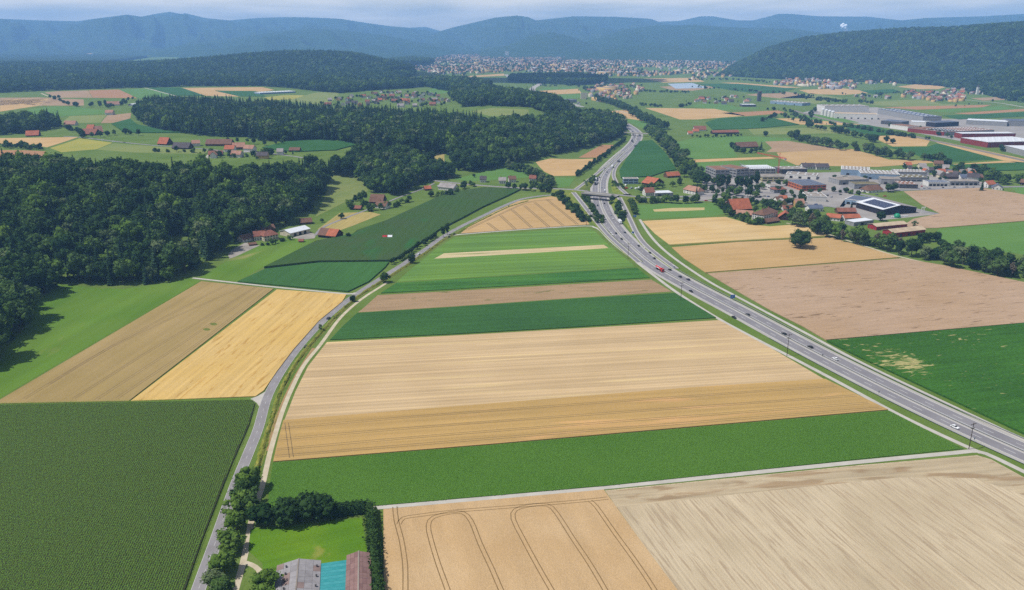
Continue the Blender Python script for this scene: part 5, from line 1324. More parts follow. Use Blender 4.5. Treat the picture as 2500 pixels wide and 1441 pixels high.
hall('warehouse', (2150, 450, 2198, 452), 22, 7.5, 'grey', 'r_gravel', 'grey loading hall under the skylight warehouse', gates=2)
hall('warehouse', (2196, 460, 2240, 461), 27, 5.5, 'dkgrey', 'r_brflat', 'dark low hall with rusty flat roof by the street', sky=(4, 2))
hall('warehouse', (2196, 444, 2264, 444), 24, 6, 'grey', 'r_green', 'grey hall with a planted roof and lit windows', band=1, sky=(5, 2))
hall('warehouse', (2190, 431, 2262, 432), 26, 6.5, 'grey', 'r_gravel', 'grey rear hall with slanted roof lights', sky=(9, 2))
hall('car_showroom', (2266, 455, 2316, 455), 17, 5.5, 'white', 'r_solar', 'white framed showroom with dark solar roof', gates=5, cat='showroom')
hall('garage_building', (2319, 453, 2390, 453), 17, 5.5, 'grey', 'r_gravel', 'long grey garage building on the street', gates=6)
house('chalet', (2120, 472, 2155, 469), 15, 3.6, 5.6, 'white', 'r_brown', 'white chalet with a brown half-hipped roof beside the big street tree', win=(1, 4, 3), hip=.3)
house('house', (2412, 459, 2430, 457), 11, 5, 4, 'white', 'r_orange', 'white house with bright orange roof behind the dark conifer', win=(2, 2, 2))
house('house', (2421, 463, 2447, 465), 11, 3.4, 4.4, 'white', 'r_blue', 'white house with a dark solar roof on the green slope', ridge='y', win=(1, 3, 2))
sm = [(2246, 412, 2262, 412, 'r_grey', 'cream'), (2280, 405, 2302, 406, 'r_brown', 'ochre'), (2212, 409, 2226, 409, 'r_orange', 'white'), (2262, 422, 2280, 422, 'r_dark', 'blue'), (2288, 420, 2306, 421, 'r_brown', 'white'), (2304, 428, 2324, 428, 'r_blue', 'white'),
      (2338, 416, 2346, 417, 'r_orange', 'ochre'), (2354, 428, 2382, 427, 'r_pink', 'ochre'), (2318, 431, 2348, 430, 'r_pink', 'white'), (2312, 438, 2340, 438, 'r_dark', 'timber'), (2346, 440, 2378, 440, 'r_blue', 'white'), (2376, 440, 2400, 440, 'r_brown', 'timber'), (2300, 415, 2316, 416, 'r_grey', 'white'), (2490, 452, 2512, 454, 'r_brown', 'dktimber')]
rn = {'r_grey': 'grey', 'r_brown': 'brown', 'r_orange': 'orange', 'r_dark': 'dark', 'r_blue': 'blue grey', 'r_pink': 'faded clay', 'r_red': 'red', 'r_beige': 'beige'}
for x1, y1, x2, y2, rm, wm in sm:
    house('house', (x1, y1, x2, y2), 11, 4.4, 3.6, wm, rm, f'{wm.replace("dk", "dark ")} house with {rn[rm]} roof in the housing estate behind the showroom', win=(1, 3, 2), group='houses of the estate behind the showroom')
# farms in the valley
house('barn', (1695, 320, 1724, 320), 15, 3.5, 7, 'white', 'r_red', 'farm with a steep red roof beyond the stream belt', cat='barn')
house('house', (1680, 329, 1691, 329), 10, 3.5, 4, 'white', 'r_orange', 'small orange roofed house at the farm beyond the stream belt')
house('house', (1692, 324, 1706, 324), 10, 3.5, 4, 'white', 'r_orange', 'orange roofed wing of the farm beyond the stream belt')
house('stable', (1740.5, 328, 1804, 327), 15, 4, 3.6, 'dktimber', 'r_red', 'very long red roofed stable in the green fields', cat='stable')
house('barn', (1801, 363, 1851, 361), 18, 3.2, 7.5, 'dktimber', 'r_brown', 'wide brown roofed farm standing alone in green fields', cat='barn')
# hamlet on the plateau
for e, D, wh, rh, wm, rm, lb in [
    ((420, 364, 460, 365), 18, 3, 7, 'dktimber', 'r_dark', 'grey roofed barn in the middle of the hamlet'), ((385, 354, 407, 355), 16, 3, 9, 'dktimber', 'r_orange', 'steep orange roofed barn at the end of the hamlet'),
    ((470, 358, 489, 357), 12, 5.5, 4, 'white', 'r_pink', 'white house with faded roof in the hamlet'), ((502, 357, 564, 357), 18, 4, 6.5, 'timber', 'r_brown', 'very long brown roofed barn in the hamlet'),
    ((568, 366, 598, 365), 15, 4.5, 6, 'timber', 'r_pink', 'faded orange barn with a solar patch in the hamlet'), ((548, 372, 571, 372), 13, 5.5, 5, 'white', 'r_orange', 'white gabled house with orange roof in the hamlet'),
    ((595, 371, 617, 372), 11, 6, 4.5, 'white', 'r_pink', 'tall white house at the hamlet lane'), ((509, 382, 543, 381), 13, 3, 4.5, 'dktimber', 'r_red', 'red brown shed by the pale hamlet drive'), ((706, 371, 731, 371), 11, 3, 3.4, 'dktimber', 'r_brown', 'brown cottage below the rounded maize field'),
    ((63, 334, 94, 333), 16, 3, 7, 'dktimber', 'r_orange', 'red roofed barn beside the dark copse'), ((156, 307, 183, 307), 13, 3.5, 6, 'white', 'r_pink', 'pink roofed farm under the grey green field'), ((197, 330, 232, 331), 18, 3, 8, 'dktimber', 'r_red', 'dark red roofed farm in the tree-filled hamlet'),
    ((235, 326, 252, 325), 16, 3, 10, 'timber', 'r_pink', 'steep pink roof rising from the tree-filled hamlet'), ((211, 318, 227, 318), 14, 3, 7, 'timber', 'r_orange', 'small orange roof behind the dark red farm'), ((260, 259, 292, 258), 16, 4, 7, 'white', 'r_pink', 'pink roofed farm beside a tall dark tree on the plateau'),
    ((257, 281, 275, 281), 13, 6, 5, 'white', 'r_pink', 'white plateau farmhouse with pale roof'), ((324, 259, 343, 257), 14, 4, 2, 'grey', 'r_white', 'pale roofed open shed by the spruce wood')]:
    house('barn' if 'barn' in lb or 'shed' in lb else 'farmhouse', e, D, wh, rh, wm, rm, lb, cat='barn' if 'barn' in lb or 'shed' in lb else 'house')
hall('glasshouse', (635, 231, 722, 227), 45, 5, 'blue', 'r_white', 'long white glasshouse before the far forest', sky=(12, 2), cat='glasshouse')
# far works
hall('factory', (2012, 275, 2120, 275), 60, 17, 'white', 'r_gravel', 'big white factory behind the round silos', sky=(8, 2), cat='factory')
hall('factory', (2036, 289, 2142, 292), 42, 12, 'white', 'r_beige', 'white and blue loading hall below the big factory', gates=6, cat='factory')
hall('warehouse', (2142, 278, 2252, 298), 48, 13, 'grey', 'r_blue', 'very long grey warehouse receding toward the plain', sky=(12, 2))
hall('warehouse', (2150, 303, 2200, 307), 40, 8, 'dkgrey', 'r_blue', 'dark roofed depot below the very long warehouse')
hall('warehouse', (2172, 313, 2216, 319), 35, 8, 'white', 'r_brflat', 'brown roofed depot by the railway')
hall('warehouse', (2282, 311, 2340, 308), 30, 10, 'black', 'r_blue', 'dark showroom block with a red sign band')
hall('warehouse', (2225, 307, 2278, 309), 30, 9, 'white', 'r_white', 'white silo yard building')
hall('warehouse', (2215, 322, 2304, 332), 55, 8, 'brick', 'r_brflat', 'brown brick works along the railway')
hall('warehouse', (2306, 332, 2426, 327), 65, 8, 'grey', 'r_brflat', 'huge brown roofed hall with rows of white skylights', sky=(16, 3))
hall('warehouse', (2358, 304, 2458, 309), 45, 10, 'grey', 'r_white', 'far grey hall with two white roof strips', sky=(6, 2))
hall('warehouse', (2462, 308, 2560, 310), 50, 12, 'grey', 'r_blue', 'far dark blue hall at the end of the works')
hall('factory', (2347, 339, 2478, 338), 26, 10, 'brick', 'r_white', 'narrow red factory wing with a white roof', cat='factory')
hall('factory', (2410, 361, 2540, 358), 75, 10, 'brick', 'r_white', 'wide red factory with a bright white roof', sky=(8, 4), cat='factory')
hall('warehouse', (2449, 369, 2540, 392), 45, 10, 'grey', 'r_white', 'grey hall with white roof beside the railway')
hall('works_hall', (1880, 253, 1958, 259), 42, 8, 'blue', 'r_gravel', 'blue works hall behind the concrete tower', sky=(9, 2), gates=3)
hall('works_hall', (1812, 261, 1846, 261), 30, 6, 'dkgrey', 'r_white', 'open shed with white roof below the concrete tower')
hall('solar_hall', (1378, 250, 1408, 250), 42, 9, 'grey', 'r_solar', 'hall with a dark blue solar roof by the far motorway', pv=True)
hall('grain_silo_block', (1418, 242, 1434, 242), 14, 19, 'cream', 'r_gravel', 'cream silo block beside the solar hall', cat='silo')
hall('concrete_tower', (1850, 248, 1858, 248), 12, 32, 'dkgrey', 'r_gravel', 'grey concrete works tower', cat='tower')
hall('tower_block', (1233, 141, 1242, 141), 16, 62, 'white', 'r_gravel', 'pale high-rise standing above the far town', cat='high-rise')
hall('tower_block', (1126, 139, 1130, 139), 14, 42, 'grey', 'r_gravel', 'slim distant high-rise in the industrial part of the town', cat='high-rise')
hall('tower_block', (1242, 173, 1250, 173), 14, 30, 'cream', 'r_gravel', 'cream apartment tower at the front of the town', cat='high-rise')
for k, (x, y) in enumerate([(2008, 281), (2016, 283), (2024, 285), (2032, 287)]):
    q = P(x, y); o = thing('silo', 'round white silo in the row before the big white factory', 'silo', q, 0, 'silos in the row before the big factory')
    b = MB(); b.bar((0, 0, -.5), (0, 0, 15), 5, 16); link('shell', b.mesh('shell', PAL['white']), o)
    b = MB(); b.bar((0, 0, 15), (0, 0, 17.5), 5.2, 16, .8); link('cap', b.mesh('cap', PAL['r_white']), o)

# --- villages: single houses, then the town mass
HW = ['white', 'white', 'cream', 'white', 'grey', 'ochre']; HR = ['r_red', 'r_pink', 'r_brown', 'r_orange', 'r_dark', 'r_grey']
_hs = {}
def village(poly, spacing, count, where, seed, roofs=(0, 1, 2, 3, 4, 5), size=1.0, along=None):
    r = np.random.default_rng(seed); W2 = [tuple(P(*q)[:2]) for q in poly]
    xy = scatter(W2, spacing, .3, seed)
    if len(xy) > count: xy = xy[np.sort(r.choice(len(xy), count, replace=False))]
    for x, y in xy:
        kw, kr, sz = r.integers(0, 6), roofs[r.integers(0, len(roofs))], r.integers(0, 3)
        L, D, wh, rh = [(11, 10, 5.2, 4), (16, 11, 5.4, 4.4), (9, 9, 5.6, 4)][sz]
        key = (int(kw), int(kr), int(sz))
        if key not in _hs:
            w, ro = shape_gable(L, D, wh, rh, 'x', .8)
            c = lambda S_: [(a - L / 2, b_ - D / 2, z) for a, b_, z in S_[0]]
            _hs[key] = (pymesh('wall', c(w), w[1], PAL[HW[kw]]), pymesh('roof', c(ro), ro[1], PAL[HR[kr]]))
        ang = (along if along is not None else 0) + r.choice([0, math.pi / 2]) + r.normal(0, .15)
        o = thing('house', f'{HW[kw]} house with {rn[HR[kr]]} roof {where}', 'house', (x, y, float(hgt(x, y))), ang, 'houses ' + where)
        o.scale = (size,) * 3
        link('wall', _hs[key][0], o); link('roof', _hs[key][1], o)
        yield (x, y)
VT = []
VT += list(village([(800, 262), (805, 245), (840, 236), (900, 228), (960, 224), (1000, 228), (1080, 234), (1110, 244), (1080, 256), (1040, 262), (1000, 266), (900, 263), (850, 262)], 30, 62, 'in the plateau village above the spruce wood', 1))
VT += list(village([(1890, 206), (1900, 195), (1990, 188), (2060, 192), (2090, 200), (2100, 216), (2040, 220), (1960, 212)], 34, 60, 'in the village at the foot of the wooded hill', 2))
VT += list(village([(2105, 205), (2120, 190), (2200, 188), (2330, 192), (2335, 198), (2240, 204), (2180, 208)], 36, 40, 'in the upper village under the wooded hill', 3))
VT += list(village([(2205, 236), (2215, 224), (2290, 226), (2360, 236), (2350, 250), (2290, 250), (2250, 244)], 30, 38, 'in the dense village on the right plain'.replace('right ', ''), 4, size=1.15))
VT += list(village([(2300, 226), (2340, 212), (2420, 215), (2490, 222), (2480, 230), (2380, 232)], 34, 28, 'in the village around the white church tower', 5))
VT += list(village([(1428, 236), (1435, 215), (1480, 205), (1550, 210), (1570, 222), (1540, 238), (1500, 250), (1450, 250)], 34, 58, 'in the far village along the stream', 6, (0, 1, 2, 4)))
VT += list(village([(700, 384), (640, 388), (560, 392), (500, 392), (500, 386), (600, 380), (700, 376)], 34, 7, 'below the hamlet lane', 12))
VT += list(village([(1895, 488), (1960, 486), (1975, 500), (1960, 512), (1900, 510)], 24, 6, 'among the gardens behind the orange barn', 13))
VT += list(village([(2200, 424), (2300, 418), (2400, 430), (2400, 444), (2310, 436)], 22, 16, 'in the tight inner rows of the showroom estate', 14))
VT += list(village([(1685, 250), (1700, 240), (1780, 236), (1830, 246), (1820, 256), (1740, 256)], 40, 18, 'in the hamlet near the concrete tower', 7))
VT += list(village([(1300, 240), (1340, 246), (1400, 254), (1440, 256), (1400, 262), (1330, 256)], 38, 16, 'beside the far motorway stretch', 8))
VT += list(village([(2080, 236), (2140, 236), (2200, 240), (2190, 244), (2090, 243)], 40, 8, 'scattered in the far fields', 9))
b = MB(); b.box(-3.5, 3.5, -3.5, 3.5, -1, 26); ch = thing('church_tower', 'slender white church tower in the village under the hill', 'church', P(2385, 231)); link('shaft', b.mesh('shaft', PAL['white']), ch)
b = MB(); b.bar((0, 0, 26), (0, 0, 37), 4.6, 4, .1); link('spire', b.mesh('spire', PAL['r_dark']), ch)
# town mass
def town(poly, n, label, seed, size=(9, 16), big=.06):
    r = np.random.default_rng(seed); W2 = [tuple(flat(*q)[:2]) for q in poly]; q = np.array(W2)
    pts = r.uniform(q.min(0), q.max(0), (n * 6, 2)); pts = pts[inside(pts[:, 0], pts[:, 1], W2)][:n]
    f = fbm(pts[:, 0] / 500, pts[:, 1] / 500, 3); pts = pts[f + r.normal(0, .22, len(pts)) > -.14]
    Vs, Fs, Ms = [], [], []
    mats_ = [PAL['cream'], PAL['grey'], PAL['ochre'], PAL['r_red'], PAL['r_pink'], PAL['r_pink'], PAL['r_brown'], PAL['r_gravel'], PAL['r_white']]
    o = 0
    for x, y in pts:
        bigb = r.random() < big
        L, D, H, rh = (r.uniform(30, 80), r.uniform(20, 40), r.uniform(7, 16), .3) if bigb else (r.uniform(*size), r.uniform(10, 15), r.uniform(6, 12), 5.0)
        a = r.choice([0, 1.57]) + r.normal(.4, .25); ca, sa = math.cos(a), math.sin(a)
        V = np.array([(-L, -D, 0), (L, -D, 0), (L, D, 0), (-L, D, 0), (-L, -D, H * 2), (L, -D, H * 2), (L, D, H * 2), (-L, D, H * 2), (-L, 0, 2 * (H + rh)), (L, 0, 2 * (H + rh))]) / 2
        V[:, :2] = V[:, :2] @ np.array([[ca, sa], [-sa, ca]])
        Vs.append(V + np.array([x, y, -.5]))
        Fs += [(o, o + 1, o + 5, o + 4), (o + 1, o + 2, o + 6, o + 5), (o + 2, o + 3, o + 7, o + 6), (o + 3, o, o + 4, o + 7), (o + 4, o + 5, o + 9, o + 8), (o + 6, o + 7, o + 8, o + 9), (o + 5, o + 6, o + 9, o + 9), (o + 7, o + 4, o + 8, o + 8)]
        w = r.integers(0, 3); rf = r.integers(7, 9) if bigb else r.integers(3, 7)
        Ms += [w, w, w, w, rf, rf, w, w]; o += 10
    Q = np.array(Fs); T, ok = to_tris(Q); fm = np.array(Ms)
    tag(link('distant_town', npmesh('distant_town', np.concatenate(Vs), T, mats_, fm=np.concatenate([fm, fm[ok]]))), label, 'town', kind='stuff')
    return pts
t1 = town([(985, 178), (1000, 160), (1060, 145), (1100, 135), (1200, 130), (1300, 124), (1400, 127), (1550, 130), (1680, 132), (1760, 145), (1760, 165), (1700, 178), (1600, 188), (1500, 188), (1400, 182), (1300, 180), (1235, 176), (1150, 184), (1060, 187)], 8500, 'hazy town of pale houses spread across the valley', 31)
t2 = town([(1690, 195), (1690, 170), (1740, 160), (1800, 150), (1850, 140), (1880, 150), (1830, 160), (1780, 175), (1800, 190)], 260, 'hazy suburb climbing the foot of the wooded hill', 32, big=.02)
town([(1890, 208), (1900, 195), (1990, 188), (2060, 192), (2090, 200), (2100, 218), (2040, 222), (1960, 214)], 110, 'dense roofs filling the village at the foot of the wooded hill', 33, big=.03)
town([(2105, 207), (2120, 190), (2200, 188), (2330, 192), (2335, 198), (2240, 204), (2180, 210)], 90, 'dense roofs filling the upper village under the wooded hill', 34, big=.03)
town([(2205, 238), (2215, 224), (2290, 226), (2420, 215), (2490, 222), (2480, 232), (2360, 240), (2350, 250), (2290, 252), (2250, 246)], 120, 'dense roofs filling the plain village and church village', 35, big=.03)
town([(1428, 236), (1435, 215), (1480, 202), (1550, 208), (1580, 222), (1550, 240), (1500, 252), (1450, 252)], 90, 'dense roofs filling the far village along the stream', 36, big=.04)
for i, (pt_, q) in enumerate([(t1, 1.7), (t2, 2.2)]):
    r = np.random.default_rng(60 + i); k = r.choice(len(pt_), int(len(pt_) * q)); xy = pt_[k] + r.normal(0, 22, (len(k), 2))
    wood('garden_trees', xy, 15 * (.7 + .6 * r.random(len(xy))), picks_for(xy, .15, seed=i), MIX, ['garden trees among the hazy town houses', 'garden trees among the hazy suburb houses'][i], z=np.zeros(len(xy)))
# ---------------------------------------------------------------- single trees, belts and hedges
WH = {'broad': 'leafy green tree', 'dark': 'dark leafy tree', 'spruce': 'pointed spruce', 'pale': 'pale grey-green tree', 'fresh': 'bright green tree', 'bush': 'rounded bush', 'round': 'round-headed dark tree', 'poplar': 'slim poplar', 'brown': 'withered brownish tree'}
def belt(px, width, spacing, kinds, h, where, seed, rows=1):
    r = np.random.default_rng(seed)
    p = resample(PP(px), spacing, True); n = sides(p)
    for row in range(rows):
        for i in range(len(p)):
            off = (row + .5) / rows * width - width / 2 + r.normal(0, .12 * width + .3)
            q = p[i, :2] + n[i] * off + r.normal(0, spacing * .2, 2)
            k = kinds[r.integers(0, len(kinds))]
            hh = r.uniform(*h) * (.62 if k == 'bush' else 1)
            tree(k, q, hh, ('tall ' if hh > h[0] + .72 * (h[1] - h[0]) and k != 'bush' else '') + f'{WH[k]} {where}', 'trees ' + where, name='stream_tree' if 'stream' in where or 'brook' in where else None)
belt([(1945, 548), (2040, 583), (2140, 607), (2230, 626), (2310, 643), (2400, 663), (2500, 684), (2620, 712)], 16, 10.5, ['broad', 'dark', 'broad', 'pale', 'fresh', 'bush', 'brown', 'broad'], (13, 20), 'in the tree belt along the stream path', 1, rows=2)
belt([(2310, 636), (2400, 654), (2500, 672), (2620, 700)], 14, 9, ['pale', 'broad', 'dark', 'pale'], (15, 22), 'at the thick end of the stream belt', 2)
belt([(1585, 322), (1612, 340), (1632, 362), (1650, 388), (1672, 412), (1694, 436), (1706, 452)], 22, 15, ['broad', 'dark', 'broad', 'pale', 'broad', 'fresh'], (14, 20), 'in the stream belt beside the maize wedge', 3, rows=2)
belt([(1625, 318), (1580, 300), (1545, 278), (1500, 258), (1455, 245)], 24, 17, ['broad', 'dark', 'broad'], (15, 21), 'in the upper stream belt', 4, rows=2)
belt([(1928, 333), (1960, 345), (2010, 358), (2060, 366), (2110, 372), (2160, 384), (2200, 390), (2250, 392), (2290, 396), (2310, 402)], 14, 14, ['broad', 'dark', 'broad', 'pale', 'bush'], (12, 20), 'along the brook behind the tan wheat', 5, rows=2)
belt([(1965, 310), (2000, 318), (2040, 324), (2090, 336), (2140, 348), (2180, 352)], 10, 14, ['broad', 'round', 'dark'], (11, 17), 'along the upper brook', 6)
belt([(1408, 432), (1432, 415), (1460, 395), (1485, 375), (1510, 356), (1522, 346)], 5, 6.5, ['dark', 'round'], (6, 8.5), 'in the dark hedge along the motorway', 7)
belt([(961, 645), (985, 629), (1010, 613), (1035, 597), (1063, 578)], 1, 4.6, ['dark'], (5.5, 6.5), 'in the roadside row of small trees', 8)
belt([(1362, 478), (1385, 500), (1410, 525), (1428, 542)], 9, 6, ['bush', 'bush', 'round'], (7, 9), 'on the bank beside the wheat triangle', 9, rows=2)
belt([(1425, 486), (1440, 508), (1455, 530), (1462, 545)], 10, 6, ['bush', 'broad', 'bush'], (6, 9), 'between slip road and motorway below the bridge', 10, rows=2)
belt([(1500, 488), (1512, 512), (1525, 540)], 9, 6, ['bush', 'bush', 'round'], (6, 9), 'between motorway and the arrow slip road', 11, rows=2)
belt([(1536, 492), (1545, 508), (1552, 525)], 5, 5, ['bush', 'broad'], (6, 9), 'beside the flat green meadow', 12)
belt([(1424, 458), (1440, 446), (1450, 436)], 8, 6, ['bush', 'bush'], (7, 9), 'in the ramp triangle above the bridge', 13, rows=2)
belt([(1500, 450), (1510, 462), (1518, 468)], 8, 6, ['bush', 'bush'], (7, 9), 'in the ramp triangle by the vans', 14, rows=2)
belt([(1558, 494), (1590, 496), (1620, 494)], 6, 7, ['bush', 'broad'], (7, 11), 'in front of the white flat roofed hall', 15, rows=2)
belt([(1625, 496), (1650, 497), (1690, 496), (1700, 494)], 8, 8, ['dark', 'broad', 'fresh', 'round'], (9, 13), 'lining the village edge of the flat meadow', 16)
belt([(1300, 455), (1320, 462), (1345, 470), (1300, 466), (1240, 462)], 10, 8, ['dark', 'broad'], (8, 13), 'by the bridge approach', 17)
belt([(1240, 412), (1262, 418), (1290, 426), (1310, 436), (1330, 446), (1344, 458)], 14, 9, ['pale', 'pale', 'broad', 'dark'], (10, 16), 'in the grey-green clump behind the small houses', 18, rows=2)
belt([(1750, 500), (1765, 515), (1780, 524), (1800, 534), (1830, 546), (1856, 548)], 10, 8, ['broad', 'dark', 'bush', 'fresh'], (7, 12), 'around the huge orange barn', 19, rows=2)
belt([(1758, 488), (1790, 494), (1830, 500), (1870, 505), (1890, 512), (1860, 520)], 16, 9, ['broad', 'dark', 'broad', 'fresh'], (8, 13), 'behind the huge orange barn', 20, rows=2)
belt([(1920, 528), (1950, 530), (1980, 530), (2010, 548), (2040, 560)], 12, 8, ['broad', 'dark', 'fresh', 'bush'], (7, 12), 'between the orange barn farm and the row houses', 21, rows=2)
belt([(1690, 470), (1720, 468), (1760, 474), (1800, 478), (1850, 482)], 14, 9, ['broad', 'dark', 'fresh'], (8, 13), 'in the village gardens before the office blocks', 22, rows=2)
belt([(1910, 476), (1940, 482), (1960, 490), (1940, 505)], 10, 9, ['broad', 'bush', 'dark'], (6, 10), 'near the white windowless building', 23)
belt([(2330, 425), (2390, 420), (2420, 440), (2440, 450), (2470, 445)], 26, 11, ['broad', 'dark', 'fresh', 'dark'], (10, 17), 'in the tall group beside the green slope', 24, rows=2)
belt([(1690, 335), (1720, 336), (1760, 335), (1785, 334), (1810, 333)], 6, 8, ['bush', 'broad', 'round'], (6, 9), 'along the front of the long red stable', 25)
belt([(1790, 362), (1800, 372), (1830, 375), (1860, 370)], 8, 9, ['broad', 'round', 'bush'], (7, 12), 'around the lone brown farm', 26)
belt([(852, 512), (865, 498), (875, 488), (890, 508), (905, 516), (960, 506), (980, 498), (1000, 494)], 8, 8, ['broad', 'fresh', 'bush', 'dark'], (6, 11), 'in the garden of the steep brown barn', 27)
belt([(1050, 476), (1062, 482), (1080, 478), (1096, 480), (1140, 460), (1152, 456)], 5, 12, ['round', 'broad', 'fresh'], (6, 10), 'in the meadow before the long grey roofed building', 28)
belt([(640, 600), (665, 598), (685, 590), (700, 586)], 3, 5, ['bush', 'bush', 'fresh'], (5, 7), 'along the garden hedge of the hipped farmhouse', 29)
belt([(380, 370), (410, 372), (450, 372), (505, 374), (540, 386), (580, 384), (625, 382), (660, 378)], 14, 14, ['broad', 'round', 'bush', 'dark'], (7, 12), 'between the hamlet barns', 30)
belt([(160, 318), (190, 325), (205, 338), (250, 335), (280, 330), (310, 328), (335, 332)], 16, 16, ['broad', 'round', 'dark'], (8, 13), 'in the tree-filled hamlet orchard', 31)
belt([(120, 240), (190, 262), (215, 258), (245, 258), (262, 264), (285, 263), (320, 243)], 18, 40, ['broad', 'round'], (9, 13), 'scattered over the plateau orchard', 32)
belt([(2330, 640), (2280, 600), (2270, 592)], 3, 30, ['round'], (9, 11), 'beside the red stables', 33)
belt([(560, 350), (600, 350), (650, 356), (690, 352)], 6, 18, ['broad', 'dark'], (8, 12), 'behind the hamlet below the spruces', 34)
belt([(2230, 285), (2260, 292)], 6, 16, ['dark', 'round'], (9, 11), 'between the far warehouses', 35)
belt([(1990, 270), (1960, 300), (1930, 292), (1900, 284), (1860, 298)], 8, 26, ['round', 'broad', 'dark'], (9, 13), 'in the fields before the railway', 36)
belt([(2185, 466), (2175, 470), (2168, 468)], 6, 6, ['broad', 'dark'], (10, 14), 'beside the white street chalet', 37)
belt([(1900, 470), (1950, 476), (2030, 470), (2070, 472), (2110, 480)], 8, 16, ['round', 'broad', 'bush'], (6, 10), 'along the works quarter street', 38)
belt([(1735, 448), (1790, 470), (1850, 462), (1905, 456), (1940, 452)], 14, 14, ['broad', 'round', 'fresh'], (7, 11), 'between the office blocks and the works', 39)
belt([(2040, 440), (2095, 446), (2150, 442), (2215, 452), (2270, 440), (2310, 445)], 10, 20, ['round', 'bush', 'broad'], (6, 9), 'between the grey warehouses', 40)
belt([(2280, 432), (2330, 434), (2380, 432), (2400, 448)], 16, 14, ['round', 'broad', 'bush'], (6, 10), 'in the estate gardens behind the showroom', 41)
belt([(2180, 310), (2240, 318), (2330, 340), (2400, 352), (2450, 370)], 10, 30, ['round', 'broad'], (8, 11), 'beside the far factories', 42)
belt([(1560, 470), (1575, 462), (1610, 462), (1640, 455), (1665, 450)], 14, 12, ['broad', 'round', 'fresh'], (7, 11), 'around the village chalet gardens', 43)
one = [('oak', 1954, 605, 19, 'large solitary oak standing in the gold wheat', 1.22), ('broad', 941, 690, 10, 'dense roadside tree at the start of the gravel track', 1.15), ('round', 1004, 643, 9, 'dark tree overhanging the country road', 1.0),
       ('round', 861, 737, 5.5, 'small tree at the crossing with the white farm track', 1.0), ('pale', 783, 808, 5.5, 'thin young tree beside the country road bend', .8),
       ('poplar', 1082, 580, 13.5, 'slim poplar at the farm track turning', 1.3), ('poplar', 1092, 574, 14.5, 'taller slim poplar at the farm track turning', 1.3),
       ('round', 2150, 540, 12, 'round tree in front of the black solar hall', 1.0), ('round', 2285, 590, 10, 'round tree standing alone beside the path', 1.0), ('broad', 2340, 612, 12, 'broad tree on the lawn behind the stream belt', 1.2), ('pale', 2232, 553, 7, 'grey bush beside the pinkish stubble', 1.3),
       ('round', 1868, 333, 11, 'round tree standing alone in the green field', 1.1), ('broad', 1932, 342, 20, 'tall tree at the head of the brook trees', .9), ('spruce', 1858, 366, 16, 'spruce beside the lone brown farm', 1.5), ('spruce', 1700, 479, 14, 'dark cypress before the faded clay roof', .9), ('spruce', 2396, 466, 16, 'dark conifer at the end of the street', 1.5),
       ('spruce', 2078, 512, 11, 'blue spruce beside the workshop hall', 1.3), ('broad', 1847, 470, 12, 'tree on the lawn before the office blocks', 1.1), ('dark', 258, 262, 20, 'tall dark tree by the pink plateau farm', .7), ('broad', 885, 495, 17, 'big tree beside the steep brown barn', 1.0), ('broad', 833, 535, 8, 'lone tree on the dry yellow field', 1.2), ('broad', 787, 543, 5, 'small tree beside the farm drive', 1.2), ('round', 852, 581, 6, 'small orchard tree next to the half orange barn', 1.0),
       ('broad', 1157, 433, 6, 'small fruit tree in the meadow behind the roadside houses', 1.2), ('spruce', 695, 262, 26, 'high spruce overtopping the glasshouse field', 1.5)]
for k, x, y, h, lb, sq in one: tree(k, P(x, y)[:2], h, lb, None, sq)
for i, (x, y) in enumerate([(1752, 461), (1764, 461), (1777, 461), (1799, 464), (1809, 465), (1820, 465), (1832, 463), (1846, 458)]):
    tree('poplar', P(x, y)[:2], 22 if i < 7 else 25, 'tall poplar in the row before the office blocks', 'poplars in the row before the office blocks', 1.25)
# foreground trees along the country road and the lawn
for k, x, y, h, lb, sq in [('fresh', 612, 1200, 11.5, 'tall loose tree between country road and gravel track', .85), ('broad', 596, 1228, 9.5, 'leafy tree under the tall loose tree', 1.0), ('fresh', 583, 1258, 9.5, 'spreading tree beside the shaded gravel track', .95), ('broad', 607, 1250, 8, 'dense tree leaning over the gravel track', 1.0),
                           ('fresh', 578, 1296, 7.5, 'green roadside tree behind the lawn entrance', .9), ('fresh', 567, 1338, 8.5, 'leafy roadside tree opposite the lawn', .9), ('fresh', 560, 1352, 6, 'bright low tree on the roadside verge', .9), ('fresh', 547, 1402, 8, 'bright green tree near the farm drive', 1.0), ('pale', 523, 1440, 8, 'grey-green tree beside the road and drive', 1.0), ('broad', 545, 1462, 8, 'leafy tree behind the grey-green roadside tree', 1.0),
                           ('round', 648, 1280, 8, 'round tree at the corner of the lawn', 1.05), ('round', 706, 1276, 9.5, 'round tree second from the lawn corner', .95), ('fresh', 690, 1280, 4.5, 'low bright bush between the lawn trees', 1.2), ('round', 764, 1268, 10.5, 'tallest dark tree on the lawn edge', .9), ('round', 735, 1272, 7, 'dark tree left under the tallest lawn tree'.replace('left ', ''), 1.0), ('round', 796, 1264, 8, 'dark tree touching the clipped lawn hedge', 1.0),
                           ('fresh', 655, 1448, 8.5, 'bright green tree beside the grey farm shed', .95), ('fresh', 648, 1470, 7, 'bright bush behind the tree at the grey farm shed', 1.1)]:
    tree(k, P(x, y)[:2], h * 1.18, lb, None, sq * 1.42)

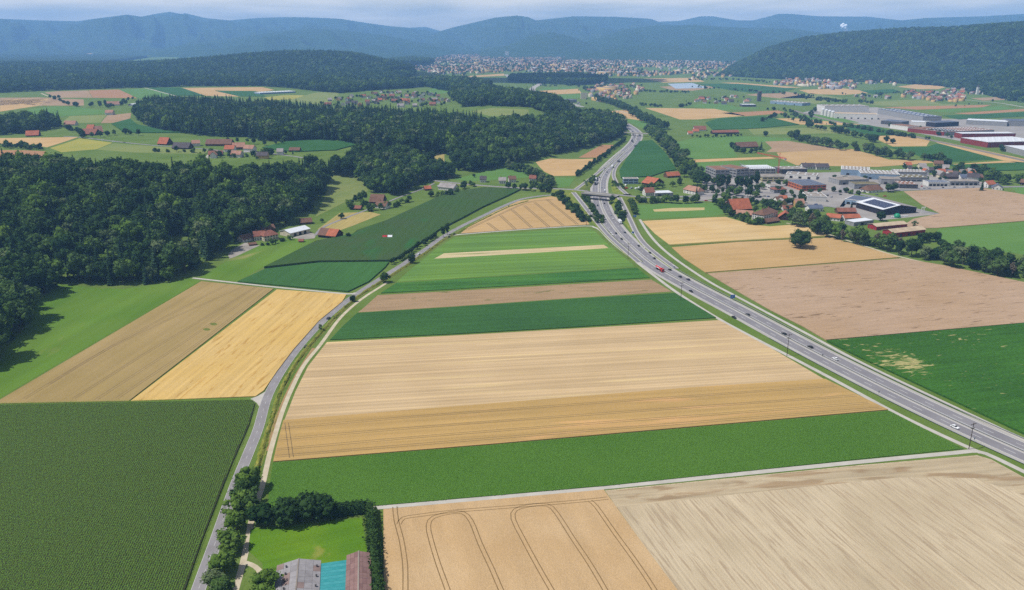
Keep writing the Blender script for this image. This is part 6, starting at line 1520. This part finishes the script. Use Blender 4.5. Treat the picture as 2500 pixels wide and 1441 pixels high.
def hedge(px, width, height, leaf, label, seed, dens=26):
    """a clipped hedge: solid core with leaf cards over its faces"""
    p = resample(PP(px), 1.5, False); n = sides(p); r = np.random.default_rng(seed)
    N = int(len(p) * dens); i = r.integers(0, len(p), N); u = r.random(N); side = r.choice(3, N, p=[.4, .35, .25])
    off = np.where(side == 0, -width / 2, np.where(side == 1, width / 2, (u - .5) * width)) + r.normal(0, .22, N)
    z = np.where(side == 2, height + r.normal(0, .3, N), u * height)
    off = off * np.where(z > height * .8, .85, 1)
    c = np.column_stack([p[i, :2] + n[i] * off[:, None] + r.normal(0, .6, (N, 2)), z])
    V, Q = cards(r, c, np.full(N, .35), N, .34)
    parts = [(V, Q, r.random(len(Q)))]
    a = p[:, :2] - n * width * .4; b_ = p[:, :2] + n * width * .4; h_ = height * .93 + r.normal(0, .15, len(p))
    V2 = np.stack([np.column_stack([a, np.zeros(len(p))]), np.column_stack([a, h_]), np.column_stack([b_, h_]), np.column_stack([b_, np.zeros(len(p))])], 1).reshape(-1, 3)
    k = np.arange(len(p) - 1) * 4
    Q2 = np.concatenate([np.stack([k + j, k + j + 1, k + j + 5, k + j + 4], -1) for j in range(3)] + [np.array([[0, 1, 2, 3]]), np.array([[0, 1, 2, 3]]) + 4 * (len(p) - 1)])
    parts.append((V2, Q2, np.full(len(Q2), .3)))
    V, Q, s = join_quads(parts); T, ok = to_tris(Q)
    o = thing('hedge', label, 'hedge', (0, 0, 0)); link('foliage', npmesh('foliage', V, T, [LEAF[leaf]], shade=np.concatenate([s, s[ok]])), o)
hedge([(903, 1250), (908, 1300), (914, 1370), (921, 1441), (928, 1500)], 3.6, 5.2, 'broad', 'long tall hedge between the lawn and the tawny wheat', 1, 70)
hedge([(806, 1262), (846, 1257), (895, 1252)], 3.4, 5.6, 'dark', 'clipped dark hedge along the back of the lawn', 2, 70)

# ---------------------------------------------------------------- foreground farm sheds
def shed(label, eaveL, eaveR, far_ridge_z, eave_z, near, wm, rm, length=46, name='farm_shed', panels=(3, 12)):
    a, b_ = flat(*eaveL, eave_z), flat(*eaveR, eave_z); c = flat(*near, eave_z)
    d = (c - a)[:2]; d /= np.linalg.norm(d)
    w = (b_ - a)[:2]; wdt = float(abs(w[0] * d[1] - w[1] * d[0])); r_ = np.array([-d[1], d[0]])
    if np.dot(r_, w) < 0: r_ = -r_
    o0 = a[:2] + d * length
    o = thing(name, label, 'shed', (o0[0], o0[1], 0), math.atan2(r_[1], r_[0]))
    rh = far_ridge_z - eave_z; ov = .3; L = wdt
    wl_, rf = shape_gable(L, length, eave_z, max(rh, .05), 'y', ov, t=.15)
    link('wall', pymesh('wall', wl_[0], wl_[1], PAL[wm]), o)
    ro = link('roof', pymesh('roof', rf[0], rf[1], rm[0]), o)
    s = rh / (L / 2); th = math.atan(s); hyp = (L / 2 + ov) / math.cos(th)
    nw, nl = panels
    pb = MB(); pb.box(-hyp / nw / 2 + .03, hyp / nw / 2 - .03, -length / nl / 2 + .03, length / nl / 2 - .03, 0, .05)
    pms = [pb.mesh('roof_sheet', m) for m in rm]
    rr = random.Random(int(L * 10))
    for side in (0, 1):
        for i in range(nw):
            for j in range(nl):
                t = (i + .5) / nw
                x = -ov + t * (L / 2 + ov); z = eave_z - ov * s + t * (rh + ov * s) + .14
                if side: x = L - x
                m_ = link('roof_sheet', pms[rr.choices(range(len(rm)), [6] + [1] * (len(rm) - 1))[0]], ro, (x, (j + .5) * length / nl, z))
                m_.rotation_euler = (0, -th if side == 0 else th, 0)
    rb = MB(); rb.box(L / 2 - .25, L / 2 + .25, -.3, length + .3, far_ridge_z + .12, far_ridge_z + .3); link('ridge_cap', rb.mesh('ridge_cap', PAL['r_gravel']), ro)
    return o, L, s
g1 = C('weathered fibre sheet', (160, 158, 160), d=.9, sc=.5); g2 = C('darker fibre sheet', (150, 148, 150), d=.9, sc=.5); g3 = C('rusty fibre sheet', (146, 128, 124), d=.9, sc=.5)
o, L, s = shed('grey fibre roofed farm shed with roof vents', (678, 1381), (782, 1371), 5.2, 3.4, (670, 1441), 'cream', [g1, g2, g3], panels=(3, 13))
vb = MB(); vb.bar((0, 0, -.2), (0, 0, .7), .28, 8); vb.bar((0, 0, .7), (0, 0, 1.0), .45, 8, .1); vm = vb.mesh('roof_vent', PAL['dkgrey'])
for j in range(5):
    link('roof_vent', vm, o, (L * .22, 46 - 3.2 - j * 4.4, 3.4 + s * L * .22 + .2)); link('roof_vent', vm, o, (L * .93, 46 - 4.2 - j * 6, 3.4 + s * L * .07 + .2))
b1 = C('red brown fibre sheet', (146, 118, 114), d=.9, sc=.5); b2 = C('worn red fibre sheet', (136, 108, 106), d=.9, sc=.5)
shed('red brown roofed farm shed beside the long hedge', (848, 1356), (904, 1345), 5.4, 4.2, (845, 1441), 'timber', [b1, b2], panels=(3, 14))
# teal roofed passage between the two sheds
a, b_, c, d_ = flat(784, 1376, 3.3), flat(847, 1367, 3.3), flat(846, 1452, 3.3), flat(775, 1460, 3.3)
tm = [mat('teal roof sheet a', A(52, 148, 152, .62), col2=A(70, 160, 162, .62), scale=.4, rough=.4), mat('teal roof sheet b', A(78, 166, 168, .62), col2=A(60, 150, 156, .62), scale=.4, rough=.4)]
o = thing('covered_yard', 'teal roofed passage between the two farm sheds', 'roof', (float(a[0]), float(a[1]), 0))
n = 12
for i in range(n):
    t, t2 = i / n, (i + .97) / n
    q = [a + (d_ - a) * t, b_ + (c - b_) * t, b_ + (c - b_) * t2, a + (d_ - a) * t2]
    m = MB(); V = [tuple(v - np.array([a[0], a[1], 0])) for v in q]
    m.add(V + [(x, y, z - .12) for x, y, z in V], [(0, 1, 2, 3), (7, 6, 5, 4), (0, 4, 5, 1), (1, 5, 6, 2), (2, 6, 7, 3), (3, 7, 4, 0)])
    link('roof_panel', m.mesh('roof_panel', tm[i % 2]), o)
for t in (0, .5, 1):
    for s_ in (a + (d_ - a) * t, b_ + (c - b_) * t):
        m = MB(); v = s_ - np.array([a[0], a[1], 0]); m.box(v[0] - .1, v[0] + .1, v[1] - .1, v[1] + .1, -.3, 3.15); link('post', m.mesh('post', PAL['timber']), o)

# ---------------------------------------------------------------- crops near the camera as real plants
def plants(parent, name, poly_px, ang, row, step, leaf_n, ln, wd, z0, m, label, seed, arch=.4, dens=1.0):
    r = np.random.default_rng(seed); W2 = np.array([P(*q)[:2] for q in poly_px])
    ca, sa = math.cos(-ang), math.sin(-ang); Rm = np.array([[ca, -sa], [sa, ca]])
    q = W2 @ Rm.T; x = np.arange(q[:, 0].min(), q[:, 0].max(), step); y = np.arange(q[:, 1].min(), q[:, 1].max(), row)
    X, Y = np.meshgrid(x, y); X = X.ravel() + r.uniform(-.4, .4, X.size) * step; Y = Y.ravel() + r.normal(0, row * .09, X.size)
    xy = np.column_stack([X, Y]) @ Rm
    px_, py_ = proj((xy[:, 0], xy[:, 1], 1.0))
    k = inside(xy[:, 0], xy[:, 1], [tuple(w) for w in W2]) & (px_ > -60) & (px_ < 2560) & (py_ < 1500)
    xy = xy[k]; n = len(xy); S_ = []; 
    Vs = []
    for j in range(leaf_n):
        a = r.random(n) * 6.283; l_ = ln * (.7 + .6 * r.random(n)); d = np.column_stack([np.cos(a), np.sin(a)]); e = np.column_stack([-d[:, 1], d[:, 0]])
        zb = z0 * (.75 + .35 * r.random(n)); w = wd * (.8 + .4 * r.random(n))
        p0 = np.column_stack([xy, zb]); mid = np.column_stack([xy + d * l_[:, None] * .55, zb + l_ * arch])
        tip = np.column_stack([xy + d * l_[:, None], zb + l_ * arch * .35])
        ev = np.column_stack([e * w[:, None], np.zeros(n)])
        Vs.append(np.stack([p0, mid - ev, tip, mid + ev], 1)); S_.append(r.random(n))
    V = np.concatenate(Vs).reshape(-1, 3)
    me = npmesh(name, V, np.arange(len(V)).reshape(-1, 4), [m], shade=np.concatenate(S_))
    o = link(name, me, parent); tag(o, label, kind='stuff'); return o
CORN = [(-120, 994), (0, 990), (300, 984), (615, 978), (623, 986), (608, 1040), (568, 1130), (530, 1225), (490, 1330), (452, 1441), (425, 1520), (-300, 1520)]
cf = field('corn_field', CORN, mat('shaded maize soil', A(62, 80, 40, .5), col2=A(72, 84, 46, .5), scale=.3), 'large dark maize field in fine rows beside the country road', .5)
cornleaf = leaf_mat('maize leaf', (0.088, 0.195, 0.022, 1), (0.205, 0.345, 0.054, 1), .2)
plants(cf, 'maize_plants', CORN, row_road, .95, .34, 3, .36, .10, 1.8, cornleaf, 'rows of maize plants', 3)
BEET = [p for _, p, _, lb, _ in FIELD_LIST if lb.startswith('bright green leafy beet')][0]
beetleaf = leaf_mat('beet leaf', (0.080, 0.175, 0.024, 1), (0.180, 0.345, 0.060, 1), .2)
plants(FO['bright green leafy beet strip above the concrete farm track'], 'beet_plants', BEET, row_n, .62, .5, 3, .42, .15, .36, beetleaf, 'leafy beet plants', 4, .35)
# ---------------------------------------------------------------- vehicles
_cm = {}
def paint_m(c):
    pal = dict(black=(34, 36, 42), white=(238, 240, 242), silver=(176, 182, 190), red=(196, 36, 44), blue=(52, 84, 150), grey=(110, 114, 120), darkblue=(36, 46, 76))
    return mat('car paint ' + c, A(*pal[c], .7), rough=.3, spec=.5)
tyre = mat('tyre rubber', A(38, 38, 40, .6))
carglass = mat('car glass', A(36, 42, 52, .5), rough=.15, spec=.6)
_b = MB(); _b.bar((0, -.12, 0), (0, .12, 0), .32, 12); WHEEL = _b.mesh('wheel', tyre)
_b = MB(); _b.bar((0, -.13, 0), (0, .13, 0), .19, 8); RIM = _b.mesh('rim', steel)
def prism(prof, w0, w1=None):
    """side profile (x, z) extruded to a width; w1 narrows the upper points"""
    n = len(prof); zt = max(z for _, z in prof); zb = min(z for _, z in prof)
    w1 = w0 if w1 is None else w1
    ww = [w0 + (w1 - w0) * (z - zb) / (zt - zb) for _, z in prof]
    V = [(x, -w / 2, z) for (x, z), w in zip(prof, ww)] + [(x, w / 2, z) for (x, z), w in zip(prof, ww)]
    return V, [(i, (i + 1) % n, n + (i + 1) % n, n + i) for i in range(n)][::1] + [tuple(range(n))[::-1], tuple(range(n, 2 * n))]
def car_meshes(c, van=False):
    k = (c, van)
    if k in _cm: return _cm[k]
    if van:
        body = [(-2.6, .32), (-2.62, 1.9), (-2.5, 2.05), (1.3, 2.05), (1.9, 1.25), (2.6, 1.1), (2.68, .6), (2.62, .32)]; cab = [(1.0, 1.3), (1.28, 1.95), (1.42, 1.95), (1.98, 1.3)]; w = 1.95
    else:
        body = [(-2.18, .30), (-2.24, .62), (-2.12, .94), (-1.3, 1.0), (.72, .98), (1.75, .86), (2.14, .68), (2.2, .42), (2.1, .30)]; cab = [(-1.95, .95), (-1.35, 1.38), (.05, 1.42), (1.0, .95)]; w = 1.8
    V, Fc = prism(body, w, w * .97); bm_ = pymesh('body', V, Fc, paint_m(c))
    V, Fc = prism(cab, w * (.93 if not van else 1.01), w * (.76 if not van else 1.0)); gm = pymesh('cabin_glass', V, Fc, carglass)
    if van: rm_ = None
    else:
        V, Fc = prism([(-1.42, 1.36), (-1.3, 1.43), (0, 1.46), (.12, 1.40)], w * .79, w * .72); rm_ = pymesh('roof', V, Fc, paint_m(c))
    _cm[k] = (bm_, gm, rm_, w)
    return _cm[k]
def along(pt, path):
    i = int(np.argmin(np.hypot(path[:, 0] - pt[0], path[:, 1] - pt[1]))); i = min(max(i, 1), len(path) - 2)
    t = path[i + 1] - path[i - 1]; rgt = np.array([t[1], -t[0]]); s = np.dot(pt[:2] - path[i, :2], rgt[:2])
    return math.atan2(t[1], t[0]), s
def car(px, py, c, label, path=None, rz=None, van=False, group=None, z=None, cat=None):
    q = P(px, py) if z is None else flat(px, py, z)
    if path is not None:
        a, s = along(q, path); rz = a if s > 0 else a + math.pi
    o = thing('van' if van else 'car', label, cat or ('van' if van else 'car'), (q[0], q[1], q[2] + .09), rz, group)
    b_, g, r_, w = car_meshes(c, van)
    link('body', b_, o); link('cabin_glass', g, o)
    if r_ is not None: link('roof', r_, o)
    for x in (-1.35, 1.35) if not van else (-1.7, 1.7):
        for y in (-1, 1):
            wh = link('wheel', WHEEL, o, (x, y * (w / 2 - .1), .32)); link('rim', RIM, wh)
    return o
def lorry(px, py, kind, label, path, cabc='white', boxc='white', z=None):
    q = P(px, py); a, s = along(q, path); rz = a if s > 0 else a + math.pi
    o = thing('lorry', label, 'lorry', (q[0], q[1], .1), rz)
    b = MB(); b.box(4.2, 6.4, -1.25, 1.25, .6, 3.1); link('cab', b.mesh('cab', paint_m(cabc)), o)
    b = MB(); b.box(6.36, 6.46, -1.1, 1.1, 1.8, 2.8); link('windscreen', b.mesh('windscreen', carglass), o)
    b = MB(); b.box(-6.5, 6.0, -.5, .5, .6, 1.0); link('chassis', b.mesh('chassis', tyre), o)
    if kind == 'tank':
        b = MB(); b.bar((-6.5, 0, 2.25), (3.7, 0, 2.25), 1.25, 16); link('tank', b.mesh('tank', paint_m(boxc)), o)
        b = MB(); b.box(-6.0, 3.2, -.35, .35, 3.45, 3.62); link('catwalk', b.mesh('catwalk', paint_m('silver')), o)
        b = MB(); b.box(-4.5, 1.5, -1.28, -1.2, 2.1, 2.7); link('stripe', b.mesh('stripe', paint_m('white')), o)
    else:
        b = MB(); b.box(-6.6, 3.8, -1.27, 1.27, 1.0, 3.95); link('cargo_box', b.mesh('cargo_box', paint_m(boxc)), o)
    for x in (-5.6, -4.4, -3.2, 2.6, 5.3):
        for y in (-1, 1):
            wh = link('wheel', WHEEL, o, (x, y * 1.1, .5), scale=(1.55, 1.6, 1.55)); link('rim', RIM, wh)
lorry(1611, 661, 'tank', 'red tanker lorry driving on the motorway', mw, 'red', 'red')
lorry(1513, 545, 'box', 'white box lorry driving away from the motorway bridge', mw, 'white', 'white')
for x, y, cb, bc, lb in [(1455, 441, 'white', 'white', 'white lorry following the dark lorry above the bridge'), (1453.5, 450.5, 'black', 'grey', 'dark lorry just above the bridge'), (1495, 409.5, 'black', 'white', 'dark lorry with white box in the motorway bend'), (1510, 395.5, 'black', 'grey', 'dark lorry climbing the motorway bend'),
                         (1551, 358.5, 'black', 'grey', 'dark lorry below the far overpass'), (1543, 345.5, 'grey', 'black', 'dark lorry pair member near the wood corner'), (1561, 331.5, 'black', 'white', 'small lorry at the far overpass')]:
    lorry(x, y, 'box', lb, mw, cb, bc)
MC = [(2331, 1045, 'white', 'white car on the motorway beside the last power pole'), (2039, 878, 'white', 'white van-like car on the lane toward the weedy maize'), (1978, 849, 'black', 'black car ahead of the white van-like car'), (1914, 817, 'black', 'black car passing the power pole at the stubble'),
      (1825, 770, 'black', 'black car near the corner of the dark green strip, far lanes'), (1792, 777, 'black', 'black car beside the end of the dark green strip'), (1687, 713, 'black', 'black car between the brown strip pole and the median'), (1680, 684, 'darkblue', 'small dark blue car behind the red tanker, opposite lanes'),
      (1660, 677, 'black', 'black car opposite the red tanker'), (1644, 653, 'silver', 'silver car overtaken near the motorway verge'), (1635, 660, 'black', 'black car level with the silver car'), (1597, 632, 'black', 'black car second ahead of the silver car'), (1586.5, 618.5, 'black', 'black car at the tip of the exit hatching'),
      (1559, 601.5, 'black', 'black car beside the exit hatching'), (1517.6, 585, 'black', 'black car beside the merging hatching end'), (1525, 569, 'darkblue', 'dark car with pale roof beside the exit sign'), (1504, 571, 'black', 'black car at the merging hatching'), (1496.6, 536, 'white', 'white car behind the white box lorry'),
      (1491, 527, 'silver', 'silver car behind the white car below the bridge'), (1470, 528, 'black', 'black car beside the merging slip road'), (1459, 503, 'black', 'black car just below the bridge, near lanes'), (1475.6, 498, 'black', 'black car just below the bridge, far lanes'),
      (1469, 459, 'silver', 'silver car about to pass under the bridge'), (1460, 448, 'black', 'black car beside the dark lorry'), (1464, 434.5, 'black', 'black car ahead of the lorry pair'), (1479, 428, 'silver', 'silver car in the motorway bend'), (1482, 421, 'black', 'black car in the motorway bend'), (1474, 417, 'silver', 'silver car inside the bend by the hedge'),
      (1477, 412, 'black', 'black car inside the bend by the hedge'), (1487.5, 413, 'white', 'white car beside the lorry with white box'), (1488, 399, 'white', 'white car by the upper slip road'), (1545.5, 348.5, 'black', 'black car near the wood corner'), (1549.6, 335.5, 'black', 'black car under the far overpass'), (1557, 340, 'black', 'black car near the far overpass, outer lanes'),
      (1557, 335, 'grey', 'grey car near the far overpass, outer lanes'), (1532, 308, 'black', 'black car on the last visible motorway stretch'), (1544.6, 322, 'black', 'black car just beyond the far overpass')]
for x, y, c, lb in MC: car(x, y, c, lb, mw)
car(1476, 467, 'white', 'white van passing under the bridge', mw, van=True)
for x, y, c, lb in [(802, 778.5, 'darkblue', 'dark blue car in the country road bend'), (748, 848, 'black', 'black car hidden in the verge of the country road'), (1022, 622.5, 'white', 'white car on the country road by the tree row'), (1047, 608, 'silver', 'silver car on the country road ahead of the white one'), (1243, 505, 'black', 'black car parked at the country road lay-by')]:
    car(x, y, c, lb, cp)
for i, (x, y) in enumerate([(1516, 452), (1528, 454), (1552, 462), (1560, 460), (1528, 461), (1541, 461)]):
    car(x, y, ['white', 'white', 'white', 'white', 'red', 'silver'][i], f'{["white", "white", "white", "white", "red", "silver"][i]} van parked before the pale blue office', rz=.4 + i * .7, van=True, group='vans parked before the pale blue office')
car(1724, 491, 'red', 'red car on the road into the village', rz=.05)
r = random.Random(4)
for i, (x, y) in enumerate([(2244, 462), (2250, 456), (2256, 461), (2262, 457), (2268, 461), (2250, 449), (2258, 446), (2264, 449), (2330, 458), (2346, 458), (2360, 458), (2376, 458), (2140, 476), (2160, 480), (2150, 488), (2172, 492), (2020, 478), (2030, 482), (2052, 476), (1992, 500), (1846, 480), (1856, 481), (1866, 480), (1876, 481), (2110, 470), (2302, 459)]):
    c = r.choice(['white', 'silver', 'grey', 'black', 'blue', 'red'])
    car(x, y, c, f'{c} car parked on the paved ground of the works quarter', rz=r.random() * 3.1, group='cars parked in the works quarter')
for i, (x, y, c) in enumerate([(200, 337, 'white'), (251, 343, 'white'), (277, 346.5, 'white'), (304, 349, 'grey')]):
    car(x, y, c, f'{c} car on the lane to the hamlet', rz=-.5, group='cars on the hamlet lane')
for i, (x, y) in enumerate([(1070, 455), (1080, 456), (1090, 457), (1100, 459)]):
    car(x, y, 'white', 'white car parked behind the long grey roofed building', rz=1.2, group='cars behind the long grey roofed building')
for i in range(9):
    q = P(2178 + i * 4.6, 531.5 - i * .3)
    o = thing('silage_bale', 'white wrapped bale in the row before the black hall', 'bale', q, 0, 'white bales before the black hall')
    b = MB(); b.bar((0, -.6, .75), (0, .6, .75), .78, 12); link('wrap', b.mesh('wrap', PAL['r_white']), o)
q = P(2190, 531); o = thing('green_tank', 'green dome shaped tank beside the white bales', 'tank', q)
Vi, Fi = ico(2); V = Vi * np.array([4.2, 4.2, 5.2]); V[:, 2] = np.maximum(V[:, 2], -.3); link('dome', npmesh('dome', V, Fi, [mat('green foil', A(36, 150, 112, .6), rough=.4)]), o)
for i in range(3):
    q = P(2249 + i * 3.2, 521); o = thing('vent_pipe', 'white bent vent pipe at the end of the black hall', 'pipe', q, 0, 'white pipes by the black hall')
    b = MB(); b.bar((0, 0, -.3), (0, 0, 7.2), .35, 10); b.bar((0, 0, 7.0), (1.1, 0, 7.6), .35, 10); link('pipe', b.mesh('pipe', PAL['white']), o)

# ---------------------------------------------------------------- poles, signs, crane, scaffold
wood_p = mat('dark pole timber', A(86, 76, 66, .6), col2=A(66, 60, 54, .6), scale=2)
for x, y, h, lb in [(2365, 1097, 15, 'power pole at the corner of the beet strip'), (1921, 869, 15.5, 'power pole at the end of the pale stubble'), (1662, 734, 15.5, 'power pole at the end of the brown soil strip'), (1533, 632, 15.5, 'power pole at the end of the striped meadow'), (1432, 551, 16, 'power pole at the tip of the wheat triangle')]:
    q = P(x, y); a, s = along(q, mw)
    o = thing('power_pole', 'dark ' + lb, 'power pole', q, a)
    b = MB(); b.bar((0, 0, -1), (0, 0, h), .22, 8, .14); link('mast', b.mesh('mast', wood_p), o)
    for k, z in enumerate((h - .8, h - 3.2)):
        b = MB(); b.box(-.1, .1, -2.2 + .5 * k, 2.2 - .5 * k, z - .1, z + .1); link('crossarm', b.mesh('crossarm', wood_p), o)
        for yy in (-1, 1):
            b = MB(); b.bar((0, yy * (2.0 - .5 * k), z + .1), (0, yy * (2.0 - .5 * k), z + .5), .09, 6); link('insulator', b.mesh('insulator', PAL['grey']), o)
signb = mat('blue sign face', A(24, 112, 190, .75), rough=.5)
for x, y, w, hh, zb, lb in [(1788, 735, 4.2, 3.0, 2.2, 'blue motorway direction sign beside the pinkish wheat'), (1549.5, 534, 3.6, 2.6, 1.6, 'blue exit sign beside the flat green meadow'), (1545, 573, 2.6, 2.0, 1.4, 'small blue exit sign at the hatching tip')]:
    q = P(x, y); a, s = along(q, mw)
    o = thing('road_sign', lb, 'road sign', q, a - math.pi / 2)
    b = MB(); b.box(-w / 2, w / 2, -.06, .06, zb, zb + hh); pn = link('panel', b.mesh('panel', signb), o)
    b = MB(); b.box(-w * .35, w * .30, -.09, -.063, zb + hh * .62, zb + hh * .72); link('white_line', b.mesh('white_line', paint), pn)
    b = MB(); b.box(-w * .35, w * .12, -.09, -.063, zb + hh * .32, zb + hh * .42); link('white_line', b.mesh('white_line', paint), pn)
    for sx in (-.35, .35):
        b = MB(); b.bar((w * sx, .12, -.4), (w * sx, .12, zb + hh * .8), .09, 6); link('post', b.mesh('post', steel), o)
for x, y in [(1640, 645), (2145, 963), (2378, 1078), (2008, 872)]:
    q = P(x, y); a, s = along(q, mw); o = thing('marker_sign', 'small grey marker sign on the motorway verge', 'road sign', q, a - math.pi / 2, 'marker signs on the motorway verge')
    b = MB(); b.bar((0, 0, -.3), (0, 0, 2.2), .06, 6); link('post', b.mesh('post', steel), o)
    b = MB(); b.box(-.5, .5, -.04, .04, 1.3, 2.3); link('plate', b.mesh('plate', PAL['blue'] if y > 1000 else PAL['grey']), o)
# red tower crane
q = P(1899, 428); tip = flat(1835, 371, 27); dv = tip[:2] - q[:2]; dl = np.linalg.norm(dv); JL = min(dl, 52.0)
cr_m = mat('crane red', A(206, 60, 70, .7), rough=.5)
o = thing('tower_crane', 'red lattice tower crane above the scaffolded building', 'crane', q, math.atan2(dv[1], dv[0]))
def lattice(p0, p1, w, n, nm):
    b = MB(); p0, p1 = Vector(p0), Vector(p1); d = (p1 - p0).normalized(); u = d.orthogonal().normalized(); v = d.cross(u)
    cs = [(u * a + v * c) * w / 2 for a, c in ((1, 1), (1, -1), (-1, -1), (-1, 1))]
    for c in cs: b.bar(p0 + c, p1 + c, w * .09, 4)
    for i in range(n):
        a0, a1 = p0 + (p1 - p0) * (i / n), p0 + (p1 - p0) * ((i + 1) / n)
        for k in range(4): b.bar(a0 + cs[k], a1 + cs[(k + 1) % 4], w * .06, 4)
    ob = link(nm, b.mesh(nm, cr_m), o); ob['kind'] = 'stuff'; return ob
lattice((0, 0, 0), (0, 0, 26), 1.8, 10, 'mast'); lattice((0, 0, 27), (JL, 0, 27), 1.5, 16, 'jib'); lattice((-14, 0, 27), (0, 0, 27), 1.5, 5, 'counter_jib'); lattice((0, 0, 26), (0, 0, 34), 1.0, 3, 'apex')
b = MB(); b.box(-14, -11, -1, 1, 24.5, 27); link('counterweight', b.mesh('counterweight', PAL['grey']), o)
b = MB(); b.box(.4, 2.0, -2.4, -1.0, 24.5, 26.6); link('cabin', b.mesh('cabin', PAL['white']), o)
for x in (JL * .6, -10):
    b = MB(); b.bar((0, 0, 34), (x, 0, 27.6), .08, 4); link('tie_rod', b.mesh('tie_rod', cr_m), o)
# scaffolding round the unfinished building
loc, L, ang = site((1828, 431, 1893, 430))
o = thing('scaffold', 'grey scaffolding around the unfinished white building', 'scaffold', loc, ang)
b = MB(); b.bar((0, 0, -.3), (0, 0, 14.5), .12, 5); um = b.mesh('upright', steel)
for i in range(15):
    for y in (-1.6, -.6): link('upright', um, o, (-1.5 + i * (L + 3) / 14, y, 0))
for i in range(9):
    for x in (-1.6, -.6): link('upright', um, o, (x, i * 36 / 8, 0))
for k in range(5):
    z = 2 + k * 2.9
    b = MB(); b.box(-1.5, L + 1.5, -1.6, -.6, z, z + .12); link('deck', b.mesh('deck', PAL['grey']), o)
    b = MB(); b.box(-1.6, -.6, -.5, 37, z + .002, z + .122); link('deck', b.mesh('deck', PAL['grey']), o)
    b = MB(); b.box(-1.5, L + 1.5, -1.65, -1.6, z + 1.0, z + 1.1); link('guard_bar', b.mesh('guard_bar', steel), o)

# ---------------------------------------------------------------- village garden trees, cloud, steam
vt = np.array(VT); r = np.random.default_rng(77)
k = r.choice(len(vt), int(len(vt) * 1.9)); xy = vt[k] + r.normal(0, 15, (len(k), 2)) + np.sign(r.normal(size=(len(k), 2))) * 6
wood('garden_trees', xy, 9 * (.6 + .7 * r.random(len(xy))), picks_for(xy, .12, seed=3), MIX, 'small garden trees between the village houses')
hl = []
for ln, w, n in [([(1700, 214), (1800, 222), (1900, 228), (1960, 236), (2010, 246)], 30, 60), ([(1570, 224), (1640, 226), (1680, 228)], 30, 40), ([(2000, 244), (2060, 250), (2120, 252)], 30, 40), ([(2060, 232), (2150, 232), (2240, 222)], 20, 24), ([(1690, 196), (1800, 196), (1900, 204)], 40, 60), ([(1570, 258), (1640, 262), (1680, 258)], 16, 22), ([(1300, 204), (1320, 210), (1430, 214), (1440, 222)], 30, 40), ([(2330, 262), (2420, 250), (2480, 240)], 10, 8), ([(1960, 296), (2030, 306), (2100, 316), (2180, 330), (2270, 343)], 5, 60), ([(1880, 270), (1920, 272), (1950, 290)], 12, 20)]:
    p = resample(PP(ln), 10); i = r.integers(0, len(p), n); hl.append(p[i, :2] + r.normal(0, w / 2, (n, 2)))
xy = np.concatenate(hl)
wood('field_hedges', xy, 9 * (.6 + .7 * r.random(len(xy))), picks_for(xy, .05, seed=6, low=.3), MIX, 'hedges and tree rows between the far fields')

wm_ = bpy.data.materials.new('cloud white'); wm_.use_nodes = True
wm_.node_tree.nodes['Principled BSDF'].inputs['Base Color'].default_value = (.85, .85, .86, 1); wm_.node_tree.nodes['Principled BSDF'].inputs['Roughness'].default_value = 1
c0, c1 = flat(1050, 196), flat(1560, 196)
zc = 1700; off = Vector((-sd.x, -sd.y)) * (zc / -sd.z)
Vi, Fi = ico(3); parts = []; r = np.random.default_rng(8)
for i in range(16):
    t = i / 15; c = c0 + (c1 - c0) * t; R_ = 150 + 130 * math.sin(math.pi * t) * r.uniform(.7, 1.2)
    nz = 1 + .22 * fbm(Vi[:, 0] * 2 + i, Vi[:, 1] * 2 + Vi[:, 2], 3)[:, None]
    parts.append((Vi * nz * np.array([R_, R_ * .72, R_ * .4]) + np.array([c[0] + off.x, c[1] + off.y + r.normal(0, 60), zc + r.uniform(-20, 60)]), Fi, np.zeros(len(Fi))))
V, Q, s = join_quads(parts); T, ok = to_tris(Q)
tag(link('cloud', npmesh('cloud', V, T, [wm_])), 'small white cloud above the valley shading the land before the town', 'cloud', kind='stuff')
q = ray(2066, 70); q = q / math.hypot(q[0], q[1]) * 12500; parts = []
for i in range(22):
    R_ = 6 + 4 * r.random() + i * .7
    parts.append((ico(2)[0] * R_ * np.array([1, 1, 1.1]) + np.array([q[0] + r.normal(0, 7 + i * .6) - i * 2, q[1] + r.normal(0, 15), CAMH + q[2] - 40 + i * 4 + r.normal(0, 8)]), ico(2)[1], np.zeros(len(ico(2)[1]))))
V, Q, s = join_quads(parts); T, ok = to_tris(Q)
tag(link('steam_plume', npmesh('steam_plume', V, T, [wm_])), 'white steam plume rising behind the big wooded hill', 'steam', kind='stuff')
